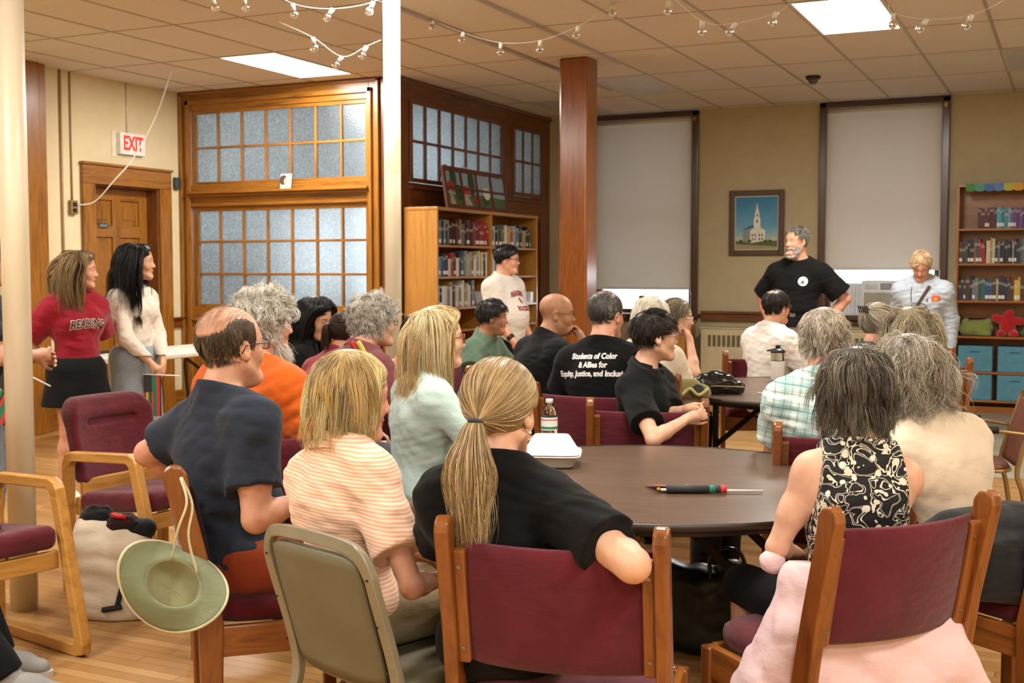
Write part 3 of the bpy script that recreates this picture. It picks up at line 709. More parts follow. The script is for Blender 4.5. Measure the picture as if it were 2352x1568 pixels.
def hair_material():
    global HAIRM
    if HAIRM: return HAIRM
    t = NT('hair_fibres'); a = t.node('ShaderNodeAttribute', attribute_name='tint'); t.set(Base_Color=a.outputs['Color'], Roughness=.42)
    t.b.inputs['Specular IOR Level'].default_value = .35; t.b.inputs['Anisotropic'].default_value = .5; HAIRM = t.m; return HAIRM

class Person:
    """All joints live in the person's own frame: origin on the floor under the pelvis, +y is where the pelvis faces."""
    def __init__(s, label, sex='f', sit=True, head_px=None, depth=5, top_z=1.28, face=0.0, lean=8, side=0, twist=0,
                 head=(0, 0, 0), fat=1.0, skin_=('light', '#D9A184'), seat=.478, vox=.007, hl=None, hr=None, polel=None, poler=None,
                 knees=.12, feet=None, legs=None, hs=1.0, hunch=0, seed=1, at=None, hand_l=None, hand_r=None, jaw=1.0, armf=1.0):
        s.armf = armf
        s.seed = seed; s.sex = sex; s.sit = sit; s.vox = vox; s.fat = fat; s.skinm = skin(*skin_); s.jaw = jaw
        male = sex == 'm'; s.male = male
        def build(k):
            L = {}
            hipz = (seat + .108 * k * (1 + .15 * (fat - 1))) if sit else .90 * k
            pel = np.array([0, 0, hipz]); ln = math.radians(lean); sd = math.radians(side)
            up = np.array([math.sin(sd), math.sin(ln), math.cos(ln) * math.cos(sd)]); up /= np.linalg.norm(up)
            hn = math.radians(lean + hunch); up2 = np.array([math.sin(sd) * .8, math.sin(hn), math.cos(hn)]); up2 /= np.linalg.norm(up2)
            tw = math.radians(twist); rt = np.array([math.cos(tw), math.sin(tw), 0]); rt = rt - up * (rt @ up); rt /= np.linalg.norm(rt)
            L['pel'] = pel; L['waist'] = pel + up * .17 * k; L['chest'] = pel + up * .33 * k; L['nb'] = L['chest'] + up2 * .185 * k
            L['up'] = up; L['up2'] = up2; L['rt'] = rt; L['fw'] = np.cross(up2, rt); L['fw0'] = np.cross(up, rt)
            sw = (.172 if male else .148) * k
            L['shR'] = L['nb'] + rt * sw - up2 * .088 * k + L['fw'] * -.005; L['shL'] = L['nb'] - rt * sw - up2 * .088 * k
            hy, hp, hroll = head
            nd = up2 * .8 + np.array([0, 0, .35]) + L['fw'] * .22; nd /= np.linalg.norm(nd)
            Hm = rotm(hy, hp, hroll)
            L['Hm'] = Hm; L['hc'] = L['nb'] + nd * .137 * k + Hm @ np.array([0, .022, .02]) * k
            return L
        k = 1.0
        for _ in range(6):
            L = build(k); Hd = L['Hm']; topz = L['hc'][2] + .125 * hs * (.35 + .65 * k)
            base = seat if sit else 0
            k = k * (top_z - base) / (topz - base)
        s.k = k; L = build(k); s.L = L; s.hsz = hs * (.4 + .6 * k); s.face = face
        # world placement from head position
        ca, sa = math.cos(math.radians(face)), math.sin(math.radians(face))
        if at is None:
            d = depth; f_ = 2723.0; ya = math.radians(25.336); pi_ = math.radians(3.542)
            Fv = np.array([-math.sin(ya) * math.cos(pi_), math.cos(ya) * math.cos(pi_), -math.sin(pi_)]); Rv = np.array([math.cos(ya), math.sin(ya), 0])
            hw = Fv * d + Rv * (head_px - 1176) / f_ * d
            hx, hy_ = hw[0], hw[1]
            lx, ly = L['hc'][0], L['hc'][1]
            s.loc = (hx - (ca * lx - sa * ly), hy_ - (sa * lx + ca * ly), 0)
        else: s.loc = (at[0], at[1], 0)
        if globals().get('DBG'): print('KK', label[:40], round(k, 3), 'sh', round(float(L['shR'][2]), 2), 'pel', round(float(L['pel'][2]), 2), [round(q, 2) for q in s.loc])
        s.root = empty('person', label, 'person', s.loc, math.radians(face))
        # arms
        ul, fl = .285 * k, .25 * k
        s.arms = {}
        dz = L['pel'][2]
        defl = {'L': ((-.11, .30, dz + .075), (-1, -.5, -.6)), 'R': ((.11, .30, dz + .075), (1, -.5, -.6))} if sit else \
               {'L': ((-.21, .06, dz - .02), (-.6, -1, 0)), 'R': ((.21, .06, dz - .02), (.6, -1, 0))}
        for sd_, h_, pl_ in (('L', hl, polel), ('R', hr, poler)):
            t_ = h_ if h_ is not None else defl[sd_][0]; pl_ = pl_ if pl_ is not None else defl[sd_][1]
            if len(t_) == 2: el, wr = s.to_local(*t_[0]), s.to_local(*t_[1])
            else: el, wr = ik(L['sh' + sd_], t_, ul, fl, pl_)
            s.arms[sd_] = (L['sh' + sd_], el, wr)
        s.handpose = {'L': hand_l, 'R': hand_r}
        # legs
        s.legs = {}
        for i, sd_ in ((-1, 'L'), (1, 'R')):
            hip = L['pel'] + np.array([i * .088 * k, 0.0, -.02])
            if legs and sd_ in legs: kn, an = map(np.array, legs[sd_])
            elif sit: kn = np.array([i * knees, .42 * k, seat + .055]); an = np.array([i * knees * 1.1, .40 * k, .085])
            else: kn = np.array([i * .09 * k, .03, .49 * k]); an = np.array([i * .095 * k, -.02, .085 * k])
            s.legs[sd_] = (hip, kn, an)
        s.fingers = vox < .0065
    def to_local(s, px, py, d):
        """a joint seen at a pixel and a depth, in the person's frame"""
        ya = math.radians(25.336); pi_ = math.radians(3.542); F = np.array([-math.sin(ya) * math.cos(pi_), math.cos(ya) * math.cos(pi_), -math.sin(pi_)]); R = np.array([math.cos(ya), math.sin(ya), 0]); U = np.cross(R, F)
        w = np.array([0, 0, 1.48]) + d * (F + R * (px - 1176) / 2723 - U * (py - 784) / 2723) - np.array(s.loc); x, y = Rz(w[0], w[1], -s.face); return np.array([x, y, w[2]])
    def torso(s, F, d=0, k=.05, low=True, wst=1.0, dl=0):
        L = s.L; K = s.k; f = s.fat; B = np.stack([L['rt'], L['fw0'], L['up']], 1); B2 = np.stack([L['rt'], L['fw'], L['up2']], 1); m = s.male
        Rp = np.eye(3)
        if low:
            F.ell(L['pel'] + np.array([0, -.01, 0]), (.158 * K * (.6 + .4 * f) * (1 if not m else .95) + d + dl, .110 * K * f + d + dl, .115 * K + d), Rp, k)
        F.ell(L['waist'] + L['fw0'] * .012 * f, ((.135 if m else .125) * K * f * wst + d, (.10 * K * f + d), .15 * K + d), B, k)
        F.ell(L['chest'] + L['fw'] * .0, ((.155 if m else .138) * K * (.5 + .5 * f) + d, .108 * K * (.5 + .5 * f) + d, .165 * K + d), B2, k)
        if not m:
            for i in (-1, 1): F.ell(L['chest'] + L['fw'] * .075 * K + L['rt'] * i * .065 * K + L['up'] * .0, (.062 * K * f + d, .06 * K * f + d, .062 * K + d), B2, .04)
        elif f > 1.15: F.ell(L['waist'] + L['fw0'] * .07 * K, (.12 * K * f + d, .10 * K * f + d, .13 * K + d), B, .06)
        for sd_ in 'LR':
            sh = L['sh' + sd_]
            F.cone(L['nb'] - L['up2'] * .055 * K, sh - L['up2'] * .005, .060 * K + d, (.058 if m else .05) * K * (.6 + .4 * f) + d, .035)
            mid = L['nb'] + (sh - L['nb']) * .55 + L['up2'] * .026 * K
            F.cone(L['nb'] + L['up2'] * .035 * K - L['fw'] * .012, mid, .038 * K + d, .034 * K + d, .045)
            F.cone(L['chest'] + L['rt'] * (.09 if sd_ == 'R' else -.09) * K, sh - L['up2'] * .03, .085 * K + d, .06 * K + d, .05)
    def bounds(s, pad=.12):
        pts = [s.L['hc'], s.L['pel']] + [p for a in s.arms.values() for p in a] + [p for a in s.legs.values() for p in a]
        P = np.array(pts); lo = P.min(0) - pad - .06; hi = P.max(0) + pad + .06; lo[2] = max(lo[2], -.01); return lo, hi
    def arm_r(s):
        m = (1.0 if s.male else .88) * s.armf; f = .55 + .45 * s.fat; K = s.k
        return .052 * m * f * K, .041 * m * f * K, .026 * m * K * (.7 + .3 * s.fat)
    def hand(s, F, sd_):
        sh, el, wr = s.arms[sd_]; hp = s.handpose[sd_] or {}
        d = np.array(hp.get('dir', (wr - el))); d = d / np.linalg.norm(d)
        n = np.array(hp.get('palm', (0, 0, -1) if s.sit else ((1, 0, 0) if sd_ == 'L' else (-1, 0, 0))), float); n = n - d * (n @ d); n /= np.linalg.norm(n)
        q = np.cross(d, n); sgn = 1 if sd_ == 'R' else -1; q = q * -sgn   # q: towards the thumb
        if 'flip' in hp: q = -q
        z = .92 * s.k * (1.0 if s.male else .9); curl = math.radians(hp.get('curl', 28)); thc = hp.get('thumb', .5)
        pc = wr + d * .045 * z; Bm = np.stack([q, d, n], 1)
        F.ell(pc, (.040 * z, .052 * z, .017 * z), Bm, .012); F.cone(wr - d * .01, pc, .024 * z, .026 * z, .015)
        ks = .0035
        for i, (o, ln, r) in enumerate(((.030, .074, .0098), (.010, .083, .0100), (-.010, .077, .0095), (-.029, .062, .0088))):
            p = pc + q * o * z + d * .040 * z; a = curl * .7; sp = .08 * (1.5 - i)
            for j, fr in enumerate((.45, .32, .27)):
                dd = d * math.cos(a) + n * math.sin(a) + q * sp; dd /= np.linalg.norm(dd); e = p + dd * ln * fr * z
                F.cone(p, e, r * z * (1 - .08 * j), r * z * (.93 - .08 * j), .008 if j == 0 else ks); p = e; a += curl * (1.0, .8, .6)[j]
        p = wr + d * .02 * z + q * .026 * z; td = d * .75 + q * (.75 - .3 * thc) + n * thc * .5; td /= np.linalg.norm(td)
        e = p + td * .038 * z; F.cone(p, e, .013 * z, .0115 * z, .012); td2 = d * .95 + q * .25 + n * .35 * thc; td2 /= np.linalg.norm(td2)
        F.cone(e, e + td2 * .03 * z, .0112 * z, .0095 * z, .004); e2 = e + td2 * .03 * z; F.cone(e2, e2 + (td2 - q * .15) * .022 * z, .0095 * z, .008 * z, .004)
    def H(s, p): return s.L['hc'] + s.L['Hm'] @ (np.array(p, float) * s.hsz)
    def head(s, F):
        z = s.hsz; H = s.H; Hm = s.L['Hm']; m = s.male; j = s.jaw
        E = lambda c, r, k=.02, op='u', R=None: F.ell(H(c), np.array(r) * z, Hm if R is None else Hm @ R, k * z, op)
        Cn = lambda a, b, ra, rb, k=.015, op='u': F.cone(H(a), H(b), ra * z, rb * z, k * z, op)
        E((0, -.018, .040), (.0745, .094, .083), .02); E((0, .012, .030), (.069, .078, .078), .02)
        E((0, .034, -.028), (.055, .056, .080), .03)
        for i in (-1, 1):
            Cn((i * .048, .0, -.052), (i * .018, .068, -.098), .020, .017 * j, .02); E((i * .036, .058, -.030), (.022, .022, .024), .02)
        Cn((-.010, .076, -.098), (.010, .076, -.098), .0165 * j, .0165 * j, .018)
        Cn((0, .04, -.085), (0, .06, -.09), .03, .025, .02)
        Cn((0, .080, .014), (0, .098, -.022), .0085, .0115, .010); E((0, .101, -.029), (.0125, .011, .0095), .008)
        for i in (-1, 1):
            E((i * .0115, .094, -.0315), (.0075, .009, .0065), .006)
            Cn((i * .012, .083, .022), (i * .042, .070, .024), .0085, .0075, .012)
            E((i * .030, .092, .003), (.0165, .013, .011), .010, 's'); E((i * .0305, .070, .002), (.0135, .0135, .012), .002)
            Cn((i * .0185, .0855, .0085), (i * .042, .0765, .009), .003, .003, .004)
        Cn((-.017, .084, -.058), (0, .0925, -.0555), .005, .0058, .006); Cn((.017, .084, -.058), (0, .0925, -.0555), .005, .0058, .006)
        Cn((-.014, .084, -.067), (.014, .084, -.067), .0062, .0062, .006); F.cone(H((-.022, .0905, -.0622)), H((.022, .0905, -.0622)), .0016 * z, .0016 * z, .003 * z, 's')
        for i in (-1, 1):
            Re = rotm(i * -22, 0, 0)
            E((i * .0765, -.010, -.006), (.0075, .0185, .031), .006, 'u', Re); E((i * .0835, -.004, -.002), (.005, .010, .018), .004, 's', Re)
            E((i * .074, -.002, -.028), (.007, .009, .011), .006)
        L = s.L; nr = (.057 if m else .047) * s.k * (.75 + .25 * s.fat)
        F.cone(L['nb'] - L['up2'] * .02, H((0, -.022, -.045)), nr * 1.06, nr * .98, .03)
        if m: E((0, .045, -.125 + .02), (.03, .03, .02), .03)
    def body(s, legs=True, upper_leg=True):
        lo, hi = s.bounds(); F = Field(lo, hi, s.vox); s.torso(F, -.004); s.head(F)
        ra, re, rw = s.arm_r()
        for sd_ in 'LR':
            sh, el, wr = s.arms[sd_]
            F.cone(sh, sh + (el - sh) * .6, ra * 1.12, ra * .98, .03); F.cone(sh + (el - sh) * .5, el, ra * 1.0, re * .98, .02)
            mid = el + (wr - el) * .32; F.cone(el, mid, re, re * 1.02, .012); F.cone(mid, wr, re * 1.0, rw, .012)
            F.cone(el + (el - sh) * .02, el, re * .95, re * .9, .01)
            if s.fingers: s.hand(F, sd_)
            else: s.hand(F, sd_)
            hip, kn, an = s.legs[sd_]; f = s.fat * .4 + .6; K = s.k
            F.cone(hip, kn, .083 * f * K, .056 * K * f, .03); cf = kn + (an - kn) * .3; bk = np.array([0, -.012, 0])
            F.cone(kn, cf + bk, .053 * f * K, .055 * f * K, .02); F.cone(cf + bk, an, .053 * f * K, .036 * K, .02)
            ft = an + np.array([0, .12, -.045]) * K; F.cone(an + np.array([0, -.02, -.04]), ft, .034, .028, .03)
        s.F = F
        v, f = F.mesh(); v = relax(v, f, 1, .35)
        # face regions
        c = v[f].mean(1); hl_ = (c - s.L['hc']) @ s.L['Hm'] / s.hsz; mi = np.zeros(len(f), int)
        lip = (np.abs(hl_[:, 0]) < .0225) & (hl_[:, 2] > -.0725) & (hl_[:, 2] < -.0525) & (hl_[:, 1] > .076); mi[lip] = 1
        bz = hl_[:, 2] - .0265 + .12 * (np.abs(hl_[:, 0]) - .028) ** 2 * 60 / 6
        brow = (np.abs(hl_[:, 0]) > .013) & (np.abs(hl_[:, 0]) < .044) & (np.abs(bz) < .0042) & (hl_[:, 1] > .058); mi[brow] = 2
        o = np_mesh('body', v, f, s.skinm, s.root, mi=mi); s.bodyo = o; s.vb = v
        return o
    def eyes(s, col='#5A6A78'):
        EW = plain('eye_white', '#D8D4CC', .25); IR = plain('iris_' + col.strip('#'), col, .2); PU = plain('pupil', '#050505', .15)
        for i in (-1, 1):
            b = MB(); z = s.hsz; Hm = s.L['Hm']; n = 16; m = 10
            vs = []; fs = []
            for a in range(m + 1):
                th = math.pi * a / m
                for q in range(n): vs.append(np.array([math.sin(th) * math.cos(2 * math.pi * q / n), math.cos(th), math.sin(th) * math.sin(2 * math.pi * q / n)]))
            for a in range(m):
                b.cur = 2 if a < 1 else 1 if a < 2 else 0
                base = len(b.v)
                b.add([s.H((i * .0305, .0702, .002)) + Hm @ (v_ * .0128 * z) for v_ in vs[a * n:(a + 2) * n]], [(q, (q + 1) % n, n + (q + 1) % n, n + q) for q in range(n)])
            b.build('eye', [EW, IR, PU], s.root, smooth=True)
    # ---------------------------------------------------------- clothes
    def shirt(s, m, sleeve='short', neck=.0, hem=None, d=.012, fold=.006, name='shirt', fl=1.0, frac=.62, tilt=20, low=True, cut=None, seedo=0, wst=1.0, ncut=.03, long_r=1.0, vneck=0, neckw=0):
        lo, hi = s.bounds(.13); lo = lo.copy(); lo[2] = (s.L['pel'][2] - .16) if hem is None else hem - .03; hi = hi.copy(); hi[2] = s.L['nb'][2] + .12
        F = Field(lo, hi, s.vox); s.torso(F, d, .05, low, wst, .009); ra, re, rw = s.arm_r(); ends = []
        for sd_ in 'LR':
            sh, el, wr = s.arms[sd_]; L = s.L
            if sleeve == 'short':
                e = sh + (el - sh) * frac; u = (el - sh) / np.linalg.norm(el - sh)
                F.capped([(sh, e + u * .05, ra * 1.15 + d, (ra * 1.08 + d + .010) * fl)], e, u, .035)
            elif sleeve == 'long':
                u = (wr - el) / np.linalg.norm(wr - el); F.capped([(sh, el, ra * 1.15 + d, (re + d + .009) * fl), (el, wr + u * .03, (re + d + .009) * fl, (rw + d * .8 + .004) * long_r)], wr - u * .005, u, .03)
            elif sleeve == 'elbow':
                e = sh + (el - sh) * .9; u = (el - sh) / np.linalg.norm(el - sh); F.capped([(sh, e + u * .05, ra * 1.15 + d, re + d + .01)], e, u, .03)
        nr = (.057 if s.male else .047) * s.k * (.75 + .25 * s.fat)
        F.cone(s.L['nb'] - s.L['up2'] * .04, s.H((0, -.022, -.045)), nr * 1.06 + .012 + neckw, nr + .010 + neckw, .03)
        if vneck: F.cone(s.L['nb'] + s.L['fw'] * .09 + s.L['up2'] * .03, s.L['nb'] + s.L['fw'] * .13 - s.L['up2'] * vneck, .042, .006, .008, 's'); 
        F.folds(fold, s.seed * 13 + seedo)
        for (e, u, r, o) in ends: F.plane(e, u, o, within=(e + u * .10, .135))
        nn = s.L['up2'] * math.cos(math.radians(tilt)) + s.L['fw'] * math.sin(math.radians(tilt)); F.plane(s.L['nb'], nn, ncut + neck)
        if sleeve == 'none':
            for sd_, q in (('R', 1), ('L', -1)):
                sh = s.L['sh' + sd_]; nrm = s.L['rt'] * q + s.L['up2'] * .12; nrm /= np.linalg.norm(nrm); F.plane(sh - s.L['rt'] * q * .014 * s.k, nrm, 0, within=(sh, .17))
        if hem is not None: F.plane((0, 0, hem), (0, 0, -1), 0)
        elif s.sit: F.plane((0, 0, s.L['pel'][2] - .075), (0, 0, -1), 0)
        else: F.plane((0, 0, s.L['pel'][2] - .05), (0, 0, -1), 0)
        if cut: cut(F)
        v, f = F.mesh(); v = relax(v, f, 1, .4); o = np_mesh(name, v, f, m, s.root); s.shirtv = (v, f); return o
    def trousers(s, m, name='trousers', d=.012, length=1.0, fold=.005, top=.09, flare=0, calf=1.0, seedo=5):
        L = s.L; pts = [L['pel'] + np.array([0, 0, .12])] + [p for a in s.legs.values() for p in a]; P = np.array(pts); lo = P.min(0) - .2; hi = P.max(0) + .2; lo[2] = max(lo[2], 0)
        F = Field(lo, hi, max(s.vox, .008)); K = s.k; f = s.fat * .4 + .6
        F.ell(L['pel'] + np.array([0, -.01, 0]), (.165 * K * (.6 + .4 * s.fat) * (1 if not s.male else .95) + d, .115 * K * s.fat + d, .115 * K + d), np.eye(3), .05)
        F.ell(L['waist'], ((.135 if s.male else .125) * K * s.fat + d * .2, .10 * K * s.fat + d * .2, .12 * K), np.stack([L['rt'], L['fw0'], L['up']], 1), .05)
        ends = []
        for sd_ in 'LR':
            hip, kn, an = s.legs[sd_]
            t_ = min(1, length * 2); e = hip + (kn - hip) * t_
            if length > .5:
                t2 = (length - .5) * 2; e2 = kn + (an - kn) * t2; u = (an - kn) / np.linalg.norm(an - kn); F.cone(hip, kn, .086 * f * K + d, .057 * f * K + d + flare, .03); F.capped([(kn, e2 + u * .03, .057 * f * K + d, (.046 * K + d + .004) * calf + flare)], e2, u, .02)
            else: u = (kn - hip) / np.linalg.norm(kn - hip); F.capped([(hip, e + u * .03, .086 * f * K + d, (.086 + (.057 - .086) * t_) * f * K + d + flare)], e, u, .03)
        F.folds(fold, s.seed * 7 + seedo, 22)
        for e, u in ends: F.plane(e, u, 0, within=(e + u * .1, .15))
        F.plane(L['pel'] + L['up'] * top, L['up'], 0)
        v, q = F.mesh(); v = relax(v, q, 1, .4); return np_mesh(name, v, q, m, s.root)
    def shoes(s, m, m2=None, name='shoe'):
        m2 = m2 or plain('shoe_sole', '#2A2622', .7)
        for sd_ in 'LR':
            hip, kn, an = s.legs[sd_]; b0 = an.copy(); z0 = b0[2] - .085
            F = Field((b0[0] - .08, b0[1] - .12, z0 + .018), (b0[0] + .08, b0[1] + .24, z0 + .15), .006)
            F.cone((b0[0], b0[1] - .035, z0 + .055), (b0[0], b0[1] + .09, z0 + .045), .043, .042, .03); F.cone((b0[0], b0[1] + .06, z0 + .04), (b0[0], b0[1] + .155, z0 + .03), .045, .034, .03)
            F.cone((b0[0], b0[1] - .01, z0 + .05), (b0[0], b0[1], z0 + .10), .042, .040, .02)
            F.plane((0, 0, z0 + .105), (0, 0, 1), 0); v, f = F.mesh(); sh = np_mesh(name, v, f, m, s.root)
            b = MB(); n = 28; out = []
            for i in range(n):
                a = 2 * math.pi * i / n; yy = b0[1] + .055 + .145 * math.sin(a); w = .044 + .006 * math.sin(a) ; out.append((b0[0] + w * math.cos(a), yy))
            vs = [(x, y, z0 + z_) for z_ in (0, .022) for x, y in out]
            b.add(vs, [tuple(range(n - 1, -1, -1)), tuple(range(n, 2 * n))] + [(i, (i + 1) % n, n + (i + 1) % n, n + i) for i in range(n)]); b.build('sole', m2, sh)
    # ---------------------------------------------------------- hair
    def hair(s, cols, style='bob', n=1500, length=.22, width=.0028, vol=.008, part=.0, curl=0, curlr=.006, seed=0, mask=None, tie=None, name='hair', grav=.35,
             noise=.25, lock=.35, seg=14, cap=True, coll=None, capoff=.004, lenvar=.25, hairline=.023, nape=-.03, crown=(0, -.055, .115), clump=40, out=0, scoll=True, streak=.45, face_len=None, capmask=None, rough=1.0, ylim=.040):
        r = np.random.RandomState(seed + s.seed * 31); z = s.hsz; g = s.L['Hm'].T @ np.array([0, 0, -1.0])
        c1 = np.array([0, -.018, .040]); r1 = np.array([.0755, .095, .084])
        c2 = np.array([0, .012, .030]); r2 = np.array([.070, .079, .079])
        def sdf(P, o):
            ds = []
            for c, rr in ((c1, r1 + o), (c2, r2 + o)):
                q = P - c; k0 = np.linalg.norm(q / rr, axis=-1); k1 = np.linalg.norm(q / (rr * rr), axis=-1) + 1e-9; ds.append(k0 * (k0 - 1) / k1)
            q = P - np.array([0, -.03, -.07]); ds.append(np.maximum(np.hypot(q[..., 0], q[..., 1]) - .05 - o, q[..., 2] - .05))
            return np.minimum(np.minimum(ds[0], ds[1]), ds[2])
        def grad(P, o):
            e = 1e-3; G = np.stack([sdf(P + np.eye(3)[i] * e, o) - sdf(P - np.eye(3)[i] * e, o) for i in range(3)], -1); return G / (np.linalg.norm(G, axis=-1, keepdims=True) + 1e-9)
        hm = lambda P: (.8 * P[:, 1] - .6 * P[:, 2] < hairline + .012 * np.sin(P[:, 0] * 60)) & (P[:, 2] - .5 * P[:, 1] > nape) & ~((P[:, 2] < .012) & (P[:, 1] > -.002) & (np.abs(P[:, 0]) > .03))
        if mask is None: mask = lambda P: hm(P)
        # roots
        U = r.normal(size=(n * 6, 3)); U /= np.linalg.norm(U, axis=1, keepdims=True); P = c1 + U * r1 * 1.0
        P = P - grad(P, 0) * sdf(P, 0)[:, None]; P = P - grad(P, 0) * sdf(P, 0)[:, None]
        P = P[mask(P)][:n]; N = len(P)
        cid = r.randint(0, clump, N) ; 
        # spatial clumps
        cen = P[r.choice(N, min(clump, N), replace=False)]; cid = np.argmin(((P[:, None] - cen[None]) ** 2).sum(-1), 1)
        lay = r.rand(N) ** 1.3 * vol
        ln = length * (1 - lenvar * r.rand(N)); 
        if face_len is not None: ln = np.where(P[:, 1] > .03, ln * face_len, ln)
        cr = np.array(crown)
        step = (ln / (seg - 1))[:, None]
        nrm = grad(P, 0)
        flow0 = P - cr
        if style == 'x':
            fr_ = np.clip(P[:, 1] / .05, 0, 1)[:, None]; sg = np.where(P[:, 0] >= part, 1.0, -1.0); flow0 = flow0 * (1 - fr_) + fr_ * np.stack([sg * .08 + P[:, 0], -.01 + 0 * sg, P[:, 2] - .10], 1)
        if style == 'part':   # away from the parting plane
            flow0 = np.stack([np.sign(P[:, 0] - part) * .9, .15 + 0 * P[:, 0], -.2 + 0 * P[:, 0]], 1)
            back = P[:, 1] < -.04; flow0 = np.where(back[:, None], P - cr, flow0)
        if style == 'forward': flow0 = np.stack([P[:, 0] * .5, .8 + 0 * P[:, 0], -.1 - 3 * np.maximum(0, -P[:, 1])], 1); flow0 = np.where((P[:, 1] < -.03)[:, None], P - cr, flow0)
        if style == 'back': flow0 = np.stack([P[:, 0] * .6, -.8 + 0 * P[:, 0], -.25 - .0 * P[:, 0]], 1)
        if style == 'updo': flow0 = np.array(tie) - P
        d = flow0 / (np.linalg.norm(flow0, axis=1, keepdims=True) + 1e-9); d = d - nrm * (d * nrm).sum(1, keepdims=True); d /= np.linalg.norm(d, axis=1, keepdims=True) + 1e-9
        d = d + nrm * (.25 + out); cn = r.normal(size=(len(cen), 3)) * noise; ph = r.rand(len(cen)) * 6.28
        pts = [P + nrm * .0]; p = P.copy(); alive = np.ones(N, bool)
        tie_ = np.array(tie) if tie is not None else None
        tiet = np.full(N, False)
        for i in range(1, seg):
            t = i / (seg - 1)
            if style == 'tail':
                to = tie_ - p; dist = np.linalg.norm(to, axis=1); tiet |= dist < .016
                surf = to / (dist[:, None] + 1e-9)
                des = np.where(tiet[:, None], g[None] + np.array([0, 0, 0]), surf)
            elif style == 'updo': to = tie_ - p; des = to / (np.linalg.norm(to, axis=1, keepdims=True) + 1e-9)
            else: des = d * (1 - grav * min(1, t * 2.2)) + g[None] * grav * min(1.0, t * 2.5)
            des = des + cn[cid] * (.6 if style in ('tail', 'updo') else 1) * np.sin(t * 5 + ph[cid])[:, None] * .5 + r.normal(size=(N, 3)) * noise * .05
            d = d * .45 + des / (np.linalg.norm(des, axis=1, keepdims=True) + 1e-9) * .55; d /= np.linalg.norm(d, axis=1, keepdims=True) + 1e-9
            if style in ('updo',): stp = np.minimum(step[:, 0], np.linalg.norm(tie_ - p, axis=1) * .5)[:, None]
            elif style == 'tail': stp = np.minimum(step, np.maximum(np.linalg.norm(tie_ - p, axis=1) * .5, .002)[:, None])
            else: stp = step
            p = p + d * stp
            o = capoff + lay * min(1, t * 3); sd = sdf(p, 0) - o; ins = sd < 0
            if ins.any():
                gr_ = grad(p, 0); p = np.where(ins[:, None], p - gr_ * sd[:, None], p)
            if style not in ('tail', 'updo', 'back') and (length > .09):
                low_ = np.clip((.115 - p[:, 2]) / .05, 0, 1) * np.clip((p[:, 1] + .03) / .03, 0, 1); sx_ = np.where(P[:, 0] >= part, 1.0, -1.0); tx = np.maximum(sx_ * p[:, 0], .070 + lay * .5 + .004)
                p[:, 0] += (sx_ * tx - p[:, 0]) * low_ * .6; p[:, 1] -= np.maximum(0, p[:, 1] - ylim) * low_ * .45
            if coll: p = coll(p)
            if scoll and length > .12:    # rest on neck/shoulders
                w = s.L['hc'] + (p * z) @ s.L['Hm'].T
                w2 = s.push(w, .012 + lay * .6); p = (w2 - s.L['hc']) @ s.L['Hm'] / z
            pts.append(p.copy())
        A = np.stack(pts, 1)   # N, seg, 3
        if lock:
            nc_ = len(cen); cnt = np.bincount(cid, minlength=nc_)[:, None, None] + 1e-9; mean = np.zeros((nc_, seg, 3)); np.add.at(mean, cid, A); mean /= cnt; tl = np.linspace(0, 1, seg)[None, :, None]
            A = A + (mean[cid] - A) * lock * np.clip(tl * 1.4, 0, 1) * (.5 + .5 * r.rand(N, 1, 1))
        if curl:
            tt = np.linspace(0, 1, seg)[None, :, None]; E1 = r.normal(size=(len(cen), 1, 3)); E2 = r.normal(size=(len(cen), 1, 3)); e1 = E1[cid] + .25 * r.normal(size=(N, 1, 3)); e2 = E2[cid] + .25 * r.normal(size=(N, 1, 3)); pz = ph[cid][:, None, None] + r.rand(N, 1, 1) * .35
            L_ = ln[:, None, None] * tt; A = A + (e1 * np.sin(L_ * curl + pz) + e2 * np.cos(L_ * curl + pz)) * curlr * np.minimum(1, tt * 4) * .6
        W = s.L['hc'] + (A.reshape(-1, 3) * z) @ s.L['Hm'].T
        s.strands(name, W.reshape(N, seg, 3), cols, width * z, r, cid, len(cen), streak)
        o = s.last
        if cap:
            lo = s.L['hc'] - .16; hi = s.L['hc'] + .16; F = Field(lo, hi, .005); oo = capoff + vol * .35
            F.ell(s.H(c1), (r1 + oo) * z, s.L['Hm'], .02); F.ell(s.H(c2), (r2 + oo) * z, s.L['Hm'], .02)
            sl, Pg = F.blk(lo, hi, 0); q = ((Pg - s.L['hc']) @ s.L['Hm'] / z).astype(np.float32)
            if capmask is None:
                x1 = (.8 * q[..., 1] - .6 * q[..., 2] - hairline + .006) * .9; x2 = -(q[..., 2] - .5 * q[..., 1] - nape - .006); x3 = np.minimum(np.minimum(.012 - q[..., 2], q[..., 1] + .002), np.abs(q[..., 0]) - .03)
                m_ = np.maximum(np.maximum(x1, x2), x3)
            else: m_ = capmask(q)
            F.F[sl] = np.maximum(F.F[sl], m_ * z)
            v, f = F.mesh()
            if len(f):
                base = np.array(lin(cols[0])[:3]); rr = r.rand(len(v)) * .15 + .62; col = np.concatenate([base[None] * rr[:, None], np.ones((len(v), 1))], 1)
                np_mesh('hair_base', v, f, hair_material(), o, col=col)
        return o
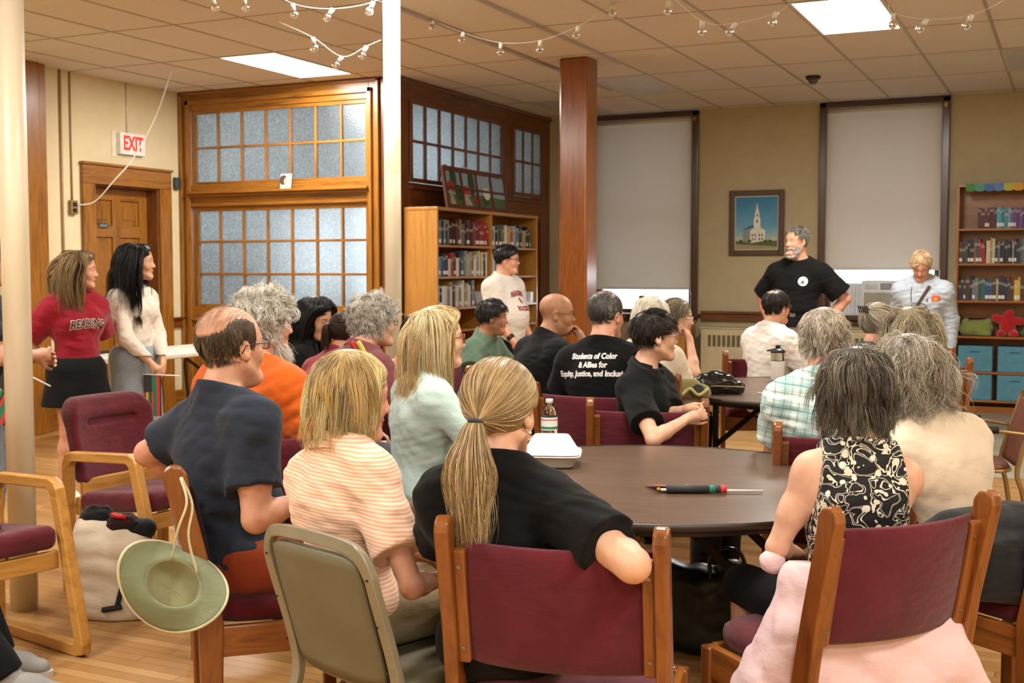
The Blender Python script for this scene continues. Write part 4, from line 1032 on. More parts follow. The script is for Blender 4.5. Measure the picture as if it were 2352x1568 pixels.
    def push(s, w, off):
        L = s.L; K = s.k; off = np.asarray(off)
        segs = [(L['nb'] - L['up2'] * .02, s.H((0, -.022, -.045)), .055 * K), (L['nb'] - L['up2'] * .03 * K, L['shR'], .062 * K), (L['nb'] - L['up2'] * .03 * K, L['shL'], .062 * K),
                (L['nb'] - L['up2'] * .05 * K, L['chest'], .10 * K), (L['chest'] + L['rt'] * .05 * K, L['shR'] - L['up2'] * .04 * K, .095 * K), (L['chest'] - L['rt'] * .05 * K, L['shL'] - L['up2'] * .04 * K, .095 * K), (L['chest'] - L['rt'] * .05, L['chest'] + L['rt'] * .05, .115 * K)]
        for a, b, rr in segs:
            ab = b - a; t = np.clip(((w - a) @ ab) / (ab @ ab), 0, 1); q = a + t[:, None] * ab; dv = w - q; dl = np.linalg.norm(dv, axis=1) + 1e-9
            R = rr + off; ins = dl < R; w = np.where(ins[:, None], q + dv / dl[:, None] * (R if np.ndim(R) == 0 else R[:, None]), w)
        return w
    def strands(s, name, W, cols, width, r, cid, nc, streak=.45):
        N, seg, _ = W.shape
        T = np.gradient(W, axis=1); T /= np.linalg.norm(T, axis=2, keepdims=True) + 1e-9
        ref = r.normal(size=(N, 1, 3)); a = ref - T * (ref * T).sum(2, keepdims=True); a /= np.linalg.norm(a, axis=2, keepdims=True) + 1e-9; b = np.cross(T, a)
        wd = width * (.6 + .8 * r.rand(N, 1, 1)) * (np.concatenate([np.linspace(.8, 1, 3), np.linspace(1, .22, seg - 3) if seg > 3 else []])[None, :, None]) / 2
        R3 = [a * math.cos(q) + b * math.sin(q) for q in (0, 2.0944, 4.1888)]
        V = np.stack([W + x * wd for x in R3], 2).reshape(-1, 3)
        i = np.arange(N)[:, None, None] * seg * 3 + np.arange(seg - 1)[None, :, None] * 3; k = np.arange(3)[None, None, :]; k2 = (k + 1) % 3
        Q = np.stack([i + k, i + k2, i + 3 + k2, i + 3 + k], -1).reshape(-1, 4)
        cl = np.array([lin(c)[:3] for c in cols]); pick = np.where(r.rand(N) < streak, r.randint(0, len(cl), N), r.randint(0, len(cl), nc)[cid]); c = np.minimum(cl[pick] * 1.18 * (.8 + .4 * r.rand(N, 1)), .9)
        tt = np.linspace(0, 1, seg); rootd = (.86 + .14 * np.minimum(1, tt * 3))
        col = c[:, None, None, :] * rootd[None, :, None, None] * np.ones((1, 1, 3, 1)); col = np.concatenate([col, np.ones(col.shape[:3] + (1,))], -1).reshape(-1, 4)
        s.last = np_mesh(name, V, Q, hair_material(), s.root, col=col); return s.last
    # ---------------------------------------------------------- small worn things
    def glasses(s, col='#1A1A1A', r=.0013, lens=True, shape=(.021, .016), metal=False):
        m = CHROME if metal else plain('eyewear_' + col.strip('#'), col, .35); z = s.hsz; b = MB(); y = .1005
        for i in (-1, 1):
            rim = [s.H((i * .031 + shape[0] * math.copysign(abs(math.cos(a)) ** .7, math.cos(a)), y - .12 * max(0, abs(i * .031 + shape[0] * math.cos(a)) - .03), .002 + shape[1] * math.copysign(abs(math.sin(a)) ** .7, math.sin(a)))) for a in np.linspace(0, 2 * math.pi, 25)[:-1]]
            b.tube(rim, r * z, 6, closed=True)
            b.tube([s.H((i * (.031 + shape[0]), y - .003, .008)), s.H((i * .068, .085, .009)), s.H((i * .0775, .03, .010)), s.H((i * .0795, -.008, .010)), s.H((i * .079, -.025, -.012))], r * z, 6)
        b.tube([s.H((-.011, y, .006)), s.H((0, y + .003, .009)), s.H((.011, y, .006))], r * z, 6)
        o = b.build('eyeglasses', m, s.root, smooth=True)
        if lens:
            for i in (-1, 1):
                b = MB(); vs = [s.H((i * .031 + shape[0] * .97 * math.copysign(abs(math.cos(a)) ** .7, math.cos(a)), y - .12 * max(0, abs(i * .031 + shape[0] * math.cos(a)) - .03), .002 + shape[1] * .97 * math.copysign(abs(math.sin(a)) ** .7, math.sin(a)))) for a in np.linspace(0, 2 * math.pi, 25)[:-1]]
                b.add(vs, [tuple(range(24))]); b.build('lens', WGLASS, o)
        return o
    def collar(s, m, r=.068, h=.035, open_=.5, tilt=18, fl=.018, off=.0, name='collar', th=.004):
        """folded shirt collar: an open ring around the neck, laid outwards"""
        L = s.L; K = s.k; ax = L['up2'] * math.cos(math.radians(tilt)) + L['fw'] * math.sin(math.radians(tilt)); fw = L['fw'] - ax * (L['fw'] @ ax); fw /= np.linalg.norm(fw); rt = np.cross(fw, ax)
        n = 40; prof = [(0, -.006), (.002, h * .9), (.006, h), (.011, h * .93), (fl + .008, h * .35), (fl + .014, -.004)]
        P = []
        for i in range(n):
            a = open_ + (2 * math.pi - 2 * open_) * i / (n - 1)   # 0 = front
            c = L['nb'] + ax * off
            tip = 1 + .55 * max(0, 1 - min(i, n - 1 - i) / 7.0)
            for q, (dr, zz) in enumerate(prof):
                rr = (r + dr * (1 if q < 4 else tip)) * K; z2 = zz if q < 4 else zz - .012 * (tip - 1) / .55
                P.append(tuple(c + (fw * math.cos(a) + rt * math.sin(a)) * rr * (1.0 if abs(math.cos(a)) < .7 else 1.0) + ax * z2 * K))
        b = MB(); b.grid(P, n, len(prof)); return b.build(name, m, s.root, smooth=True, solid=th)
def text_on(person_obj, body, size, mat, origin, normal, up, name='lettering', off=.0025, arch=0, squeeze=1.0, extr=.0, bold=.0, bvh=None, parent=None):
    """lettering draped on a garment: glyph vertices cast on to the cloth (all in the person's frame)"""
    tm = text_mesh(body, size, 0, bold)
    bm = bmesh.new(); bm.from_mesh(tm); bmesh.ops.triangulate(bm, faces=bm.faces[:])
    for _ in range(2):
        es = [e for e in bm.edges if e.calc_length() > size * .35]
        if es: bmesh.ops.subdivide_edges(bm, edges=es, cuts=1); bmesh.ops.triangulate(bm, faces=bm.faces[:])
    bm.to_mesh(tm); bm.free()
    nv = Vector(normal).normalized(); u = Vector(up); u = (u - nv * u.dot(nv)).normalized(); rt = u.cross(nv); O = Vector(origin)
    for v in tm.vertices:
        x, y = v.co.x * squeeze, v.co.y
        if arch: y += -arch * x * x; 
        p = O + rt * x + u * y + nv * .25
        hit = bvh.ray_cast(p, -nv, .6)
        v.co = (hit[0] + nv * off) if hit[0] is not None else O + rt * x + u * y
    tm.update(); return link(name, tm, mat, parent)
def bvh_of(o):
    me = o.data; return BVHTree.FromPolygons([v.co[:] for v in me.vertices], [p.vertices[:] for p in me.polygons])
# ------------------------------------------------------------------ garments with patterns
def stripes_mat():
    t = NT('coral_striped_knit'); s_ = t.sep(t.coord()); n = t.noise(t.coord(), 5, 3); n2 = t.noise(t.coord((.6, .6, 5)), 40, 3)
    w = t.math('ADD', t.math('ADD', t.math('MULTIPLY', s_[2], 1 / .0092), t.math('MULTIPLY', s_[0], 6)), t.math('MULTIPLY', n, 1.6))
    f = t.math('ABSOLUTE', t.math('SUBTRACT', t.math('FRACT', w), .5)); m = t.math('ADD', f, t.math('MULTIPLY', t.math('SUBTRACT', n2, .5), .5))
    t.set(Base_Color=t.ramp(m, [(.10, lin('#F2D8C2')), (.42, lin('#E8AE8C'))]), Roughness=.85); t.b.inputs['Sheen Weight'].default_value = .2
    t.bump(t.math('ADD', t.math('MULTIPLY', f, .3), t.noise(t.coord(), 18, 3)), .3, .006); return t.m
def plaid_mat():
    t = NT('aqua_plaid_cotton'); v = t.coord((1, 1, 1), rot=(0, math.radians(-8), 0)); s_ = t.sep(v); n = t.noise(t.coord(), 4, 2)
    wob = t.math('MULTIPLY', n, .02)
    def band(src, period, pos, width):
        f = t.math('FRACT', t.math('ADD', t.math('DIVIDE', t.math('ADD', src, wob), period), 20 + pos)); return t.math('LESS_THAN', t.math('ABSOLUTE', t.math('SUBTRACT', f, .5)), width / 2)
    base = lin('#C2D6D0'); c = base
    for src in (s_[0], s_[2]):
        for pos, w, colr, a in ((0, .34, '#8FB6B4', .45), (.0, .05, '#2F8290', .6), (.38, .05, '#6A7672', .55), (.55, .16, '#EAF2EC', .6), (.72, .035, '#3E93A0', .5)):
            c = t.mix(t.math('MULTIPLY', band(src, .095, pos, w), a), c, lin(colr))
    t.set(Base_Color=c, Roughness=.85); t.bump(t.noise(t.coord(), 16, 3), .35, .006); return t.m
def floral_mat():
    t = NT('black_cream_vine_print'); v = t.coord(); n1 = t.noise(v, 23, 1, .4, 1.1); n2 = t.noise(t.coord((1, 1, 1), loc=(3, 1, 7)), 34, 1, .3, .6)
    l1 = t.math('LESS_THAN', t.math('ABSOLUTE', t.math('SUBTRACT', n1, .5)), .022); l2 = t.math('LESS_THAN', t.math('ABSOLUTE', t.math('SUBTRACT', n1, .60)), .014)
    vo = t.node('ShaderNodeTexVoronoi', feature='F1'); vo.inputs['Scale'].default_value = 28; t.link(v, vo.inputs['Vector'])
    ds = t.math('ADD', vo.outputs['Distance'], t.math('MULTIPLY', n2, .42)); bl = t.math('LESS_THAN', ds, .46)
    hl = t.math('GREATER_THAN', ds, .30)
    m = t.math('MAXIMUM', l1, t.math('MAXIMUM', l2, bl))
    t.set(Base_Color=t.mix(m, lin('#0E0D10'), lin('#DDD6C4')), Roughness=.8); t.bump(t.noise(t.coord(), 16, 3), .3, .006); return t.m
def dot_mat(name, a, b_, sc_):
    t = NT(name); vo = t.node('ShaderNodeTexVoronoi'); vo.inputs['Scale'].default_value = sc_; t.link(t.coord(), vo.inputs['Vector'])
    t.set(Base_Color=t.mix(t.math('LESS_THAN', vo.outputs['Distance'], .32), lin(a), lin(b_)), Roughness=.85); return t.m
def denim(name, col):
    t = NT(name); n = t.noise(t.coord((1, 1, .5)), 300, 2); n2 = t.noise(t.coord(), 6, 4); c = lin(col)
    t.set(Base_Color=t.mix(t.math('MULTIPLY', n, .45), t.ramp(n2, [(.3, tuple(x * .7 for x in c[:3]) + (1,)), (.7, tuple(min(1, x * 1.25) for x in c[:3]) + (1,))]), lin('#E0E6EA')), Roughness=.9)
    t.bump(t.noise(t.coord(), 20, 3), .3, .005); return t.m
BLACKC = cloth('black_cotton', '#0D0D0F', var=.1, sheen=.03); NAVYC = cloth('heather_navy_cotton', '#29303E', var=.12, sheen=.08); ORANGEC = cloth('orange_cotton', '#CE5E14')
KHAKI = cloth('khaki_twill', '#9A8A6A'); DKTR = cloth('dark_trouser', '#0E0F12', sheen=.03); GREYTR = cloth('grey_khaki', '#7E7466'); RUST = cloth('rust_trouser', '#8A3A1C'); JEANS = denim('blue_denim', '#3A4E66')
SHOEB = plain('black_shoe_leather', '#141312', .4); SHOEG = plain('grey_running_shoe', '#8E8E8C', .7, bump=.3)
L1 = ('fair', '#DDB195'); L2 = ('rosy', '#D09C80'); L3 = ('tan', '#C08A64'); L4 = ('brown', '#A87A5A'); L5 = ('olive', '#C99E7C')
FP = {}
def want(k): return (not globals().get('ONLY')) or k in ONLY

if want('navy'):
    p = Person('bald man in a navy t-shirt and glasses, seated on a wooden chair at left', 'm', at=W_at(556, 3.70), top_z=1.362, face=-46, lean=-11, side=-2, twist=30, head=(32, 4, 0), hunch=10, hs=1.07, fat=1.12, skin_=L2, seed=3, vox=.006,
               hr=((588, 1190, 3.52), (690, 1150, 3.62)), hl=((340, 1040, 3.88), (430, 1110, 4.0)))
    p.body(); p.eyes(); p.shirt(NAVYC, 'short', fold=.007, d=.014, hem=.44, frac=.68, ncut=.034); p.trousers(RUST); p.shoes(SHOEB); p.glasses('#14181C', .0018)
    side = lambda P: (P[:, 2] - .5 * P[:, 1] > -.045) & (P[:, 1] < .045) & ~((P[:, 2] < .012) & (P[:, 1] > -.002)) & ((P[:, 2] < .078 + .35 * np.minimum(0, P[:, 1] + .04)) | (np.abs(P[:, 0]) > .062) )
    p.hair(['#4A3B2E', '#6B5A4A', '#3A2E24', '#8A7A68'], 'x', n=4200, length=.03, width=.0011, vol=.004, mask=side, cap=True, noise=.35, grav=.3, seg=6, capoff=.0005,
           capmask=lambda q: np.maximum.reduce([q[..., 1] - .04, -(q[..., 2] - .5 * q[..., 1] + .05), np.minimum(.012 - q[..., 2], q[..., 1] + .002), np.minimum(q[..., 2] - .07 - .35 * np.minimum(0, q[..., 1] + .04), .06 - np.abs(q[..., 0]))]))
    p.hair(['#8A7A68', '#A08E78'], 'back', n=260, length=.05, width=.0007, vol=.004, mask=lambda P: (P[:, 2] > .08) & (P[:, 1] < .05), cap=False, noise=.3, seg=7, name='thin_hair', capoff=.001)
    FP['navy'] = p
if want('coral'):
    p = Person('woman with a straight blonde bob and coral striped polo, on the grey metal chair', 'f', at=W_at(812, 3.17), top_z=1.248, face=-16, lean=-3, side=-8, twist=0, head=(-22, -6, 5), hs=1.10, fat=.95, skin_=L2, seed=5, vox=.006,
               hr=((945, 1345, 2.99), (1012, 1330, 3.14)), hl=(-.10, .34, .64), hunch=8)
    p.body(); p.eyes(); SM = stripes_mat(); p.shirt(SM, 'short', fold=.006, d=.016, hem=.44, frac=.72, fl=1.08, tilt=10, ncut=.03); p.collar(SM, r=.064, h=.04, open_=.6, fl=.026, tilt=6, off=-.008); p.trousers(KHAKI); p.shoes(SHOEB)
    p.hair(['#C9AC74', '#A68A58', '#E6CF9C', '#8E7C5C', '#D6BC84'], 'x', n=5200, length=.165, width=.0016, vol=.014, noise=.22, lock=.45, grav=.58, seg=15, clump=70, hairline=.022, nape=-.05, out=.1, lenvar=.16, capoff=.006, crown=(-.01, -.03, .12), face_len=.62)
    FP['coral'] = p
if want('pony'):
    p = Person('woman in a black t-shirt with a long blonde ponytail, elbow over the maroon chair back', 'f', depth=2.90, head_px=1152, top_z=1.252, face=14, lean=-9, side=0, head=(-14, -2, 0), hs=1.11, armf=1.3, fat=.98, skin_=L1, seed=7, vox=.006,
               hr=((1452, 1296, 2.62), (1400, 1236, 2.86)), hl=(-.10, .30, .68), poler=(.35, -1, -.3), hunch=10)
    p.body(); p.eyes(); p.shirt(BLACKC, 'short', fold=.006, d=.014, frac=.74, tilt=14, ncut=.038); p.trousers(DKTR); p.shoes(SHOEB)
    cs = ['#B89E74', '#937A56', '#D6C29A', '#A48A62', '#7C6850']
    tie = (0, -.128, -.012)
    p.hair(cs, 'updo', n=3200, length=.26, width=.0017, vol=.010, tie=tie, noise=.06, seg=14, capoff=.008, clump=60, nape=-.062, scoll=False)
    r = np.random.RandomState(3); N = 1500; seg = 18; T0 = p.H(tie); g = np.array([0, 0, -1.0]); bk = p.L['Hm'] @ np.array([0, -1.0, 0]); sd = p.L['Hm'] @ np.array([1.0, 0, 0])
    ang = r.rand(N) * 6.283; rad = np.sqrt(r.rand(N)); cid = r.randint(0, 45, N); lens = .315 * (.72 + .28 * r.rand(N)); W = np.zeros((N, seg, 3)); ph = r.rand(45) * 6.28; am = r.normal(size=45) * .010
    for i in range(seg):
        t_ = i / (seg - 1); spread = .012 + .060 * math.sin(min(1, t_ * 1.7) * math.pi / 2) * (1 - .62 * max(0, t_ - .45) / .55); 
        W[:, i] = T0 + bk * (.012 + .028 * math.sin(min(1, t_ * 2.5) * 1.57))+ g[None] * (lens[:, None] * t_ - .012 * math.sin(min(1, t_ * 6) * 3.14)) + sd * (np.cos(ang) * rad * spread + am[cid] * np.sin(t_ * 5 + ph[cid]) * t_)[:, None] + bk * (np.sin(ang) * rad * spread * .55)[:, None]
    p.strands('ponytail', W, cs, .0017, r, cid, 45)
    b = MB(); A = T0; b.tube([A + (sd * math.cos(a) + np.array([0, 0, 1.0]) * .3 * math.sin(a) + bk * math.sin(a) * .9) * .0155 + bk * .012 for a in np.linspace(0, 6.283, 21)[:-1]], .0045, 8, closed=True); b.build('hair_tie', plain('grey_elastic', '#3A4048', .8), p.root, smooth=True)
    b = MB(); q = p.H((.078, -.004, -.046)); b.lathe([(0, .005), (.004, .003), (.005, 0), (.004, -.003), (0, -.005)], 10, Matrix.Translation(q)); b.build('earring', plain('pearl', '#E8E4DC', .2), p.root, smooth=True)
    FP['pony'] = p
if want('floral'):
    p = Person('woman with short dark grey hair and a black and cream vine print sleeveless top', 'f', at=W_at(1962, 3.20), top_z=1.248, face=44, lean=2, side=5, twist=-18, head=(-32, -6, 0), hs=1.11, fat=1.0, skin_=L1, seed=9, vox=.006,
               hl=(-.03, .24, .655), hr=(.06, .26, .64), polel=(-1, -.4, -.9), poler=(1, -.4, -.9), hunch=4)
    p.body(); p.eyes(); FM = floral_mat(); p.shirt(FM, 'none', fold=.007, d=.014, tilt=8, ncut=.012, hem=p.L['pel'][2] - .02); p.trousers(BLACKC, name='skirt', length=.52); p.shoes(SHOEB)
    p.hair(['#4B443C', '#6A6156', '#39332D', '#8D8474', '#5A5248'], 'x', n=5200, length=.135, width=.0017, vol=.020, noise=.32, grav=.5, seg=12, clump=150, lock=.5, curl=30, curlr=.006, hairline=.03, nape=-.075, out=.2, lenvar=.35, capoff=.008, crown=(0, -.02, .12), face_len=.8)
    FP['floral'] = p
if want('cream'):
    p = Person('woman with bushy grey curls in a plain cream top, leaning forward to the left', 'f', depth=3.85, head_px=2086, top_z=1.240, face=50, lean=16, side=-7, head=(-20, -12, 0), hs=1.10, fat=.95, skin_=L1, seed=11, vox=.007,
               hl=(-.12, .36, .70), hr=(.10, .38, .70), hunch=10)
    p.body(); p.eyes(); p.shirt(cloth('cream_jersey', '#E4D3BC', var=.04), 'elbow', fold=.006, d=.016, tilt=10, hem=p.L['pel'][2] - .05); p.trousers(DKTR); p.shoes(SHOEB)
    p.hair(['#A59C8E', '#8A8174', '#C3BAAA', '#78705F', '#B5AC9C'], 'x', n=4200, length=.22, width=.0019, vol=.034, noise=.45, grav=.45, seg=18, clump=170, curl=52, curlr=.012, lock=.45, nape=-.08, out=.3, lenvar=.4, capoff=.014)
    FP['cream'] = p
if want('plaid'):
    p = Person('man with wavy white grey hair in an aqua plaid shirt, back to the camera', 'm', depth=4.75, head_px=1893, top_z=1.315, face=18, lean=4, side=-6, head=(-32, -3, 4), fat=1.15, skin_=L2, seed=13, hl=(-.08, .34, .70), polel=(-1,-.2,-1.2), hr=(.18, .30, .72))
    p.body(); p.eyes(); PM = plaid_mat(); p.shirt(PM, 'short', fold=.007, d=.018, tilt=8, frac=.75, ncut=.03, hem=.45); p.collar(PM, r=.066, h=.042, open_=.7, tilt=8, off=-.004); p.trousers(KHAKI); p.shoes(SHOEB)
    p.hair(['#BDB1A0', '#9A8F80', '#D6CCBC', '#857A6A'], 'x', n=3400, length=.085, width=.0021, vol=.014, noise=.4, grav=.35, seg=11, clump=130, nape=-.07, out=.15, lenvar=.4, capoff=.006, curl=60, curlr=.007, lock=.5)
    FP['plaid'] = p
if want('polo'):
    p = Person('young person with short dark hair in a black polo, hands clasped over a chair', 'f', depth=5.4, head_px=1506, top_z=1.285, face=-96, lean=2, side=2, head=(40, 0, 0), fat=1.0, skin_=L1, seed=15, vox=.006,
               hr=((1500, 1008, 5.04), (1578, 962, 5.13)), hl=((1532, 956, 5.42), (1585, 938, 5.24)), hand_r=dict(palm=(-1, .0, .3), curl=62, dir=(-.25, 1, .35)), hand_l=dict(palm=(1, 0, -.1), curl=55, dir=(.30, 1, .1)), hs=1.0)
    p.body(); p.eyes(); p.shirt(BLACKC, 'short', fold=.006, d=.014, frac=.72, tilt=22, ncut=.015, fl=1.1, vneck=.13); p.collar(BLACKC, r=.06, h=.036, open_=.75, tilt=18, off=-.008, fl=.024); p.trousers(DKTR); p.shoes(SHOEB); p.glasses('#8A8A8A', .0011, metal=True, shape=(.023, .020))
    p.hair(['#1B1411', '#2A2019', '#120D0A', '#3A2C22'], 'forward', n=3600, length=.055, width=.0019, vol=.011, noise=.4, grav=.12, seg=9, clump=60, out=.2, nape=-.055, lenvar=.5, capoff=.006)
    FP['polo'] = p
if want('soc'):
    p = Person('man in a black t-shirt with white lettering across the back', 'm', depth=6.2, head_px=1392, top_z=1.362, face=-2, lean=6, side=-3, head=(-12, 0, 0), hs=1.06, fat=1.22, skin_=L2, seed=17, hl=(-.16, .32, .74), hr=(.16, .32, .74))
    p.body(); p.eyes(); sh = p.shirt(BLACKC, 'short', fold=.004, d=.018, frac=.7, tilt=14, hem=.46); p.trousers(JEANS); p.shoes(SHOEB); p.glasses('#101010', .0018)
    bv = bvh_of(sh); LW = plain('white_print', '#ECEAE6', .7); L = p.L; up = L['up2']; nb = L['chest'] - L['fw'] * .12
    root_l = None
    for tx, dz, sz in (('Students of Color', .115, .040), ('& Allies for', .070, .040), ('Equity, Justice, and Inclusion', .025, .040)):
        text_on(p, tx, sz, LW, nb + up * dz, -L['fw'], up, bold=.0018, bvh=bv, parent=sh, squeeze=.86)
    p.hair(['#4A4642', '#6B6660', '#35322F', '#8A857C'], 'x', n=2600, length=.018, width=.0019, vol=.002, noise=.3, grav=.2, seg=5, capoff=.003, nape=-.06, capmask=lambda q: np.maximum.reduce([.8 * q[..., 1] - .6 * q[..., 2] - .02, -(q[..., 2] - .5 * q[..., 1] + .06), np.minimum(.012 - q[..., 2], q[..., 1] + .002), .026 - np.sqrt(q[..., 0] ** 2 + (q[..., 1] + .045) ** 2 + (q[..., 2] - .122) ** 2)]))
    FP['soc'] = p
if want('chin'):
    p = Person('bald man with glasses in a black t-shirt, hand held to his chin', 'm', depth=6.95, head_px=1280, top_z=1.332, face=-34, lean=12, side=0, head=(-34, -4, 0), fat=1.25, skin_=L4, seed=19, vox=.006,
               hr=((1352, 858, 6.78), (1338, 782, 6.86)), hl=(-.1, .36, .74), hand_r=dict(dir=(-.45, -.25, 1), palm=(-.5, -1, -.1), curl=60))
    p.body(); p.eyes(); sh = p.shirt(BLACKC, 'short', fold=.005, d=.018, frac=.75, tilt=22); p.trousers(DKTR); p.shoes(SHOEB); p.glasses('#2A2A2A', .0012)
    L = p.L; b = MB(); bv = bvh_of(sh)
    for nm, pts, col in (('print_figure', [(-.05, .05), (-.02, .04), (.02, .045), (.07, .03), (.03, -.02), (.0, -.05), (-.03, -.03), (-.035, .0)], '#E2B04A'), ('print_figure', [(.0, .055), (.035, .075), (.06, .055), (.03, .048)], '#8A1E28')):
        n_ = L['fw'] * .8 + L['rt'] * .6; n_ /= np.linalg.norm(n_); O = L['chest'] + n_ * .1 + L['up'] * .06; rt_ = np.cross(L['up'], n_); vs = []
        for x, z in pts:
            q = Vector(O + rt_ * x + L['up'] * z + n_ * .2); h = bv.ray_cast(q, Vector(-n_), .5); vs.append((h[0] + Vector(n_) * .003) if h[0] else q)
        b = MB(); b.add(vs, [tuple(range(len(vs)))]); b.build(nm, plain('print_' + col.strip('#'), col, .7), sh)
    p.hair(['#2A1D16', '#3A2A20'], 'x', n=1300, length=.008, width=.0012, vol=.001, noise=.4, seg=4, cap=False, name='beard', capoff=.0, mask=lambda P: np.zeros(len(P), bool) | ((P[:, 2] < -.02) & (P[:, 1] > .0)))
    FP['chin'] = p
if want('green'):
    p = Person('man with short black hair in a sage green t-shirt, in profile', 'm', depth=8.0, head_px=1133, top_z=1.262, face=-88, lean=10, side=0, head=(22, -4, 0), fat=1.0, skin_=L4, seed=21, hr=(.2, .3, .78), hl=(-.1, .34, .78))
    p.body(); p.eyes(); sh = p.shirt(cloth('sage_green_cotton', '#4E6450'), 'short', fold=.005, d=.016, frac=.7); p.trousers(cloth('teal_trouser', '#3E7480')); p.shoes(SHOEB)
    p.hair(['#14100E', '#201A16', '#2E2620'], 'forward', n=1800, length=.045, width=.0026, vol=.012, noise=.4, seg=7, grav=.1, out=.4, capoff=.006, nape=-.05)
    L = p.L; bv = bvh_of(sh)
    for dx in (-.07, .07):
        b = MB(); vs = []
        for x, z in ((-.02, -.005), (.02, -.005), (.02, .005), (-.02, .005)):
            q = Vector(L['chest'] + L['rt'] * (dx + x) + L['up2'] * (z + .03) + L['fw'] * .4); h = bv.ray_cast(q, Vector(-L['fw']), .6); vs.append(h[0] + Vector(L['fw']) * .003 if h[0] else q)
        b.add(vs, [(0, 1, 2, 3)]); b.build('chest_print', plain('faded_orange_print', '#A8683C', .7), sh)
    FP['green'] = p
if want('boy'):
    p = Person('teenager with glasses and short black hair in a white t-shirt, standing by the bookcase', 'm', sit=False, depth=10.4, head_px=1166, top_z=1.678, face=-96, lean=-3, head=(18, -4, 0), fat=1.28, skin_=L2, seed=23, hr=(.20, .20, .86), hl=(-.2, .15, .84), poler=(.5, -1, 0), vox=.007)
    p.body(); p.eyes(); sh = p.shirt(cloth('white_cotton', '#D9D2C8', var=.03), 'short', fold=.005, d=.022, frac=.8, hem=p.L['pel'][2] - .08); p.trousers(DKTR); p.shoes(SHOEB); p.glasses('#121212', .002)
    L = p.L; bv = bvh_of(sh); CR = plain('crimson_print', '#8E2430', .7)
    text_on(p, 'READING', .062, CR, L['chest'] + L['fw'] * .1 + L['up2'] * .035, L['fw'], L['up2'], bold=.003, bvh=bv, parent=sh, arch=1.6, squeeze=.72)
    text_on(p, 'R', .06, CR, L['chest'] + L['fw'] * .1 - L['up2'] * .03, L['fw'], L['up2'], bold=.004, bvh=bv, parent=sh, squeeze=.8)
    text_on(p, 'ROCKETS', .052, CR, L['chest'] + L['fw'] * .1 - L['up2'] * .10, L['fw'], L['up2'], bold=.003, bvh=bv, parent=sh, arch=-.8, squeeze=.72)
    p.hair(['#12100E', '#1C1815'], 'forward', n=1500, length=.035, width=.0028, vol=.010, noise=.3, seg=6, grav=.1, out=.4, capoff=.007, nape=-.04)
    e_, w_ = p.arms['R'][1], p.arms['R'][2]; u = (w_ - e_) / np.linalg.norm(w_ - e_); b = MB(); b.tube([w_ - u * .055, w_ - u * .02], .036, 16); b.build('wristwatch', BLACK_PL, p.root, smooth=True)
    FP['boy'] = p
if want('aqua'):
    p = Person('woman with long blonde hair and tortoiseshell glasses in a pale aqua top', 'f', depth=4.7, head_px=1008, top_z=1.318, face=-40, lean=6, head=(-12, 0, 0), fat=1.05, skin_=L1, seed=25, vox=.007, hr=(.12, .38, .80), hl=(-.10, .36, .80), poler=(1, -.5, -.6))
    p.body(); p.eyes(); p.shirt(cloth('pale_aqua_jersey', '#BBD3CE', var=.04), 'elbow', fold=.006, d=.015, tilt=20); p.trousers(cloth('ivory_trouser', '#C9B8A4')); p.shoes(SHOEB); p.glasses('#8A4A2E', .0022, shape=(.024, .019))
    p.hair(['#D3BB8C', '#BFA270', '#E4D2AA', '#A98C5C'], 'x', n=4200, length=.33, width=.0021, vol=.012, noise=.22, grav=.68, seg=20, clump=80, out=.1, lenvar=.2, capoff=.008, nape=-.05, face_len=.8)
    FP['aqua'] = p
if want('rose'):
    p = Person('woman with short curly silver hair and a dusty rose shirt, dark strap over her shoulder', 'f', depth=5.85, head_px=862, top_z=1.338, face=-14, lean=14, head=(-22, -2, 0), fat=1.05, skin_=L1, seed=27, hr=(.14, .34, .72), hunch=8)
    p.body(); p.eyes(); RS = cloth('dusty_rose_cotton', '#7C4448'); p.shirt(RS, 'long', fold=.006, d=.02, tilt=8, hem=.46); p.collar(RS, r=.062, h=.03, open_=.8, tilt=8); p.trousers(JEANS); p.shoes(SHOEB); p.glasses('#2A2E38', .0016)
    p.hair(['#C9C4B8', '#B2AC9F', '#DEDACF', '#9C968A'], 'x', n=2600, length=.075, width=.0026, vol=.022, noise=.7, grav=.15, seg=14, clump=220, curl=120, curlr=.011, lock=.5, out=.3, lenvar=.4, capoff=.010, nape=-.06)
    L = p.L; pts = [p.L['shR'] + L['up2'] * .07 - L['fw'] * .12, L['shR'] + L['up2'] * .095 - L['rt'] * .06, L['chest'] + L['fw'] * .15 + L['rt'] * .06]
    b = MB(); pp = spline([L['nb'] - L['fw'] * .07 + L['up2'] * .02, L['nb'] + L['rt'] * .075 + L['up2'] * .015, L['chest'] + L['fw'] * .14 + L['rt'] * .08 + L['up2'] * .06], 6); b.tube(pp, .014, 8); b.build('lanyard', plain('navy_scarf', '#1A2030', .7), p.root, smooth=True)
    FP['rose'] = p
if want('longblack'):
    p = Person('woman with long straight black hair looking down, behind the bearded man', 'f', depth=7.0, head_px=726, top_z=1.300, face=-58, lean=10, head=(-34, -18, 0), fat=1.0, skin_=L5, seed=29, hr=(.1, .32, .74), hl=(-.1, .32, .74))
    p.body(); p.eyes('#1A1210'); p.shirt(BLACKC, 'short', fold=.004, frac=.7); p.trousers(DKTR); p.shoes(SHOEB)
    p.hair(['#0B0A0A', '#121010', '#060505'], 'x', n=2600, length=.42, width=.003, vol=.012, noise=.12, grav=.75, seg=20, clump=50, out=.15, lenvar=.15, capoff=.008, nape=-.05)
    FP['longblack'] = p
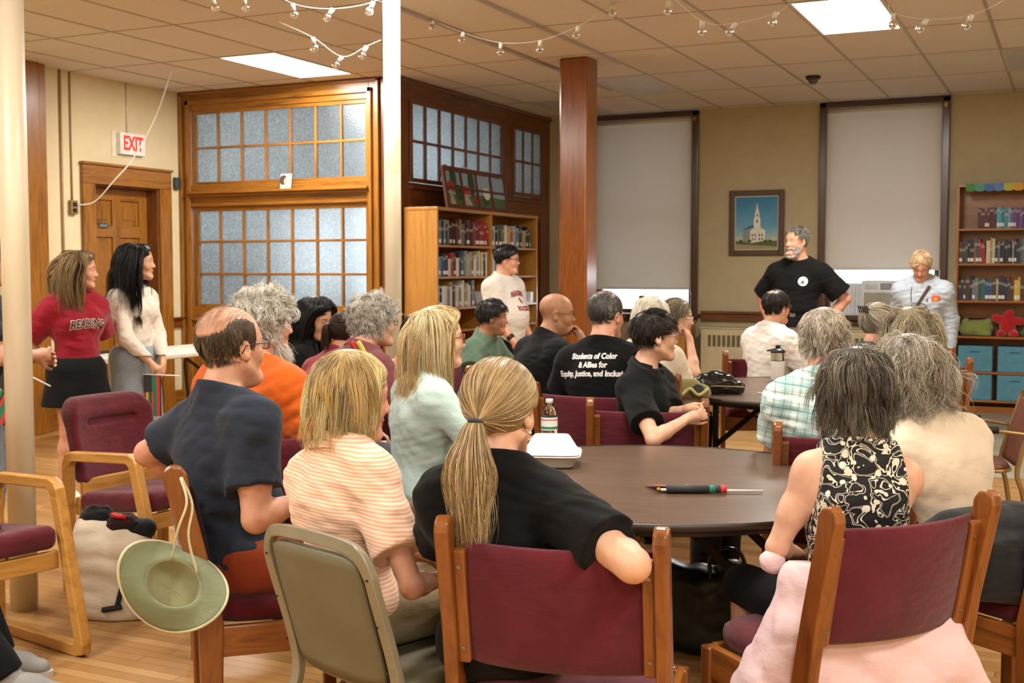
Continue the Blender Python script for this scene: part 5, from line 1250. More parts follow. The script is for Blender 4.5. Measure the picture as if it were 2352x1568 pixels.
if want('bun'):
    p = Person('person with a short brown ponytail beside the silver-haired woman', 'f', depth=6.6, head_px=795, top_z=1.225, face=-10, lean=14, head=(-10, -6, 0), fat=1.0, skin_=L2, seed=31, hunch=10)
    p.body(); p.eyes(); p.shirt(cloth('muted_red_cotton', '#8C3038'), 'short', fold=.004); p.trousers(DKTR); p.shoes(SHOEB)
    p.hair(['#2E2018', '#3E2C20', '#241812'], 'updo', n=1500, length=.24, width=.003, vol=.008, tie=(0, -.12, .06), noise=.08, seg=10, capoff=.007, nape=-.05, scoll=False)
    r = np.random.RandomState(5); N = 240; seg = 12; T0 = p.H((0, -.12, .06)); bk = p.L['Hm'] @ np.array([0, -1.0, 0]); sd = p.L['Hm'] @ np.array([1.0, 0, 0]); W = np.zeros((N, seg, 3)); an = r.rand(N) * 6.28; rd = np.sqrt(r.rand(N)); ln = .16 * (.7 + .3 * r.rand(N))
    for i in range(seg):
        t_ = i / (seg - 1); W[:, i] = T0 + bk * (.04 * math.sin(min(1, t_ * 2) * 1.57)) - np.array([0, 0, 1]) * (ln * t_ * t_)[:, None] + sd * (np.cos(an) * rd * (.008 + .025 * t_))[:, None] + bk * (np.sin(an) * rd * .02 * t_)[:, None]
    p.strands('ponytail', W, ['#2E2018', '#3E2C20'], .003, r, r.randint(0, 10, N), 10)
    FP['bun'] = p
if want('orange'):
    p = Person('man with curly white hair and a white beard in an orange t-shirt', 'm', depth=4.7, head_px=612, top_z=1.388, face=-4, lean=8, side=0, head=(-28, -4, 0), fat=1.25, skin_=L2, seed=33, vox=.007, hr=(.18, .32, .72), hl=(-.2, .30, .72))
    p.body(); p.eyes(); sh = p.shirt(ORANGEC, 'short', fold=.008, d=.018, frac=.7, tilt=12, hem=.46); p.trousers(JEANS); p.shoes(SHOEB)
    wc = ['#DAD5C9', '#C4BEB0', '#EFEBE2', '#AEA797']
    p.hair(wc, 'x', n=3600, length=.08, width=.0024, vol=.024, noise=.65, grav=.2, seg=15, clump=260, curl=110, curlr=.012, lock=.5, out=.35, lenvar=.4, capoff=.010, nape=-.075)
    r = np.random.RandomState(11); N = 1500; seg = 10; W = np.zeros((N, seg, 3)); u = r.rand(N) * 2 - 1; v_ = r.rand(N); rr_ = r.normal(size=(N, 3)) * .5
    for i in range(N):
        x = u[i] * .056; y = .082 - .9 * abs(u[i]) ** 2 * .07; z_ = -.062 - .045 * v_[i] + .02 * abs(u[i])
        P0 = np.array([x, y - .01 - .02 * (v_[i] > .8), z_]); d_ = np.array([x * 2.5, .55, -1.0]) + rr_[i] * .45; d_ /= np.linalg.norm(d_); L_ = .07 * (.6 + .5 * r.rand())
        for k_ in range(seg): t_ = k_ / (seg - 1); W[i, k_] = p.H(P0 + d_ * L_ * t_ + np.array([math.sin(t_ * 9 + i), math.cos(t_ * 8 + i * 2), 0]) * .004 * t_ - np.array([0, 0, .015]) * t_ * t_)
    p.strands('beard', W, wc, .0022, r, r.randint(0, 30, N), 30)
    L = p.L; bv = bvh_of(sh); BP = plain('purple_print', '#5A3E7A', .7)
    text_on(p, 'EARTH', .05, BP, L['chest'] - L['fw'] * .12 - L['rt'] * .10 + L['up2'] * .035, -L['fw'], L['up2'], bold=.002, bvh=bv, parent=sh)
    FP['orange'] = p
if want('darkhead'):
    p = Person('person with smooth dark bobbed hair, mostly hidden behind the blonde woman in aqua', 'f', depth=6.85, head_px=962, top_z=1.215, face=0, lean=6, head=(-10, 0, 0), skin_=L2, seed=35)
    p.body(); p.eyes(); p.shirt(cloth('peach_top', '#C98A66'), 'none', fold=.003, hem=p.L['pel'][2] - .04); p.trousers(DKTR); p.shoes(SHOEB)
    p.hair(['#1C1410', '#2A1E17'], 'x', n=1300, length=.17, width=.003, vol=.012, noise=.12, grav=.6, seg=12, capoff=.008)
    FP['darkhead'] = p
if want('whitebob'):
    p = Person('woman with a smooth platinum bob and cream top, behind the black polo wearer', 'f', depth=6.9, head_px=1496, top_z=1.305, face=5, lean=10, head=(-18, 0, 0), fat=1.15, skin_=L1, seed=37)
    p.body(); p.eyes(); p.shirt(cloth('ivory_cotton', '#D8CBB2', var=.04), 'long', fold=.004, d=.02); p.trousers(KHAKI); p.shoes(SHOEB)
    p.hair(['#E6DFCB', '#D2C9B2', '#F2EDDE'], 'x', n=2400, length=.16, width=.003, vol=.016, noise=.15, grav=.55, seg=13, out=.15, capoff=.010, nape=-.07)
    FP['whitebob'] = p
if want('purple'):
    p = Person('woman in a purple sleeveless top resting her chin on her hand at the far table', 'f', depth=7.65, head_px=1556, top_z=1.275, face=-72, lean=16, head=(6, -4, 0), fat=1.0, skin_=L1, seed=39, vox=.006, hr=(.06, .30, 1.03), hl=(-.16, .36, .77), poler=(.4, .9, -1.6), hand_r=dict(dir=(-.2, -.45, 1), palm=(-.2, -1, -.4), curl=70), hunch=6)
    p.body(); p.eyes(); p.shirt(cloth('deep_purple_knit', '#221A3E'), 'none', fold=.004, hem=p.L['pel'][2] - .04); p.trousers(DKTR); p.shoes(SHOEB); p.glasses('#8A8A90', .0014, metal=True)
    p.hair(['#7C6E58', '#5E5240', '#948670'], 'back', n=1700, length=.14, width=.0028, vol=.01, noise=.2, grav=.3, seg=10, capoff=.007)
    FP['purple'] = p
if want('speaker'):
    p = Person('bearded man in black t-shirt standing to speak with a hand on his hip', 'm', sit=False, depth=10.2, head_px=1825, top_z=1.838, face=172, lean=0, twist=0, head=(-22, -2, 0), fat=1.08, skin_=L2, seed=41, vox=.006,
               hl=(-.235, -.02, 1.0), polel=(-1, -.5, .15), hr=(.26, -.03, .98), poler=(1, -.6, 0), hand_l=dict(dir=(1, .35, -.3), palm=(.2, .6, -.3), curl=20), hand_r=dict(dir=(-1, .35, -.3), palm=(.2, .6, -.3), curl=20))
    p.body(); p.eyes('#5A7A9A'); sh = p.shirt(BLACKC, 'short', fold=.005, d=.018, frac=.82, hem=p.L['pel'][2] + .0, fl=1.15); p.trousers(GREYTR, top=.10); p.shoes(SHOEB)
    L = p.L; b = MB(); c0 = L['pel'] + L['up'] * .105; b.tube([c0 + np.array([.152 * math.cos(a), .118 * math.sin(a) , 0]) for a in np.linspace(0, 6.283, 33)[:-1]], .02, 8, closed=True); b.build('belt', SHOEB, p.root, smooth=True)
    b = MB(); b.box(-.025, .025, .13, .142, L['pel'][2] + .085, L['pel'][2] + .125); b.build('belt_buckle', CHROME, p.root, bevel=.003)
    bv = bvh_of(sh); fw = Vector(L['fw']); rt = Vector(L['rt']); up = Vector(L['up2']); O = Vector(L['chest']) - rt * .085 + up * .03
    def disc(r0, r1, m, off, a0=0, a1=2 * math.pi, nm='badge_print'):
        vs = []; n = 28
        for i in range(n + 1):
            a = a0 + (a1 - a0) * i / n
            for rr in (r0, r1):
                q = O + rt * (rr * math.cos(a)) + up * (rr * math.sin(a)) + fw * .3; h = bv.ray_cast(q, -fw, .6); vs.append(h[0] + fw * off if h[0] else q)
        bb = MB(); bb.add(vs, [(2 * i, 2 * i + 1, 2 * i + 3, 2 * i + 2) for i in range(n)]); bb.build(nm, m, sh)
    WP = plain('white_print', '#ECEAE6', .7); BP2 = plain('black_print', '#0A0A0A', .7)
    disc(.0, .040, WP, .003); disc(.019, .0215, BP2, .0045); disc(.0, .0075, BP2, .0045); disc(.010, .014, BP2, .0045, 3.6, 5.9)
    sh2 = None
    p.hair(['#6B665F', '#7E786F', '#55504A', '#948E84'], 'forward', n=2600, length=.034, width=.0022, vol=.008, noise=.4, seg=7, grav=.1, out=.3, capoff=.002, nape=-.045, hairline=.012)
    r = np.random.RandomState(12); N = 1500; seg = 5; W = np.zeros((N, seg, 3)); kk = 0
    bb_ = bvh_of(p.bodyo)
    while kk < N:
        a = r.uniform(-1.45, 1.45); z_ = r.uniform(-.125, -.028); 
        if z_ > -.045 and abs(a) < 1.0 and not (abs(a) < .5 and z_ < -.042): continue
        if abs(a) < .33 and -.076 < z_ < -.052: continue
        d_ = np.array([math.sin(a), math.cos(a), -.25 if z_ < -.09 else 0]); d_ /= np.linalg.norm(d_); o_ = p.H(np.array([0, .01, z_]) + d_ * .2); h = bb_.ray_cast(Vector(o_), Vector(p.L['Hm'] @ -d_), .3)
        if h[0] is None: kk += 1; W[kk - 1] = p.H((0, 0, 0)); continue
        nn = p.L['Hm'] @ (d_ * .5 + np.array([0, .1, -.8])); nn /= np.linalg.norm(nn)
        for q in range(seg): W[kk, q] = np.array(h[0]) - nn * .001 + nn * .016 * q / (seg - 1)
        kk += 1
    p.strands('beard', W, ['#B9B4AB', '#D2CEC6', '#9A948A'], .002, r, r.randint(0, 30, N), 30)
    FP['speaker'] = p
if want('fisher'):
    p = Person('standing man in a light blue fishing shirt looking down, glasses hanging on a cord', 'm', sit=False, depth=10.0, head_px=2112, top_z=1.625, face=176, lean=3, head=(4, -38, -4), fat=.98, skin_=L2, seed=43, hl=(-.21, -.10, .80), hr=(.23, -.08, .80), hunch=12, vox=.007)
    LB = cloth('pale_blue_cotton', '#B4BFCC', var=.05); p.body(); p.eyes(); sh = p.shirt(LB, 'long', fold=.007, d=.020, hem=p.L['pel'][2] - .14, tilt=16, ncut=.03); p.collar(LB, r=.062, h=.034, open_=.55, tilt=16); p.trousers(cloth('stone_trouser', '#B5A78C')); p.shoes(SHOEB)
    p.hair(['#C4A67C', '#AE8C68', '#D6C0A0'], 'x', n=2200, length=.045, width=.0024, vol=.006, noise=.3, grav=.2, seg=8, out=.1, capoff=.004)
    L = p.L; bv = bvh_of(sh); fw = Vector(L['fw']); rt = Vector(L['rt']); up = Vector(L['up2'])
    def onsh(x, z, off=.006):
        q = Vector(L['chest']) + rt * x + up * z + fw * .4; h = bv.ray_cast(q, -fw, .8); return (h[0] + fw * off) if h[0] else q - fw * .25
    b = MB(); b.tube([onsh(-.075 + .0 * i, .16 - .03 * i, .01) + rt * (.018 * i) for i in range(9)], .012, 8); b.build('shoulder_strap', plain('brown_strap', '#4A3A34', .7), p.root, smooth=True)
    b = MB(); pts = [onsh(.07, .15), onsh(.075, .09), onsh(.07, .03)]; b.tube(pts, .003, 6); pts = [onsh(-.06, .06), onsh(-.055, .03)]; b.tube(pts, .003, 6)
    b.tube([onsh(.01 + .062 * math.cos(a), -.005 + .055 * math.sin(a) * (1 if math.sin(a) < 0 else .5), .012) for a in np.linspace(0, 6.283, 25)[:-1]], .0028, 6, closed=True); b.build('hanging_eyeglasses', BLACK_PL, p.root, smooth=True)
    def patch(x, z, w, h_, m, nm, off=.005):
        vs = []; fs = []; nn = 6
        for i in range(nn + 1):
            for j in range(nn + 1): vs.append(onsh(x + w * (i / nn - .5), z + h_ * (j / nn - .5), off))
        for i in range(nn):
            for j in range(nn): fs.append((i * (nn + 1) + j, (i + 1) * (nn + 1) + j, (i + 1) * (nn + 1) + j + 1, i * (nn + 1) + j + 1))
        bb = MB(); bb.add(vs, fs); return bb.build(nm, m, sh, smooth=True)
    patch(-.125, .055, .065, .045, plain('orange_red_badge', '#E2502A', .6), 'shirt_badge'); patch(-.125, .048, .03, .022, plain('gold_badge', '#D8A83A', .6), 'badge_emblem', .007)
    SL = plain('pocket_seam', '#7A8696', .8)  # darker strips laid along the pocket flaps
    patch(-.105, -.035, .13, .006, SL, 'pocket_flap_seam'); patch(.105, -.035, .13, .006, SL, 'pocket_flap_seam')
    FP['fisher'] = p
if want('whiteshirt'):
    p = Person('man with thinning dark hair in a white short-sleeved shirt at the far table', 'm', depth=8.25, head_px=1783, top_z=1.328, face=-38, lean=4, head=(8, 0, 0), fat=1.15, skin_=L2, seed=45, hr=(.16, .36, .79), hl=(-.16, .34, .79), poler=(1, -.6, -.6))
    WS = cloth('white_shirt_cotton', '#ECE6DE', var=.03); p.body(); p.eyes(); p.shirt(WS, 'short', fold=.006, d=.022, frac=.85, tilt=10, hem=.46, fl=1.1); p.collar(WS, r=.064, h=.04, open_=.6, tilt=12); p.trousers(DKTR); p.shoes(SHOEB); p.glasses('#55504A', .0012)
    p.hair(['#2A221C', '#3A302A', '#1E1814'], 'x', n=2200, length=.04, width=.0026, vol=.006, noise=.3, grav=.3, seg=6, capoff=.005, nape=-.055, mask=lambda P: (.8 * P[:, 1] - .6 * P[:, 2] < .02) & (P[:, 2] - .5 * P[:, 1] > -.055) & ~((P[:, 2] < .012) & (P[:, 1] > -.002) & (np.abs(P[:, 0]) > .03)) & (P[:, 0] ** 2 + (P[:, 1] + .06) ** 2 + (P[:, 2] - .11) ** 2 > .028 ** 2),
           capmask=lambda q: np.maximum.reduce([.8 * q[..., 1] - .6 * q[..., 2] - .016, -(q[..., 2] - .5 * q[..., 1] + .055), np.minimum(.012 - q[..., 2], q[..., 1] + .002), .028 - np.sqrt(q[..., 0] ** 2 + (q[..., 1] + .06) ** 2 + (q[..., 2] - .11) ** 2)]))
    FP['whiteshirt'] = p
if want('clip'):
    p = Person('woman with grey hair pinned up by a clip, beside the long wavy-haired woman', 'f', depth=6.1, head_px=2018, top_z=1.290, face=-20, lean=12, head=(-16, -14, 0), skin_=L2, seed=47, hunch=6)
    p.body(); p.eyes(); p.shirt(cloth('slate_top', '#3A4654'), 'none', fold=.004, hem=p.L['pel'][2] - .04); p.trousers(DKTR); p.shoes(SHOEB); p.glasses('#B8B8B8', .0012, metal=True)
    p.hair(['#8F8674', '#A89E8A', '#6A6254', '#C0B8A6'], 'updo', n=1700, length=.24, width=.0028, vol=.012, tie=(0, -.115, .07), noise=.12, seg=11, capoff=.008, nape=-.055, scoll=False)
    T0 = p.H((0, -.125, .075)); b = MB(); sdv = p.L['Hm'] @ np.array([1.0, 0, 0]); bkv = p.L['Hm'] @ np.array([0, -1, 0.2])
    for i in range(-2, 3): b.tube([T0 + sdv * i * .014, T0 + sdv * i * .016 + bkv * .02 + np.array([0, 0, .01]), T0 + sdv * i * .014 + np.array([0, 0, -.02]) + bkv * .01], .003, 6)
    b.build('hair_clip', BLACK_PL, p.root, smooth=True)
    FP['clip'] = p
if want('wavy'):
    p = Person('woman with long wavy ash grey hair and a dark dotted top', 'f', depth=5.6, head_px=2088, top_z=1.288, face=4, lean=4, side=4, head=(-6, 0, 4), fat=1.05, skin_=L1, seed=49)
    p.body(); p.eyes(); p.shirt(dot_mat('dark_dotted_fabric', '#20242C', '#A8A89C', 70), 'short', fold=.004); p.trousers(DKTR); p.shoes(SHOEB)
    p.hair(['#A89C84', '#8C8068', '#BFB498', '#766A54'], 'x', n=3000, length=.36, width=.0026, vol=.014, noise=.3, grav=.62, seg=20, clump=90, curl=42, curlr=.010, lock=.5, out=.1, lenvar=.2, capoff=.009, nape=-.06)
    FP['wavy'] = p
if want('red'):
    p = Person('young woman with long light brown hair in a crimson t-shirt and black skirt, standing', 'f', sit=False, depth=7.5, head_px=188, top_z=1.583, face=-104, lean=0, head=(54, -2, 0), fat=1.0, skin_=L2, seed=51, vox=.006, hr=(.10, -.16, .88), hl=(-.10, -.16, .88), poler=(1, -.4, 0), polel=(-1, -.4, 0))
    p.body(); p.eyes(); sh = p.shirt(cloth('crimson_cotton', '#8E1526'), 'short', fold=.006, d=.022, frac=.88, fl=1.25, hem=p.L['pel'][2] - .0)
    L = p.L; pel = L['pel']; F = Field(pel - .32, pel + np.array([.32, .32, .16]), .007)
    F.ell(pel + np.array([0, 0, .0]), (.175, .14, .12), None, .04); F.cone(pel + np.array([-.045, 0, -.02]), pel + np.array([-.06, 0, -.24]), .135, .165, .05); F.cone(pel + np.array([.045, 0, -.02]), pel + np.array([.06, 0, -.24]), .135, .165, .05); F.folds(.012, 4, 20, stretch=(1, 1, 4)); F.plane(pel + np.array([0, 0, -.225]), (0, 0, -1)); F.plane(pel + np.array([0, 0, .08]), (0, 0, 1)); v, f = F.mesh(); np_mesh('skirt', v, f, BLACKC, p.root)
    p.shoes(plain('white_sneaker', '#D8D4CC', .6))
    bv = bvh_of(sh); text_on(p, 'READING', .074, plain('maroon_outline_print', '#D8C4BC', .7), L['chest'] + L['fw'] * .1 - L['up2'] * .015, L['fw'], L['up2'], bold=.006, bvh=bv, parent=sh, arch=.8, squeeze=.72)
    text_on(p, 'READING', .074, plain('dark_print', '#3A1A1C', .7), L['chest'] + L['fw'] * .1 - L['up2'] * .015, L['fw'], L['up2'], bold=.0015, bvh=bv, parent=sh, arch=.8, squeeze=.72, off=.0042)
    p.hair(['#6A5234', '#8A6E46', '#553F28', '#9C8258'], 'x', n=2600, length=.38, width=.0028, vol=.010, noise=.2, grav=.6, seg=20, clump=60, out=.2, lenvar=.2, capoff=.007, nape=-.05, crown=(0, -.02, .12), face_len=.9)
    FP['red'] = p
if want('denim'):
    p = Person('young woman with long black hair, white long-sleeved top and denim skirt, standing by the door', 'f', sit=False, depth=8.0, head_px=322, top_z=1.640, face=-86, lean=0, head=(30, 0, 0), fat=.92, skin_=L5, seed=53, vox=.006, hr=(.07, .20, .84), hl=(-.02, .22, .87), poler=(1, -.6, -.3), polel=(-1, -.6, -.3),
               hand_r=dict(dir=(-.4, .5, -.7), palm=(-.5, -.8, -.2), curl=35), hand_l=dict(dir=(.5, .4, -.8), palm=(.3, -.9, -.3), curl=35))
    p.body(); p.eyes('#1A1210'); p.shirt(cloth('ivory_rib_knit', '#DED3C4', var=.03), 'long', fold=.004, d=.010, tilt=22, ncut=.0, vneck=.07, hem=p.L['pel'][2] + .03)
    L = p.L; pel = L['pel']; F = Field(pel - np.array([.3, .3, .52]), pel + np.array([.3, .3, .16]), .007); F.ell(pel, (.17, .128, .12), None, .04); F.cone(pel + np.array([-.05, 0, -.02]), pel + np.array([-.06, .01, -.46]), .125, .135, .06); F.cone(pel + np.array([.05, 0, -.02]), pel + np.array([.06, .01, -.46]), .125, .135, .06); F.cone(pel, pel + np.array([0, .01, -.46]), .12, .13, .06); F.folds(.005, 9, 18); F.plane(pel + np.array([0, 0, -.44]), (0, 0, -1)); F.plane(pel + np.array([0, 0, .085]), (0, 0, 1)); v, f = F.mesh(); np_mesh('skirt', v, f, denim('light_denim', '#5E6A74'), p.root)
    p.shoes(SHOEB)
    p.hair(['#0C0A0A', '#151212', '#070606'], 'x', n=2600, length=.50, width=.003, vol=.011, noise=.12, grav=.75, seg=22, clump=45, out=.15, lenvar=.15, capoff=.007, nape=-.05, crown=(0, -.01, .12))
    FP['denim'] = p
if want('pole'):
    p = Person('person in dark navy standing behind the left column, elbow bent', 'm', sit=False, depth=5.9, head_px=-18, top_z=1.64, face=-50, lean=0, head=(0, 0, 0), skin_=L2, seed=55, hr=(.06, .26, 1.05), hl=(-.1, .25, 1.02), poler=(1, -.2, -.6), legs=None)
    p.body(); p.eyes(); p.shirt(cloth('dark_navy_cotton', '#141A26'), 'short', fold=.005, d=.018, frac=.75, hem=p.L['pel'][2] - .06); p.trousers(denim('dark_denim', '#1E2C3A')); p.shoes(SHOEB)
    p.hair(['#2A1E18', '#3A2A20'], 'x', n=1200, length=.08, width=.003, vol=.01, noise=.3, seg=8)
    FP['pole'] = p
# ------------------------------------------------------------------ chairs
SCREW = plain('steel_screw', '#9A9A94', .35, 1.0)
def side_chair():
    e = empty('side_chair')
    def post(x):
        b = MB(); t = .034
        prof = [(-.262, 0), (-.205, 0), (-.195, .42), (-.235, .60), (-.285, .80), (-.292, .85), (-.310, .872), (-.338, .876), (-.358, .862), (-.362, .84), (-.300, .60), (-.268, .42)]
        M = Matrix(((0, 1, 0, x - t / 2), (1, 0, 0, 0), (0, 0, 1, 0), (0, 0, 0, 1)))
        b.prism(prof, t, M); return b.build('back_post', CHAIRWOOD, e, bevel=.008, seg=3)
    post(-.245); post(.245)
    for x in (-.235, .235):
        b = MB(); b.box(x - .019, x + .019, .17, .215, 0, .40); b.build('leg', CHAIRWOOD, e, bevel=.006)
        b = MB(); b.box(x - .012, x + .012, -.22, .19, .315, .405); b.build('side_rail', CHAIRWOOD_X, e, bevel=.005)
    b = MB(); b.box(-.228, .228, -.235, -.212, .315, .405); b.build('rear_rail', CHAIRWOOD_X, e, bevel=.004)
    b = MB(); b.box(-.224, .224, .18, .205, .325, .405); b.build('front_rail', CHAIRWOOD_X, e, bevel=.004)
    # cushion
    P = []; n = 40; prof = [(0, .405), (.96, .405), (1.0, .42), (1.0, .44), (.985, .455), (.93, .466), (.75, .472), (0, .474)]
    for i in range(n):
        a = 2 * math.pi * i / n; c, s_ = math.cos(a), math.sin(a); k = (abs(c) ** 5 + abs(s_) ** 5) ** (-1 / 5)
        for r, z in prof: P.append((c * k * r * .225, -.005 + s_ * k * r * .225, z))
    b = MB(); b.grid(P, n, len(prof), closed_u=True); b.build('seat', MAROON, e, smooth=True, fix=True)
    # curved back panel
    P = []; nu = 25; sec = []
    m = 12
    for j in range(m): 
        a = 2 * math.pi * j / m; sec.append((.019 * math.cos(a), (abs(math.sin(a)) ** .35) * math.copysign(1, math.sin(a))))
    for i in range(nu):
        u = -1 + 2 * i / (nu - 1); x = u * .222; bow = .050 * (1 - u * u)
        for dy, dz in sec:
            z = .665 + dz * .148; yb = -.225 - (z - .5) * .205 - bow; P.append((x, yb + dy, z + .0))
    b = MB(); b.grid(P + P[:0], nu, m); 
    f0 = [(i * m + m - 1, (i + 1) * m + m - 1, (i + 1) * m, i * m) for i in range(nu - 1)]; b.f += f0; b.mi += [0] * len(f0)
    b.build('backrest', MAROON, e, smooth=True, fix=True)
    for x in (-.215, .215):
        c = MB(); M = Matrix.Rotation(math.radians(11.6), 4, 'X'); 
        c.box(-.015, .015, -.012, .012, -.14, .14); o = c.build('cleat', CHAIRWOOD, e, bevel=.006); o.location = (x, -.285, .66); o.rotation_euler = (math.radians(11.6), 0, 0)
        for z in (-.10, .10):
            c = MB(); c.lathe([(0, 0), (.005, 0), (.005, .002), (0, .002)], 10, Matrix.Translation((0, -.012, z)) @ Matrix.Rotation(math.pi / 2, 4, 'X')); c.build('screw', SCREW, o)
    return e
PROTO = side_chair(); _first = [True]
CH = []
G1 = 'maroon and wood side chairs'
def place(proto, x, y, deg, label, group=None, cat='chair', z=0):
    key = proto.name
    if not proto.get('_used'): o = proto; proto['_used'] = 1; 
    else: o = copy_tree(proto)
    if '_used' in o and o is not proto: del o['_used']
    o.location = (x, y, z); o.rotation_euler = (0, 0, math.radians(deg)); o.scale = (1.03, 1, 1.04) if group == G1 else (1, 1, 1); tag(o, label, cat, group); CH.append(o); return o
def chair_back_at(px, d, deg, label):   # d: depth of the middle of the top of the back
    x, y = W_at(px, d); dx, dy = Rz(0, .325, deg); return place(PROTO, x + dx, y + dy, deg, label, G1)
def chair_of(key, label, deg=None, fwd=.06, sx=0.0):
    if key not in FP: return
    p = FP[key]; deg = p.face if deg is None else deg; dx, dy = Rz(sx, fwd, deg); return place(PROTO, p.loc[0] + dx, p.loc[1] + dy, deg, label, G1)
chair_back_at(1266, 2.665, 11, 'maroon side chair nearest the camera, under the ponytailed woman in black')
chair_back_at(2103, 2.93, 50, 'maroon side chair tilted to the left, under the woman in the vine print top')
NAVC = chair_back_at(392, 3.66, -47, 'maroon side chair seen edge-on, the green sun hat hanging on its post')
chair_of('cream', 'maroon side chair at the right edge under the woman in cream', 56, -.02, .20)
chair_of('plaid', 'maroon side chair under the man in the plaid shirt')
chair_back_at(1488, 5.22, 20, 'maroon side chair with the black polo wearer sitting sideways on it')
chair_of('soc', 'maroon side chair under the man with lettering on his back')
chair_of('chin', 'maroon side chair under the bald man holding his chin')
chair_of('green', 'maroon side chair under the man in sage green')
chair_of('aqua', 'maroon side chair under the blonde woman in aqua', -48)
chair_of('rose', 'maroon side chair under the silver-haired woman in rose')
chair_of('longblack', 'maroon side chair under the long black-haired woman')
chair_of('bun', 'maroon side chair under the person with the brown ponytail')
chair_of('orange', 'maroon side chair under the bearded man in orange', 34, .10, .08)
chair_of('darkhead', 'maroon side chair under the person with the smooth dark bob')
chair_of('whitebob', 'maroon side chair under the platinum-haired woman')
chair_of('purple', 'maroon side chair under the woman in purple')
chair_back_at(1750, 8.28, 24, 'maroon side chair behind the man in the white shirt at the far table')
chair_of('clip', 'maroon side chair under the woman with the hair clip')
chair_of('wavy', 'maroon side chair under the woman with long wavy grey hair')
chair_back_at(2136, 7.6, 22, 'empty maroon side chair in front of the blue bins')

# armchairs with bent blond frames
def armchair():
    e = empty('armchair')
    for x in (-.28, .28):
        pts = [(x, -.27, .02), (x, -.26, .60), (x, -.235, .635), (x, .14, .655), (x, .175, .64), (x, .33, .05), (x, .31, .02)]
        b = MB(); Q = []
        poly = [(-.285, .012), (-.275, .60), (-.255, .645), (-.22, .655), (.145, .672), (.185, .655), (.20, .635), (.352, .05), (.345, .012), (.30, .0), (-.25, .0)]
        inner = [(-.240, .048), (-.232, .585), (-.222, .605), (-.20, .612), (.135, .628), (.150, .62), (.158, .605), (.295, .065), (.290, .050), (.27, .046), (-.215, .044)]
        n = len(poly); t = .045; vs = []
        for xx in (x - t / 2, x + t / 2):
            vs += [(xx, a, z) for a, z in poly] + [(xx, a, z) for a, z in inner]
        fs = []
        for i in range(n):
            j = (i + 1) % n; fs += [(i, j, n + j, n + i), (2 * n + j, 2 * n + i, 3 * n + i, 3 * n + j), (j, i, 2 * n + i, 2 * n + j), (n + i, n + j, 3 * n + j, 3 * n + i)]
        b.add(vs, fs); b.build('arm_frame', BLOND_Y, e, bevel=.007, seg=3)
    b = MB(); b.box(-.258, .258, -.24, -.215, .36, .44); b.build('rear_rail', BLOND_X, e, bevel=.005)
    b = MB(); b.box(-.258, .258, .19, .215, .33, .40); b.build('front_rail', BLOND_X, e, bevel=.005)
    b = MB(); b.box(-.235, .235, -.235, -.21, .44, .52); b.build('back_brace', BLOND_X, e, bevel=.005)
    F = Field((-.3, -.35, .33), (.3, .32, .52), .008)
    sl, P = F.blk((-.29, -.34, .34), (.29, .31, .51), 0)
    q = np.stack([np.abs(P[..., 0]) - .215, np.abs(P[..., 1] - .0) - .20, np.abs(P[..., 2] - .435 - .02 * np.clip(P[..., 1] / .2, -1, 1)) - .012], -1); d = np.linalg.norm(np.maximum(q, 0), axis=-1) - .034; F.F[sl] = np.minimum(F.F[sl], d)
    v, f = F.mesh(); np_mesh('seat', v, f, MAROON, e)
    F = Field((-.32, -.50, .44), (.32, -.12, .95), .008); sl, P = F.blk((-.31, -.49, .45), (.31, -.13, .94), 0)
    yb = -.215 - (P[..., 2] - .46) * .26 - .045 * (1 - (P[..., 0] / .25) ** 2); tp = .19 - .055 * np.clip((P[..., 2] - .80) / .08, 0, 1)
    wq = np.where(P[..., 2] > .74, .215 - .05 * np.clip((P[..., 2] - .78) / .1, 0, 1) ** 2, .215)
    q = np.stack([np.abs(P[..., 0]) - wq, np.abs(P[..., 1] - yb) - .012 - .014 * np.exp(-((P[..., 2] - .815) / .045) ** 2), np.abs(P[..., 2] - .69) - .165], -1); d = np.linalg.norm(np.maximum(q, 0), axis=-1) - .028
    cr = np.sqrt(np.maximum(0, np.abs(P[..., 0]) - .13) ** 2 + (P[..., 2] - .765) ** 2 + (P[..., 1] - yb - .045) ** 2) - .020; d = np.maximum(d, -cr); F.F[sl] = np.minimum(F.F[sl], d.astype(np.float32))
    v, f = F.mesh(); v = relax(v, f, 1); np_mesh('backrest', v, f, MAROON, e)
    return e
PA = armchair()
x, y = W_at(352, 5.45); ARM1 = place(PA, x, y, 180 + 41 + 44, 'maroon armchair with a blond bent-wood frame beside the tote bag', 'blond-framed armchairs')
x, y = W_at(-96, 4.42); ARM2 = place(PA, x, y, 180 + 45 + 34, 'maroon armchair cut by the left photo edge, a black cable on its seat', 'blond-framed armchairs')

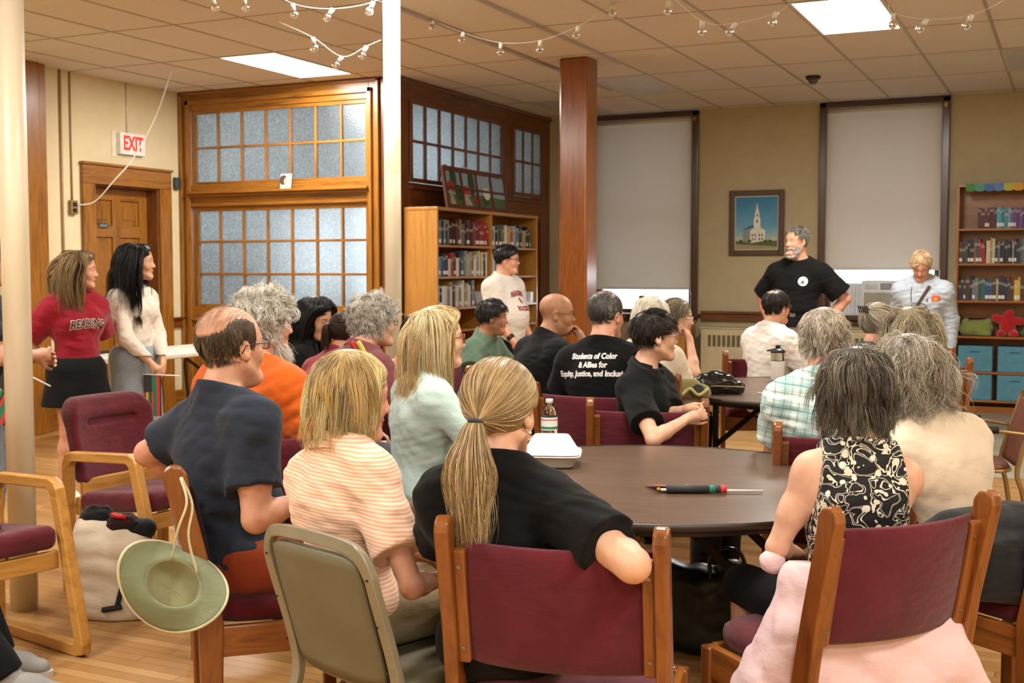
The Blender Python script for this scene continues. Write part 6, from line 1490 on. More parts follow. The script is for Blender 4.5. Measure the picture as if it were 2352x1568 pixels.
# grey metal stacking chair
def metal_chair(mat, pad, arms=False):
    e = empty('metal_chair')
    def loop(pts, r, nm, m=mat, closed=False):
        b = MB(); b.tube(spline(pts, 6) if not closed else pts, r, 10, closed=closed); return b.build(nm, m, e, smooth=True)
    # back frame: flattened channel that runs from the legs up and over
    pr = [(-.205, -.30, .0), (-.208, -.255, .30), (-.205, -.225, .44), (-.205, -.30, .70), (-.200, -.315, .755), (-.175, -.325, .795), (-.13, -.33, .812), (0, -.335, .818), (.13, -.33, .812), (.175, -.325, .795), (.200, -.315, .755), (.205, -.30, .70), (.205, -.225, .44), (.208, -.255, .30), (.205, -.30, .0)]
    pts = spline(pr, 5); b = MB(); P = []; n = len(pts)
    for i, p in enumerate(pts):
        t_ = (pts[min(i + 1, n - 1)] - pts[max(i - 1, 0)]).normalized(); nrm = Vector((0, 1, -.25)).normalized(); nrm = (nrm - t_ * nrm.dot(t_)).normalized(); s_ = t_.cross(nrm)
        for a, c in ((-.016, -.011), (.016, -.011), (.016, .011), (-.016, .011)): P.append(tuple(p + s_ * a + nrm * c))
    fs = []
    for i in range(n - 1):
        for k in range(4): fs.append((i * 4 + k, i * 4 + (k + 1) % 4, (i + 1) * 4 + (k + 1) % 4, (i + 1) * 4 + k))
    b.add(P, fs + [(3, 2, 1, 0), tuple((n - 1) * 4 + k for k in range(4))]); b.build('back_frame', mat, e, bevel=.003)
    P = []; nu, nv = 15, 12
    for i in range(nu):
        for j in range(nv):
            u = -1 + 2 * i / (nu - 1); w = -1 + 2 * j / (nv - 1); k = 1 - .05 * abs(w) ** 6; z = .615 + w * .175 * (1 - .08 * abs(u) ** 6); y_ = -.225 - (z - .44) * .29 - .012 * (1 - u * u)
            P.append((u * .172 * k, y_, z))
    b = MB(); b.grid(P, nu, nv); b.build('back_panel', pad, e, smooth=True, solid=.02)
    P = []; n = 40; prof = [(0, .415), (.95, .415), (1.0, .425), (1.0, .44), (.97, .455), (.85, .462), (0, .464)]
    for i in range(n):
        a = 2 * math.pi * i / n; c, s_ = math.cos(a), math.sin(a); k = (abs(c) ** 4 + abs(s_) ** 4) ** (-1 / 4)
        for r, z in prof: P.append((c * k * r * .21, s_ * k * r * .21, z))
    b = MB(); b.grid(P, n, len(prof), closed_u=True); b.build('seat', pad, e, smooth=True, fix=True)
    rim = [(math.cos(a) * (abs(math.cos(a)) ** 4 + abs(math.sin(a)) ** 4) ** -.25 * .213, math.sin(a) * (abs(math.cos(a)) ** 4 + abs(math.sin(a)) ** 4) ** -.25 * .213, .425) for a in np.linspace(0, 6.283, 41)[:-1]]
    loop(rim, .009, 'seat_rim', mat, True)
    for s_ in (-1, 1):
        loop([(s_ * .19, .18, .42), (s_ * .20, .21, .25), (s_ * .205, .25, 0)], .012, 'leg')
        if arms:
            loop([(s_ * .21, -.27, .62), (s_ * .245, -.1, .64), (s_ * .245, .12, .64), (s_ * .23, .17, .60), (s_ * .205, .19, .42)], .010, 'arm')
            b = MB(); b.tube([(s_ * .245, -.12, .645), (s_ * .245, .11, .645)], .018, 10); b.build('arm_pad', BLACK_PL, e, smooth=True)
    b = MB()
    for s_ in (-1, 1):
        for z, yy in ((.50, -.262), (.62, -.292), (.74, -.324)): b.lathe([(0, 0), (.0035, 0), (.003, .002), (0, .002)], 8, Matrix.Translation((s_ * .203, yy - .0, z)) @ Matrix.Rotation(math.pi / 2, 4, 'X'))
    b.build('rivets', BLACK_PL, e)
    return e
GM = plain('grey_green_enamel', '#8B8670', .38, .15, coat=.3); GP = plain('grey_green_vinyl', '#6E6A54', .5, bump=.1)
PC = metal_chair(GM, GP); x, y = W_at(712, 2.91); dx, dy = Rz(0, .33, -18); place(PC, x + dx, y + dy, -18, 'grey-green metal chair with a rounded back, under the woman in the coral polo')
GD = plain('gold_enamel', '#9A7E50', .35, .4); RD = plain('red_brown_vinyl', '#6A3A26', .5)
PD = metal_chair(GD, RD, True); x, y = W_at(2222, 6.35); place(PD, x, y, 104, 'gold-framed metal armchair with black arm pads at the right edge')

# ------------------------------------------------------------------ round folding tables
TBL = None
def table_mat():
    t = NT('walnut_laminate'); n = t.noise(t.coord((1, 14, 1)), 5, 5, .6, .3); n2 = t.noise(t.coord(), 2, 2)
    c = t.ramp(n, [(.3, lin('#4E3B2E')), (.7, lin('#66503F'))]); t.set(Base_Color=t.mix(t.math('MULTIPLY', n2, .3), c, lin('#5E4C40')), Roughness=.34); t.b.inputs['Specular IOR Level'].default_value = .6; return t.m
TBM = table_mat(); EDGE = plain('dark_table_edge', '#2A1D15', .4); STEEL = plain('brown_steel', '#241A14', .4, .5)
def round_table(x, y, R, deg, label):
    e = empty('round_table', label, 'table', (x, y, 0), math.radians(deg), 'round folding tables')
    b = MB(); b.lathe([(0, .722), (R - .004, .722), (R - .004, .740), (0, .740)], 96); b.build('tabletop', TBM, e)
    b = MB(); b.lathe([(R - .012, .716), (R - .002, .716), (R + .002, .722), (R + .002, .738), (R - .002, .742), (R - .012, .7415)], 96); b.build('edge_band', EDGE, e, smooth=True)
    b = MB(); b.lathe([(R - .08, .692), (R - .06, .692), (R - .06, .722), (R - .08, .722)], 96); b.build('apron', EDGE, e)
    for s_ in (-1, 1):
        for q in (-1, 1):
            b = MB(); b.bar((s_ * R * .58, q * .30, 0), (s_ * R * .58, q * .30, .70), .03, .03); b.build('leg', STEEL, e, bevel=.004)
            b = MB(); b.bar((s_ * R * .58, q * .29, .38), (s_ * .10, q * .29, .70), .022, .03); b.build('brace', STEEL, e, bevel=.003)
        b = MB(); b.bar((s_ * R * .58, -.30, .20), (s_ * R * .58, .30, .20), .025, .025); b.build('crossbar', STEEL, e, bevel=.003)
    return e
round_table(-1.33, 3.97, .78, 8, 'near round dark brown folding table with the small flag on it')
T2x, T2y = W_at(1868, 7.22); round_table(T2x, T2y, .86, -20, 'far round dark brown folding table with the handbags on it')
# white folding table by the left wall
e = empty('folding_table', 'long white plastic folding table along the left wall behind the standing girls', 'table', (-7.35, 8.2, 0), math.radians(0))
b = MB(); b.box(-.38, .38, -.92, .92, .70, .745); b.build('tabletop', plain('white_blow_moulded_plastic', '#D9D4C8', .5), e, bevel=.012, seg=3)
for s_ in (-1, 1):
    b = MB(); b.tube(spline([(-.28, s_ * .72, 0), (-.27, s_ * .66, .69), (.27, s_ * .66, .69), (.28, s_ * .72, 0)], 4), .014, 8); b.build('leg', plain('grey_steel', '#3A3C3E', .4, .6), e, smooth=True)
    b = MB(); b.bar((0, s_ * .68, .45), (0, s_ * .25, .70), .02, .02); b.build('brace', plain('grey_steel', '#3A3C3E', .4, .6), e)

# ------------------------------------------------------------------ bookcases and books
BKM = None
def book_mat():
    t = NT('book_cover'); oi = t.node('ShaderNodeObjectInfo'); s_ = t.sep(t.coord()); 
    f = t.math('FRACT', t.math('ADD', t.math('MULTIPLY', oi.outputs['Random'], 3.7), 0.0)); z = t.math('DIVIDE', s_[2], .24)
    band = t.math('LESS_THAN', t.math('ABSOLUTE', t.math('SUBTRACT', z, t.math('ADD', .55, t.math('MULTIPLY', f, .3)))), .06)
    n = t.noise(t.coord((60, 60, 60)), 3, 2)
    txt = t.math('MULTIPLY', t.math('GREATER_THAN', n, .52), band)
    c = t.mix(t.math('MULTIPLY', txt, .7), oi.outputs['Color'], (.75, .70, .55, 1))
    t.set(Base_Color=c, Roughness=.5); return t.m
BKM = book_mat(); PAPER = plain('book_paper', '#D8CFB8', .8); LBL = plain('spine_label', '#E8E4DA', .7)
BOOKS = {}
def book_proto(th, h, d, label=True):
    k = (th, h, d, label)
    if k in BOOKS: return BOOKS[k]
    # spine faces -y; origin at bottom front centre
    b = MB(); c = .002
    b.box(-th / 2, -th / 2 + c, 0, d, 0, h); b.box(th / 2 - c, th / 2, 0, d, 0, h); b.box(-th / 2 + c, th / 2 - c, 0, c, 0, h); b.cur = 1
    b.box(-th / 2 + c, th / 2 - c, c, d - .004, .003, h - .003)
    if label: b.cur = 2; b.box(-th / 2 + .001, th / 2 - .001, -.0006, .0, .02, .055)
    me = bpy.data.meshes.new('book'); me.from_pydata(b.v, [], b.f); me.polygons.foreach_set('material_index', b.mi); me.update()
    for m in (BKM, PAPER, LBL): me.materials.append(m)
    BOOKS[k] = me; return me
ORD = ['first', 'second', 'third', 'fourth', 'fifth', 'sixth', 'seventh', 'eighth', 'ninth', 'tenth', 'eleventh', 'twelfth', 'thirteenth', 'fourteenth', 'fifteenth', 'sixteenth', 'seventeenth', 'eighteenth', 'nineteenth', 'twentieth'] + ['twenty-' + s_ for s_ in ('first', 'second', 'third', 'fourth', 'fifth', 'sixth', 'seventh', 'eighth')]
CN = {'dark red': '#5A1418', 'red': '#8E1A20', 'black': '#121214', 'navy': '#1A2438', 'blue': '#2E4E7A', 'teal': '#2A5A5E', 'green': '#2E4A34', 'grey': '#6E7074', 'cream': '#C4B894', 'white': '#D2CEC6', 'tan': '#A08A62', 'orange': '#B4552A', 'brown': '#4A3020', 'light blue': '#7A98B0', 'yellow': '#C8A83A', 'purple': '#4E2E5E', 'violet': '#6A4A8E', 'cyan': '#3E94A8', 'maroon': '#4A1620'}
def shelf_books(origin, ang, L, seq, hmin, hmax, d, where, group, seed, lean0=0, gap=.001, tallred=False, label=True, ths=(.018, .022, .026, .030, .036)):
    """seq: colour names; books stand along the local x of the shelf from origin"""
    r = random.Random(seed); x = 0.0; i = 0
    for cname in seq:
        th = round(r.choice(list(ths)), 3); h = round(r.uniform(hmin, hmax), 2); dd = d
        if x + th > L: break
        me = book_proto(th, h, dd, label and r.random() < .6)
        o = bpy.data.objects.new('book', me); C.objects.link(o)
        lx = x + th / 2; tilt = lean0 if (i % 9 > 5 or lean0 > .1) else 0.0
        px_, py_ = Rz(lx, r.uniform(-.012, .004), ang); o.location = (origin[0] + px_, origin[1] + py_, origin[2] + (abs(math.sin(tilt)) * th * .5))
        o.rotation_euler = (0, tilt, math.radians(ang)); cc = lin(CN[cname]); v_ = r.uniform(.8, 1.15); o.color = tuple(min(1, q * v_) for q in cc[:3]) + (1,)
        tag(o, '%s book, %s from the left on %s' % (cname, ORD[i], where), 'book', group); x += th + gap + (abs(math.sin(tilt)) * .012); i += 1
    return x
def bookcase(name, loc, ang, Wd, D, Ht, bays, shelves, m, mside, label, t=.025):
    e = empty(name, label, 'bookcase', loc, math.radians(ang))
    for x in (0, Wd - t): b = MB(); b.box(x, x + t, 0, D, 0, Ht); b.build('side_panel', mside, e, bevel=.002)
    b = MB(); b.box(-.004, Wd + .004, -.006, D, Ht, Ht + .03); b.build('top', m, e, bevel=.003)
    b = MB(); b.box(t, Wd - t, D - .012, D, .05, Ht); b.build('back_panel', m, e)
    b = MB(); b.box(t, Wd - t, .01, .03, 0, .07); b.build('plinth', m, e)
    for k in range(1, bays): x = Wd * k / bays; b = MB(); b.box(x - t / 2, x + t / 2, 0, D - .012, .07, Ht); b.build('divider', mside, e, bevel=.002)
    for k in range(bays):
        x0 = t if k == 0 else Wd * k / bays + t / 2; x1 = Wd - t if k == bays - 1 else Wd * (k + 1) / bays - t / 2
        for z in shelves: b = MB(); b.box(x0, x1, .004, D - .012, z - .022, z); b.build('shelf', m, e, bevel=.002)
    return e
# left bookcase stands against the dark partition, front facing +x (its local x runs along +y: angle 90)
BC1 = (-5.40, 9.77, 0)
OM = wood('honey_oak_x', '#9A6424', '#B88238', 'x', rough=.4); OMZ = wood('honey_oak', '#A06C28', '#BE8840', 'z', rough=.4)
bookcase('bookcase', BC1, 90, 2.30, .36, 2.025, 2, [.30, .60, .88, 1.10, 1.40, 1.70], OM, OMZ, 'honey oak double bookcase full of books beside the dark partition')
def s1(bay, z, seq, hmin, hmax, where, seed, L=1.09, **k):
    k['ths'] = [.03, .036, .042, .048, .056]
    y0 = BC1[1] + (.03 if bay == 0 else 1.167); shelf_books((BC1[0] - .03, y0, z), 90, L, seq, hmin, hmax, .17, where, 'books in the oak double bookcase', seed, **k)
def S(t): return t.replace('dark red', 'dark_red').split()
def cseq(t): return [x.replace('_', ' ') for x in t.split()]
s1(0, 1.70, cseq('maroon grey navy light_blue black tan black black maroon maroon dark_red tan grey navy dark_red grey black red dark_red maroon red red red red dark_red'), .20, .27, 'the top left shelf of the oak bookcase', 1)
s1(1, 1.70, cseq('white grey white black cream green tan grey cream white tan cream orange white light_blue grey navy brown tan white black black black green'), .17, .23, 'the top right shelf of the oak bookcase', 2)
s1(0, 1.40, cseq('blue light_blue blue navy navy white red maroon white navy teal grey light_blue cream tan grey white white black cream tan cream black white cream'), .17, .25, 'the second left shelf of the oak bookcase', 3)
s1(1, 1.40, cseq('white navy white grey white black white white green white teal navy cream cream green green tan'), .17, .24, 'the second right shelf of the oak bookcase', 4, L=.80, lean0=-.0)
s1(0, 1.10, cseq('white navy white white grey white tan brown white white grey white white tan cream white black grey'), .19, .26, 'the third left shelf of the oak bookcase', 5, L=.84)
s1(0, .60, cseq('maroon dark_red black navy grey black tan brown black blue'), .18, .24, 'the fourth left shelf of the oak bookcase', 6, L=.5)
s1(1, .60, cseq('navy black dark_red brown green black teal grey navy'), .18, .24, 'the fourth right shelf of the oak bookcase', 7, L=.5)
e = empty('photo_frame', 'small wooden photo frame leaning on the third left shelf of the oak bookcase', 'photo frame', (-5.46, 10.78, 1.10), math.radians(90))
Mx = Matrix.Rotation(math.radians(-12), 4, 'X')
b = MB(); b.box(-.11, .11, 0, .014, 0, .17, Mx); b.build('frame', plain('brown_frame_wood', '#6E4426', .4), e, bevel=.003)
b = MB(); b.box(-.085, .085, -.002, .0, .025, .145, Mx); b.build('picture', plain('faded_document', '#A8B0BC', .5), e)
e = empty('white_bracket', 'white plastic document holder on the right side of the oak bookcase', 'holder', (-5.42, 11.80, 1.10), math.radians(90))
b = MB(); b.box(0, .20, 0, .12, 0, .012); b.box(0, .012, 0, .12, .012, .11); b.box(.13, .2, 0, .12, .012, .12); b.build('body', plain('bright_white_plastic', '#EEF0F0', .4), e, bevel=.002)
# folk art picture in a sash on top of the bookcase
e = empty('window_sash_painting', 'old eight-pane window sash painted with a village scene on top of the bookcase', 'painting', (-5.46, 10.10, 2.057), math.radians(90))
Mx = Matrix.Rotation(math.radians(-9), 4, 'X'); SW = plain('sash_red_brown', '#5E3020', .45); Wf, Hf = 1.40, .42
b = MB(); b.box(0, Wf, 0, .03, 0, .045, Mx); b.box(0, Wf, 0, .03, Hf - .045, Hf, Mx); b.box(0, .045, 0, .03, .045, Hf - .045, Mx); b.box(Wf - .045, Wf, 0, .03, .045, Hf - .045, Mx); b.build('frame', SW, e, bevel=.004)
b = MB()
for k in (1, 2, 3): x = .045 + (Wf - .09) * k / 4; b.box(x - .010, x + .010, .002, .026, .045, Hf - .045, Mx)
b.box(.045, Wf - .045, .003, .025, Hf / 2 - .01, Hf / 2 + .01, Mx); b.build('muntin', SW, e)
def mflat(nm, polys, col, dy):
    b = MB()
    for p_ in polys: b.prism([(x, z) for x, z in p_], .0008, Mx @ Matrix.Translation((0, dy, 0)))
    return b.build(nm, plain('folk_' + col.strip('#'), col, .6), e)
mflat('painted_sky', [[(.045, .045), (Wf - .045, .045), (Wf - .045, Hf - .045), (.045, Hf - .045)]], '#8FA6BC', .0200)
mflat('painted_field', [[(.045, .045), (Wf - .045, .045), (Wf - .045, .15), (.7, .17), (.4, .13), (.045, .16)]], '#4E6440', .0190)
def ellp(cx, cz, rx, rz, n=18): return [(cx + rx * math.cos(2 * math.pi * i / n), cz + rz * math.sin(2 * math.pi * i / n)) for i in range(n)]
for c_ in ((.22, .30, .065, .13), (.60, .28, .07, .14), (.31, .17, .08, .08), (.90, .13, .09, .06)): mflat('painted_tree', [ellp(*c_)], '#2E4A30', .0182)
mflat('painted_barn', [[(.07, .18), (.24, .18), (.24, .25), (.155, .29), (.07, .25)]], '#9E3A34', .0176); mflat('painted_barn', [[(.36, .16), (.56, .16), (.56, .245), (.36, .245)]], '#B04038', .0176); mflat('painted_barn', [[(.62, .07), (.76, .07), (.76, .14), (.69, .18), (.62, .14)]], '#8E3430', .0176)
mflat('painted_path', [[(.10, .05), (.22, .05), (.14, .2), (.12, .2)]], '#B4A888', .0172); mflat('painted_path', [[(.36, .05), (.58, .05), (.48, .16), (.45, .16)]], '#B4A888', .0172)
mflat('painted_blossom', [ellp(.92, .19, .075, .065)], '#D2D4CC', .0168); mflat('painted_cloud', [ellp(.10, .40, .06, .04)], '#C8C29A', .0194); mflat('painted_cloud', [ellp(.5, .41, .07, .035)], '#C8C6A8', .0194); mflat('painted_cloud', [ellp(1.03, .40, .06, .05)], '#C4CCD4', .0194)
mflat('painted_figure', [[(.42, .06), (.455, .06), (.445, .1), (.43, .1)]], '#C87A94', .0165)
# right bookcase, against the back wall, front facing -y
BC2 = (-1.10, 12.93, 0)
bookcase('bookcase', BC2, 0, 1.25, .32, 2.30, 1, [.134, .424, .785, 1.15, 1.527, 1.88], wood('orange_oak_x', '#84490F', '#A4651C', 'x'), wood('orange_oak', '#84490F', '#A4651C', 'z'), 'tall oak bookcase with books, plush toys and blue bins at the right edge')
def s2(z, x0, seq, a, b_, where, seed, L=1.1, **k): shelf_books((BC2[0] + x0, BC2[1] + .03, z), 0, L, cseq(seq), a, b_, .18, where, 'books in the tall right bookcase', seed, **k)
s2(1.88, .20, 'maroon maroon dark_red maroon maroon maroon maroon cyan cyan teal cyan cyan light_blue violet violet purple violet purple cream cream cream white white tan', .20, .215, 'the top shelf of the right bookcase', 11, L=.95)
s2(1.527, .03, 'brown maroon green black black orange teal red red cream tan cream navy grey black black navy navy grey black navy teal grey black black navy', .20, .26, 'the second shelf of the right bookcase', 12, lean0=-.07)
s2(1.15, .03, 'navy navy brown brown navy grey grey green teal blue blue brown cream navy navy navy brown brown yellow yellow brown brown black black navy maroon', .19, .25, 'the third shelf of the right bookcase', 13)
# scalloped colourful border
e = empty('shelf_border', 'rainbow scalloped paper border along the top of the right bookcase', 'border', (BC2[0], BC2[1] - .008, 2.27))
cols = ['#4E8E4A', '#5A9A8E', '#4A7AB8', '#5E86C4', '#B8B84A', '#D8A048', '#D2504A', '#B83A5A', '#A8366A', '#C84A4A', '#D8884A', '#B8B84A', '#4E8E4A']
for k, c_ in enumerate(cols):
    x0 = .08 + k * .09; b = MB(); pts = [(x0, .06), (x0, .0)] + [(x0 + .045 - .045 * math.cos(a), -.018 * math.sin(a)) for a in np.linspace(0, math.pi, 9)] + [(x0 + .09, .06)]
    b.prism(pts, .002, Matrix.Translation((0, -.004, 0))); b.build('scallop', plain('border_' + c_.strip('#'), c_, .7), e)
# blue fabric bins
BIN = cloth('blue_bin_fabric', '#5E95AC', weave=300)
def bin_():
    e = empty('storage_bin'); b = MB(); b.box(-.165, .165, 0, .28, 0, .262); o = b.build('body', BIN, e, bevel=.012, seg=3)
    b = MB(); b.box(-.155, .155, .01, .27, .256, .264); b.build('opening', plain('bin_lining', '#2E5E70', .9), e)  # darker slab on the top face for the bin's inside
    b = MB(); b.tube(spline([(-.05, -.002, .20), (-.03, -.012, .212), (0, -.014, .214), (.03, -.012, .212), (.05, -.002, .20)], 4), .006, 8); b.build('handle', BIN, e, smooth=True); return e
PB = bin_()
for zi, zname in ((.424, 'fourth'), (.134, 'bottom')):
    for k, nm in enumerate(('left', 'middle', 'right')): place(PB, BC2[0] + .205 + k * .38, BC2[1] + .01, 0, '%s blue fabric bin on the %s shelf of the right bookcase' % (nm, {'fourth': 'upper bin', 'bottom': 'lowest'}[zname]), 'blue fabric bins', 'storage bin', zi)
# plush toys (shelf z .93 is for books; toys sit on .52+? the shelf above the bins)
def plush(name, label, cat, loc, col, parts, rz=0, h=.012):
    e = empty(name, label, cat, loc, rz); F = Field((-.26, -.16, -.0), (.26, .16, .34), h)
    for a, b_, r1, r2 in parts: F.cone(a, b_, r1, r2, .012)
    F.folds(.006, len(label), 90); F.plane((0, 0, .004), (0, 0, -1)); v, f = F.mesh(); np_mesh('body', v, f, cloth('plush_' + col.strip('#'), col, weave=200, sheen=.6), e); return e
plush('plush_toy', 'red plush toy sitting on the fourth shelf of the right bookcase', 'soft toy', (BC2[0] + .50, BC2[1] + .14, .785), '#B81C1E', [((0, 0, .10), (0, 0, .16), .075, .07), ((-.05, -.02, .03), (-.06, -.08, .02), .045, .04), ((.05, -.02, .03), (.07, -.09, .02), .045, .04), ((-.07, 0, .17), (-.12, -.02, .19), .04, .035), ((.07, 0, .17), (.12, -.02, .15), .035, .035), ((0, -.02, .21), (.02, -.02, .23), .045, .04)])
plush('plush_toy', 'pale green plush animal lying left of the red toy on the right bookcase', 'soft toy', (BC2[0] + .20, BC2[1] + .14, .785), '#7E8E46', [((-.09, 0, .07), (.08, 0, .08), .075, .08), ((.09, -.02, .12), (.12, -.03, .15), .045, .03), ((-.10, -.03, .12), (-.10, -.03, .15), .04, .03), ((.06, -.06, .03), (.12, -.08, .02), .035, .03)])
plush('plush_toy', 'dark green plush dinosaur lying right of the red toy on the right bookcase', 'soft toy', (BC2[0] + .82, BC2[1] + .14, .785), '#4E6A34', [((-.10, 0, .07), (.10, 0, .09), .07, .085), ((-.12, -.02, .06), (-.18, -.04, .04), .04, .02), ((.10, -.03, .13), (.16, -.05, .15), .055, .04), ((.0, 0, .15), (.04, 0, .19), .03, .02)])
plush('plush_toy', 'yellow toy block character on the floor by the right bookcase', 'soft toy', (.02, 12.2, .006), '#C8B428', [((0, 0, .05), (0, 0, .18), .06, .05), ((-.04, 0, .02), (-.05, 0, .05), .035, .03), ((.04, 0, .02), (.05, 0, .05), .035, .03)])
plush('plush_toy', 'blue toy lying on the floor by the right bookcase', 'soft toy', (-.10, 12.05, .006), '#2E8AB4', [((-.08, 0, .05), (.08, 0, .05), .05, .05), ((.0, 0, .08), (.0, 0, .12), .04, .03)])
# small cabinet with green crate under window 3
e = empty('small_cabinet', 'blond wooden cabinet below the left roller shade', 'cabinet', (-4.52, 12.72, 0))
b = MB(); b.box(0, .62, 0, .42, 0, .86); b.build('body', BLOND_Z, e, bevel=.004)
b = MB(); b.box(-.01, .63, -.012, .43, .86, .88); b.build('top', BLOND_X, e, bevel=.003)
for q in (0, 1): b = MB(); b.box(.015 + q * .30, .305 + q * .30, -.012, 0, .05, .60); b.build('door', BLOND_Z, e, bevel=.003)
b = MB(); b.box(.44, .52, -.004, .01, .68, .78); b.build('slot', BLACK_PL, e)
e = empty('plastic_crate', 'green open plastic crate on the blond cabinet', 'crate', (-4.27, 12.78, .88)); GRN = plain('green_crate_plastic', '#1E9A5A', .4)
b = MB()
for z0, z1 in ((0, .02), (.19, .225)): b.box(-.19, .19, -.14, -.13, z0, z1); b.box(-.19, .19, .13, .14, z0, z1); b.box(-.19, -.18, -.13, .13, z0, z1); b.box(.18, .19, -.13, .13, z0, z1)
for k in range(5): x = -.19 + k * .0875; b.box(x, x + .03, -.14, -.132, .02, .19); b.box(x, x + .03, .132, .14, .02, .19)
for k in range(3): y = -.13 + k * .11; b.box(-.19, -.182, y, y + .03, .02, .19); b.box(.182, .19, y, y + .03, .02, .19)
b.box(-.185, .185, -.135, .135, 0, .008); b.build('body', GRN, e)
e = empty('cardboard_box', 'small brown carton inside the green crate', 'box', (-4.30, 12.78, .889)); b = MB(); b.box(-.07, .07, -.06, .06, 0, .17); b.build('carton', plain('cardboard', '#8A6238', .8), e); b = MB(); b.box(-.072, .072, -.062, -.06, .08, .12); b.build('tape', plain('packing_tape', '#B08A58', .3), e)
e = empty('document_camera', 'black and silver desktop projector on the blond cabinet', 'projector', (-4.50, 12.86, .88)) 
b = MB(); b.box(0, .14, -.1, .1, 0, .06); b.build('base', plain('silver_plastic', '#A8A8A6', .4), e, bevel=.01); b = MB(); b.tube(spline([(.07, .05, .05), (.07, .06, .2), (.07, -.02, .26)], 5), .012, 8); b.build('arm', BLACK_PL, e, smooth=True); b = MB(); b.box(.03, .11, -.06, .0, .24, .29); b.build('camera_head', BLACK_PL, e, bevel=.01)

# ---- things on the near table (top z .742)
def P_at(px, d, z): x, y = W_at(px, d); return (x, y, z)
e = empty('takeout_box', 'white foam clamshell takeout box on the near round table', 'takeout box', (*W_at(1266, 4.44), .742), math.radians(20))
WB = plain('white_moulded_fibre', '#E9E6DC', .7, bump=.3, bscale=90)
def tray(b, z0, z1, w0, w1, lip, inv=False, d0=.0):
    P = []; n = 48; prof = [(w0 * .9, z0), (w0, z0 + .004 * (-1 if inv else 1)), (w1, z1), (w1 + lip, z1), (w1 + lip, z1 + .003), (w1 - .002, z1 + .003)] if not inv else [(w1 + lip, z0), (w1, z0 + .002), (w0, z1 - .006), (w0 - .006, z1), (w0 * .5, z1), (0, z1)]
    for i in range(n):
        a = 2 * math.pi * i / n; c, s_ = math.cos(a), math.sin(a); k = (abs(c) ** 7 + abs(s_) ** 7) ** (-1 / 7)
        for r, z in prof: P.append((c * k * r, s_ * k * r, z))
    b.grid(P, n, len(prof), closed_u=True)
b = MB(); tray(b, .0, .042, .088, .100, .014); b.build('base', WB, e, smooth=True, solid=.002)
b = MB(); tray(b, .050, .108, .070, .100, .012, True); o = b.build('lid', WB, e, smooth=True, solid=.002)
# flag
x, y, z = P_at(1572, 3.87, .742)
e = empty('paper_flag', 'small rolled flag striped red, yellow and green on a white stick, near table', 'flag', (x, y, z), math.radians(25.3 - 3))
b = MB(); b.tube([(-.075, .0, .010), (.262, .012, .006)], .0045, 8); b.build('stick', WHITE_PL, e, smooth=True)
b = MB(); b.lathe([(0, -.008), (.006, -.005), (.008, 0), (.006, .005), (0, .008)], 10, Matrix.Translation((-.080, 0, .010)) @ Matrix.Rotation(math.pi / 2, 4, 'Y')); b.build('finial', BRASS, e, smooth=True)
FB = plain('flag_black', '#2B2A30', .6); FRD = plain('flag_red', '#C63A3A', .6); FG = plain('flag_green', '#1F7A5A', .6); FY = plain('flag_yellow', '#D2C040', .6)
for a, c_, m_ in ((-.055, .085, FB), (.085, .105, FG), (.105, .122, FB), (.122, .142, FRD)):
    b = MB(); b.tube([(a, .001 + a * .03, .013), (c_, .001 + c_ * .03, .013)], .0135, 14); b.build('rolled_cloth', m_, e, smooth=True)
xs = [-.09, -.068, -.06, -.038, -.028, -.004, .004, .026, .058, .066, .09, .105]
mm = [FRD, FB, FY, FB, FG, FB, FRD, FB, FG, FB, FRD]
for k in range(11):
    b = MB(); a, c_ = xs[k], xs[k + 1]; b.add([(a - .03, .125, .003), (c_ - .03, .125, .003), (c_ + .012, .012, .022), (a + .012, .012, .022)], [(0, 1, 2, 3)]); b.build('stripe', mm[k], e, solid=.0008)
tm = text_mesh('FREE', .017); o = link('lettering', tm, FY, e); o.location = (.022, .065, .0145); o.rotation_euler = (math.radians(-9), 0, math.radians(-70))
# water bottle on near table behind ponytail
x, y, z = P_at(1262, 4.62, .742)
e = empty('water_bottle', 'clear plastic water bottle with a green and red label on the near table', 'bottle', (x, y, z))
PET = glassmat('clear_pet', (.95, .98, 1, 1), .03)
prof = [(0, .002), (.026, 0), (.032, .008)]
for k in range(7): z0 = .015 + k * .013; prof += [(.0325, z0), (.0310, z0 + .0065)]
prof += [(.0325, .115), (.0325, .155), (.031, .165), (.027, .185), (.017, .203), (.0125, .210), (.0125, .216)]
b = MB(); b.lathe(prof, 24); b.build('body', PET, e, smooth=True)
b = MB(); b.lathe([(.0331, .108), (.0331, .158)], 24); lb = b.build('label', plain('bottle_label', '#D8E0DC', .5), e, smooth=True)
b = MB(); b.lathe([(.0334, .112), (.0334, .122)], 24); b.build('green_band', plain('label_green', '#2E7A4A', .5), lb, smooth=True); b = MB(); b.lathe([(.0334, .146), (.0334, .150)], 24); b.build('red_band', plain('label_red', '#C2363A', .5), lb, smooth=True)
b = MB(); b.lathe([(0, .228), (.0135, .228), (.0145, .224), (.0145, .213), (0, .213)], 20); b.build('cap', WHITE_PL, e, smooth=True)
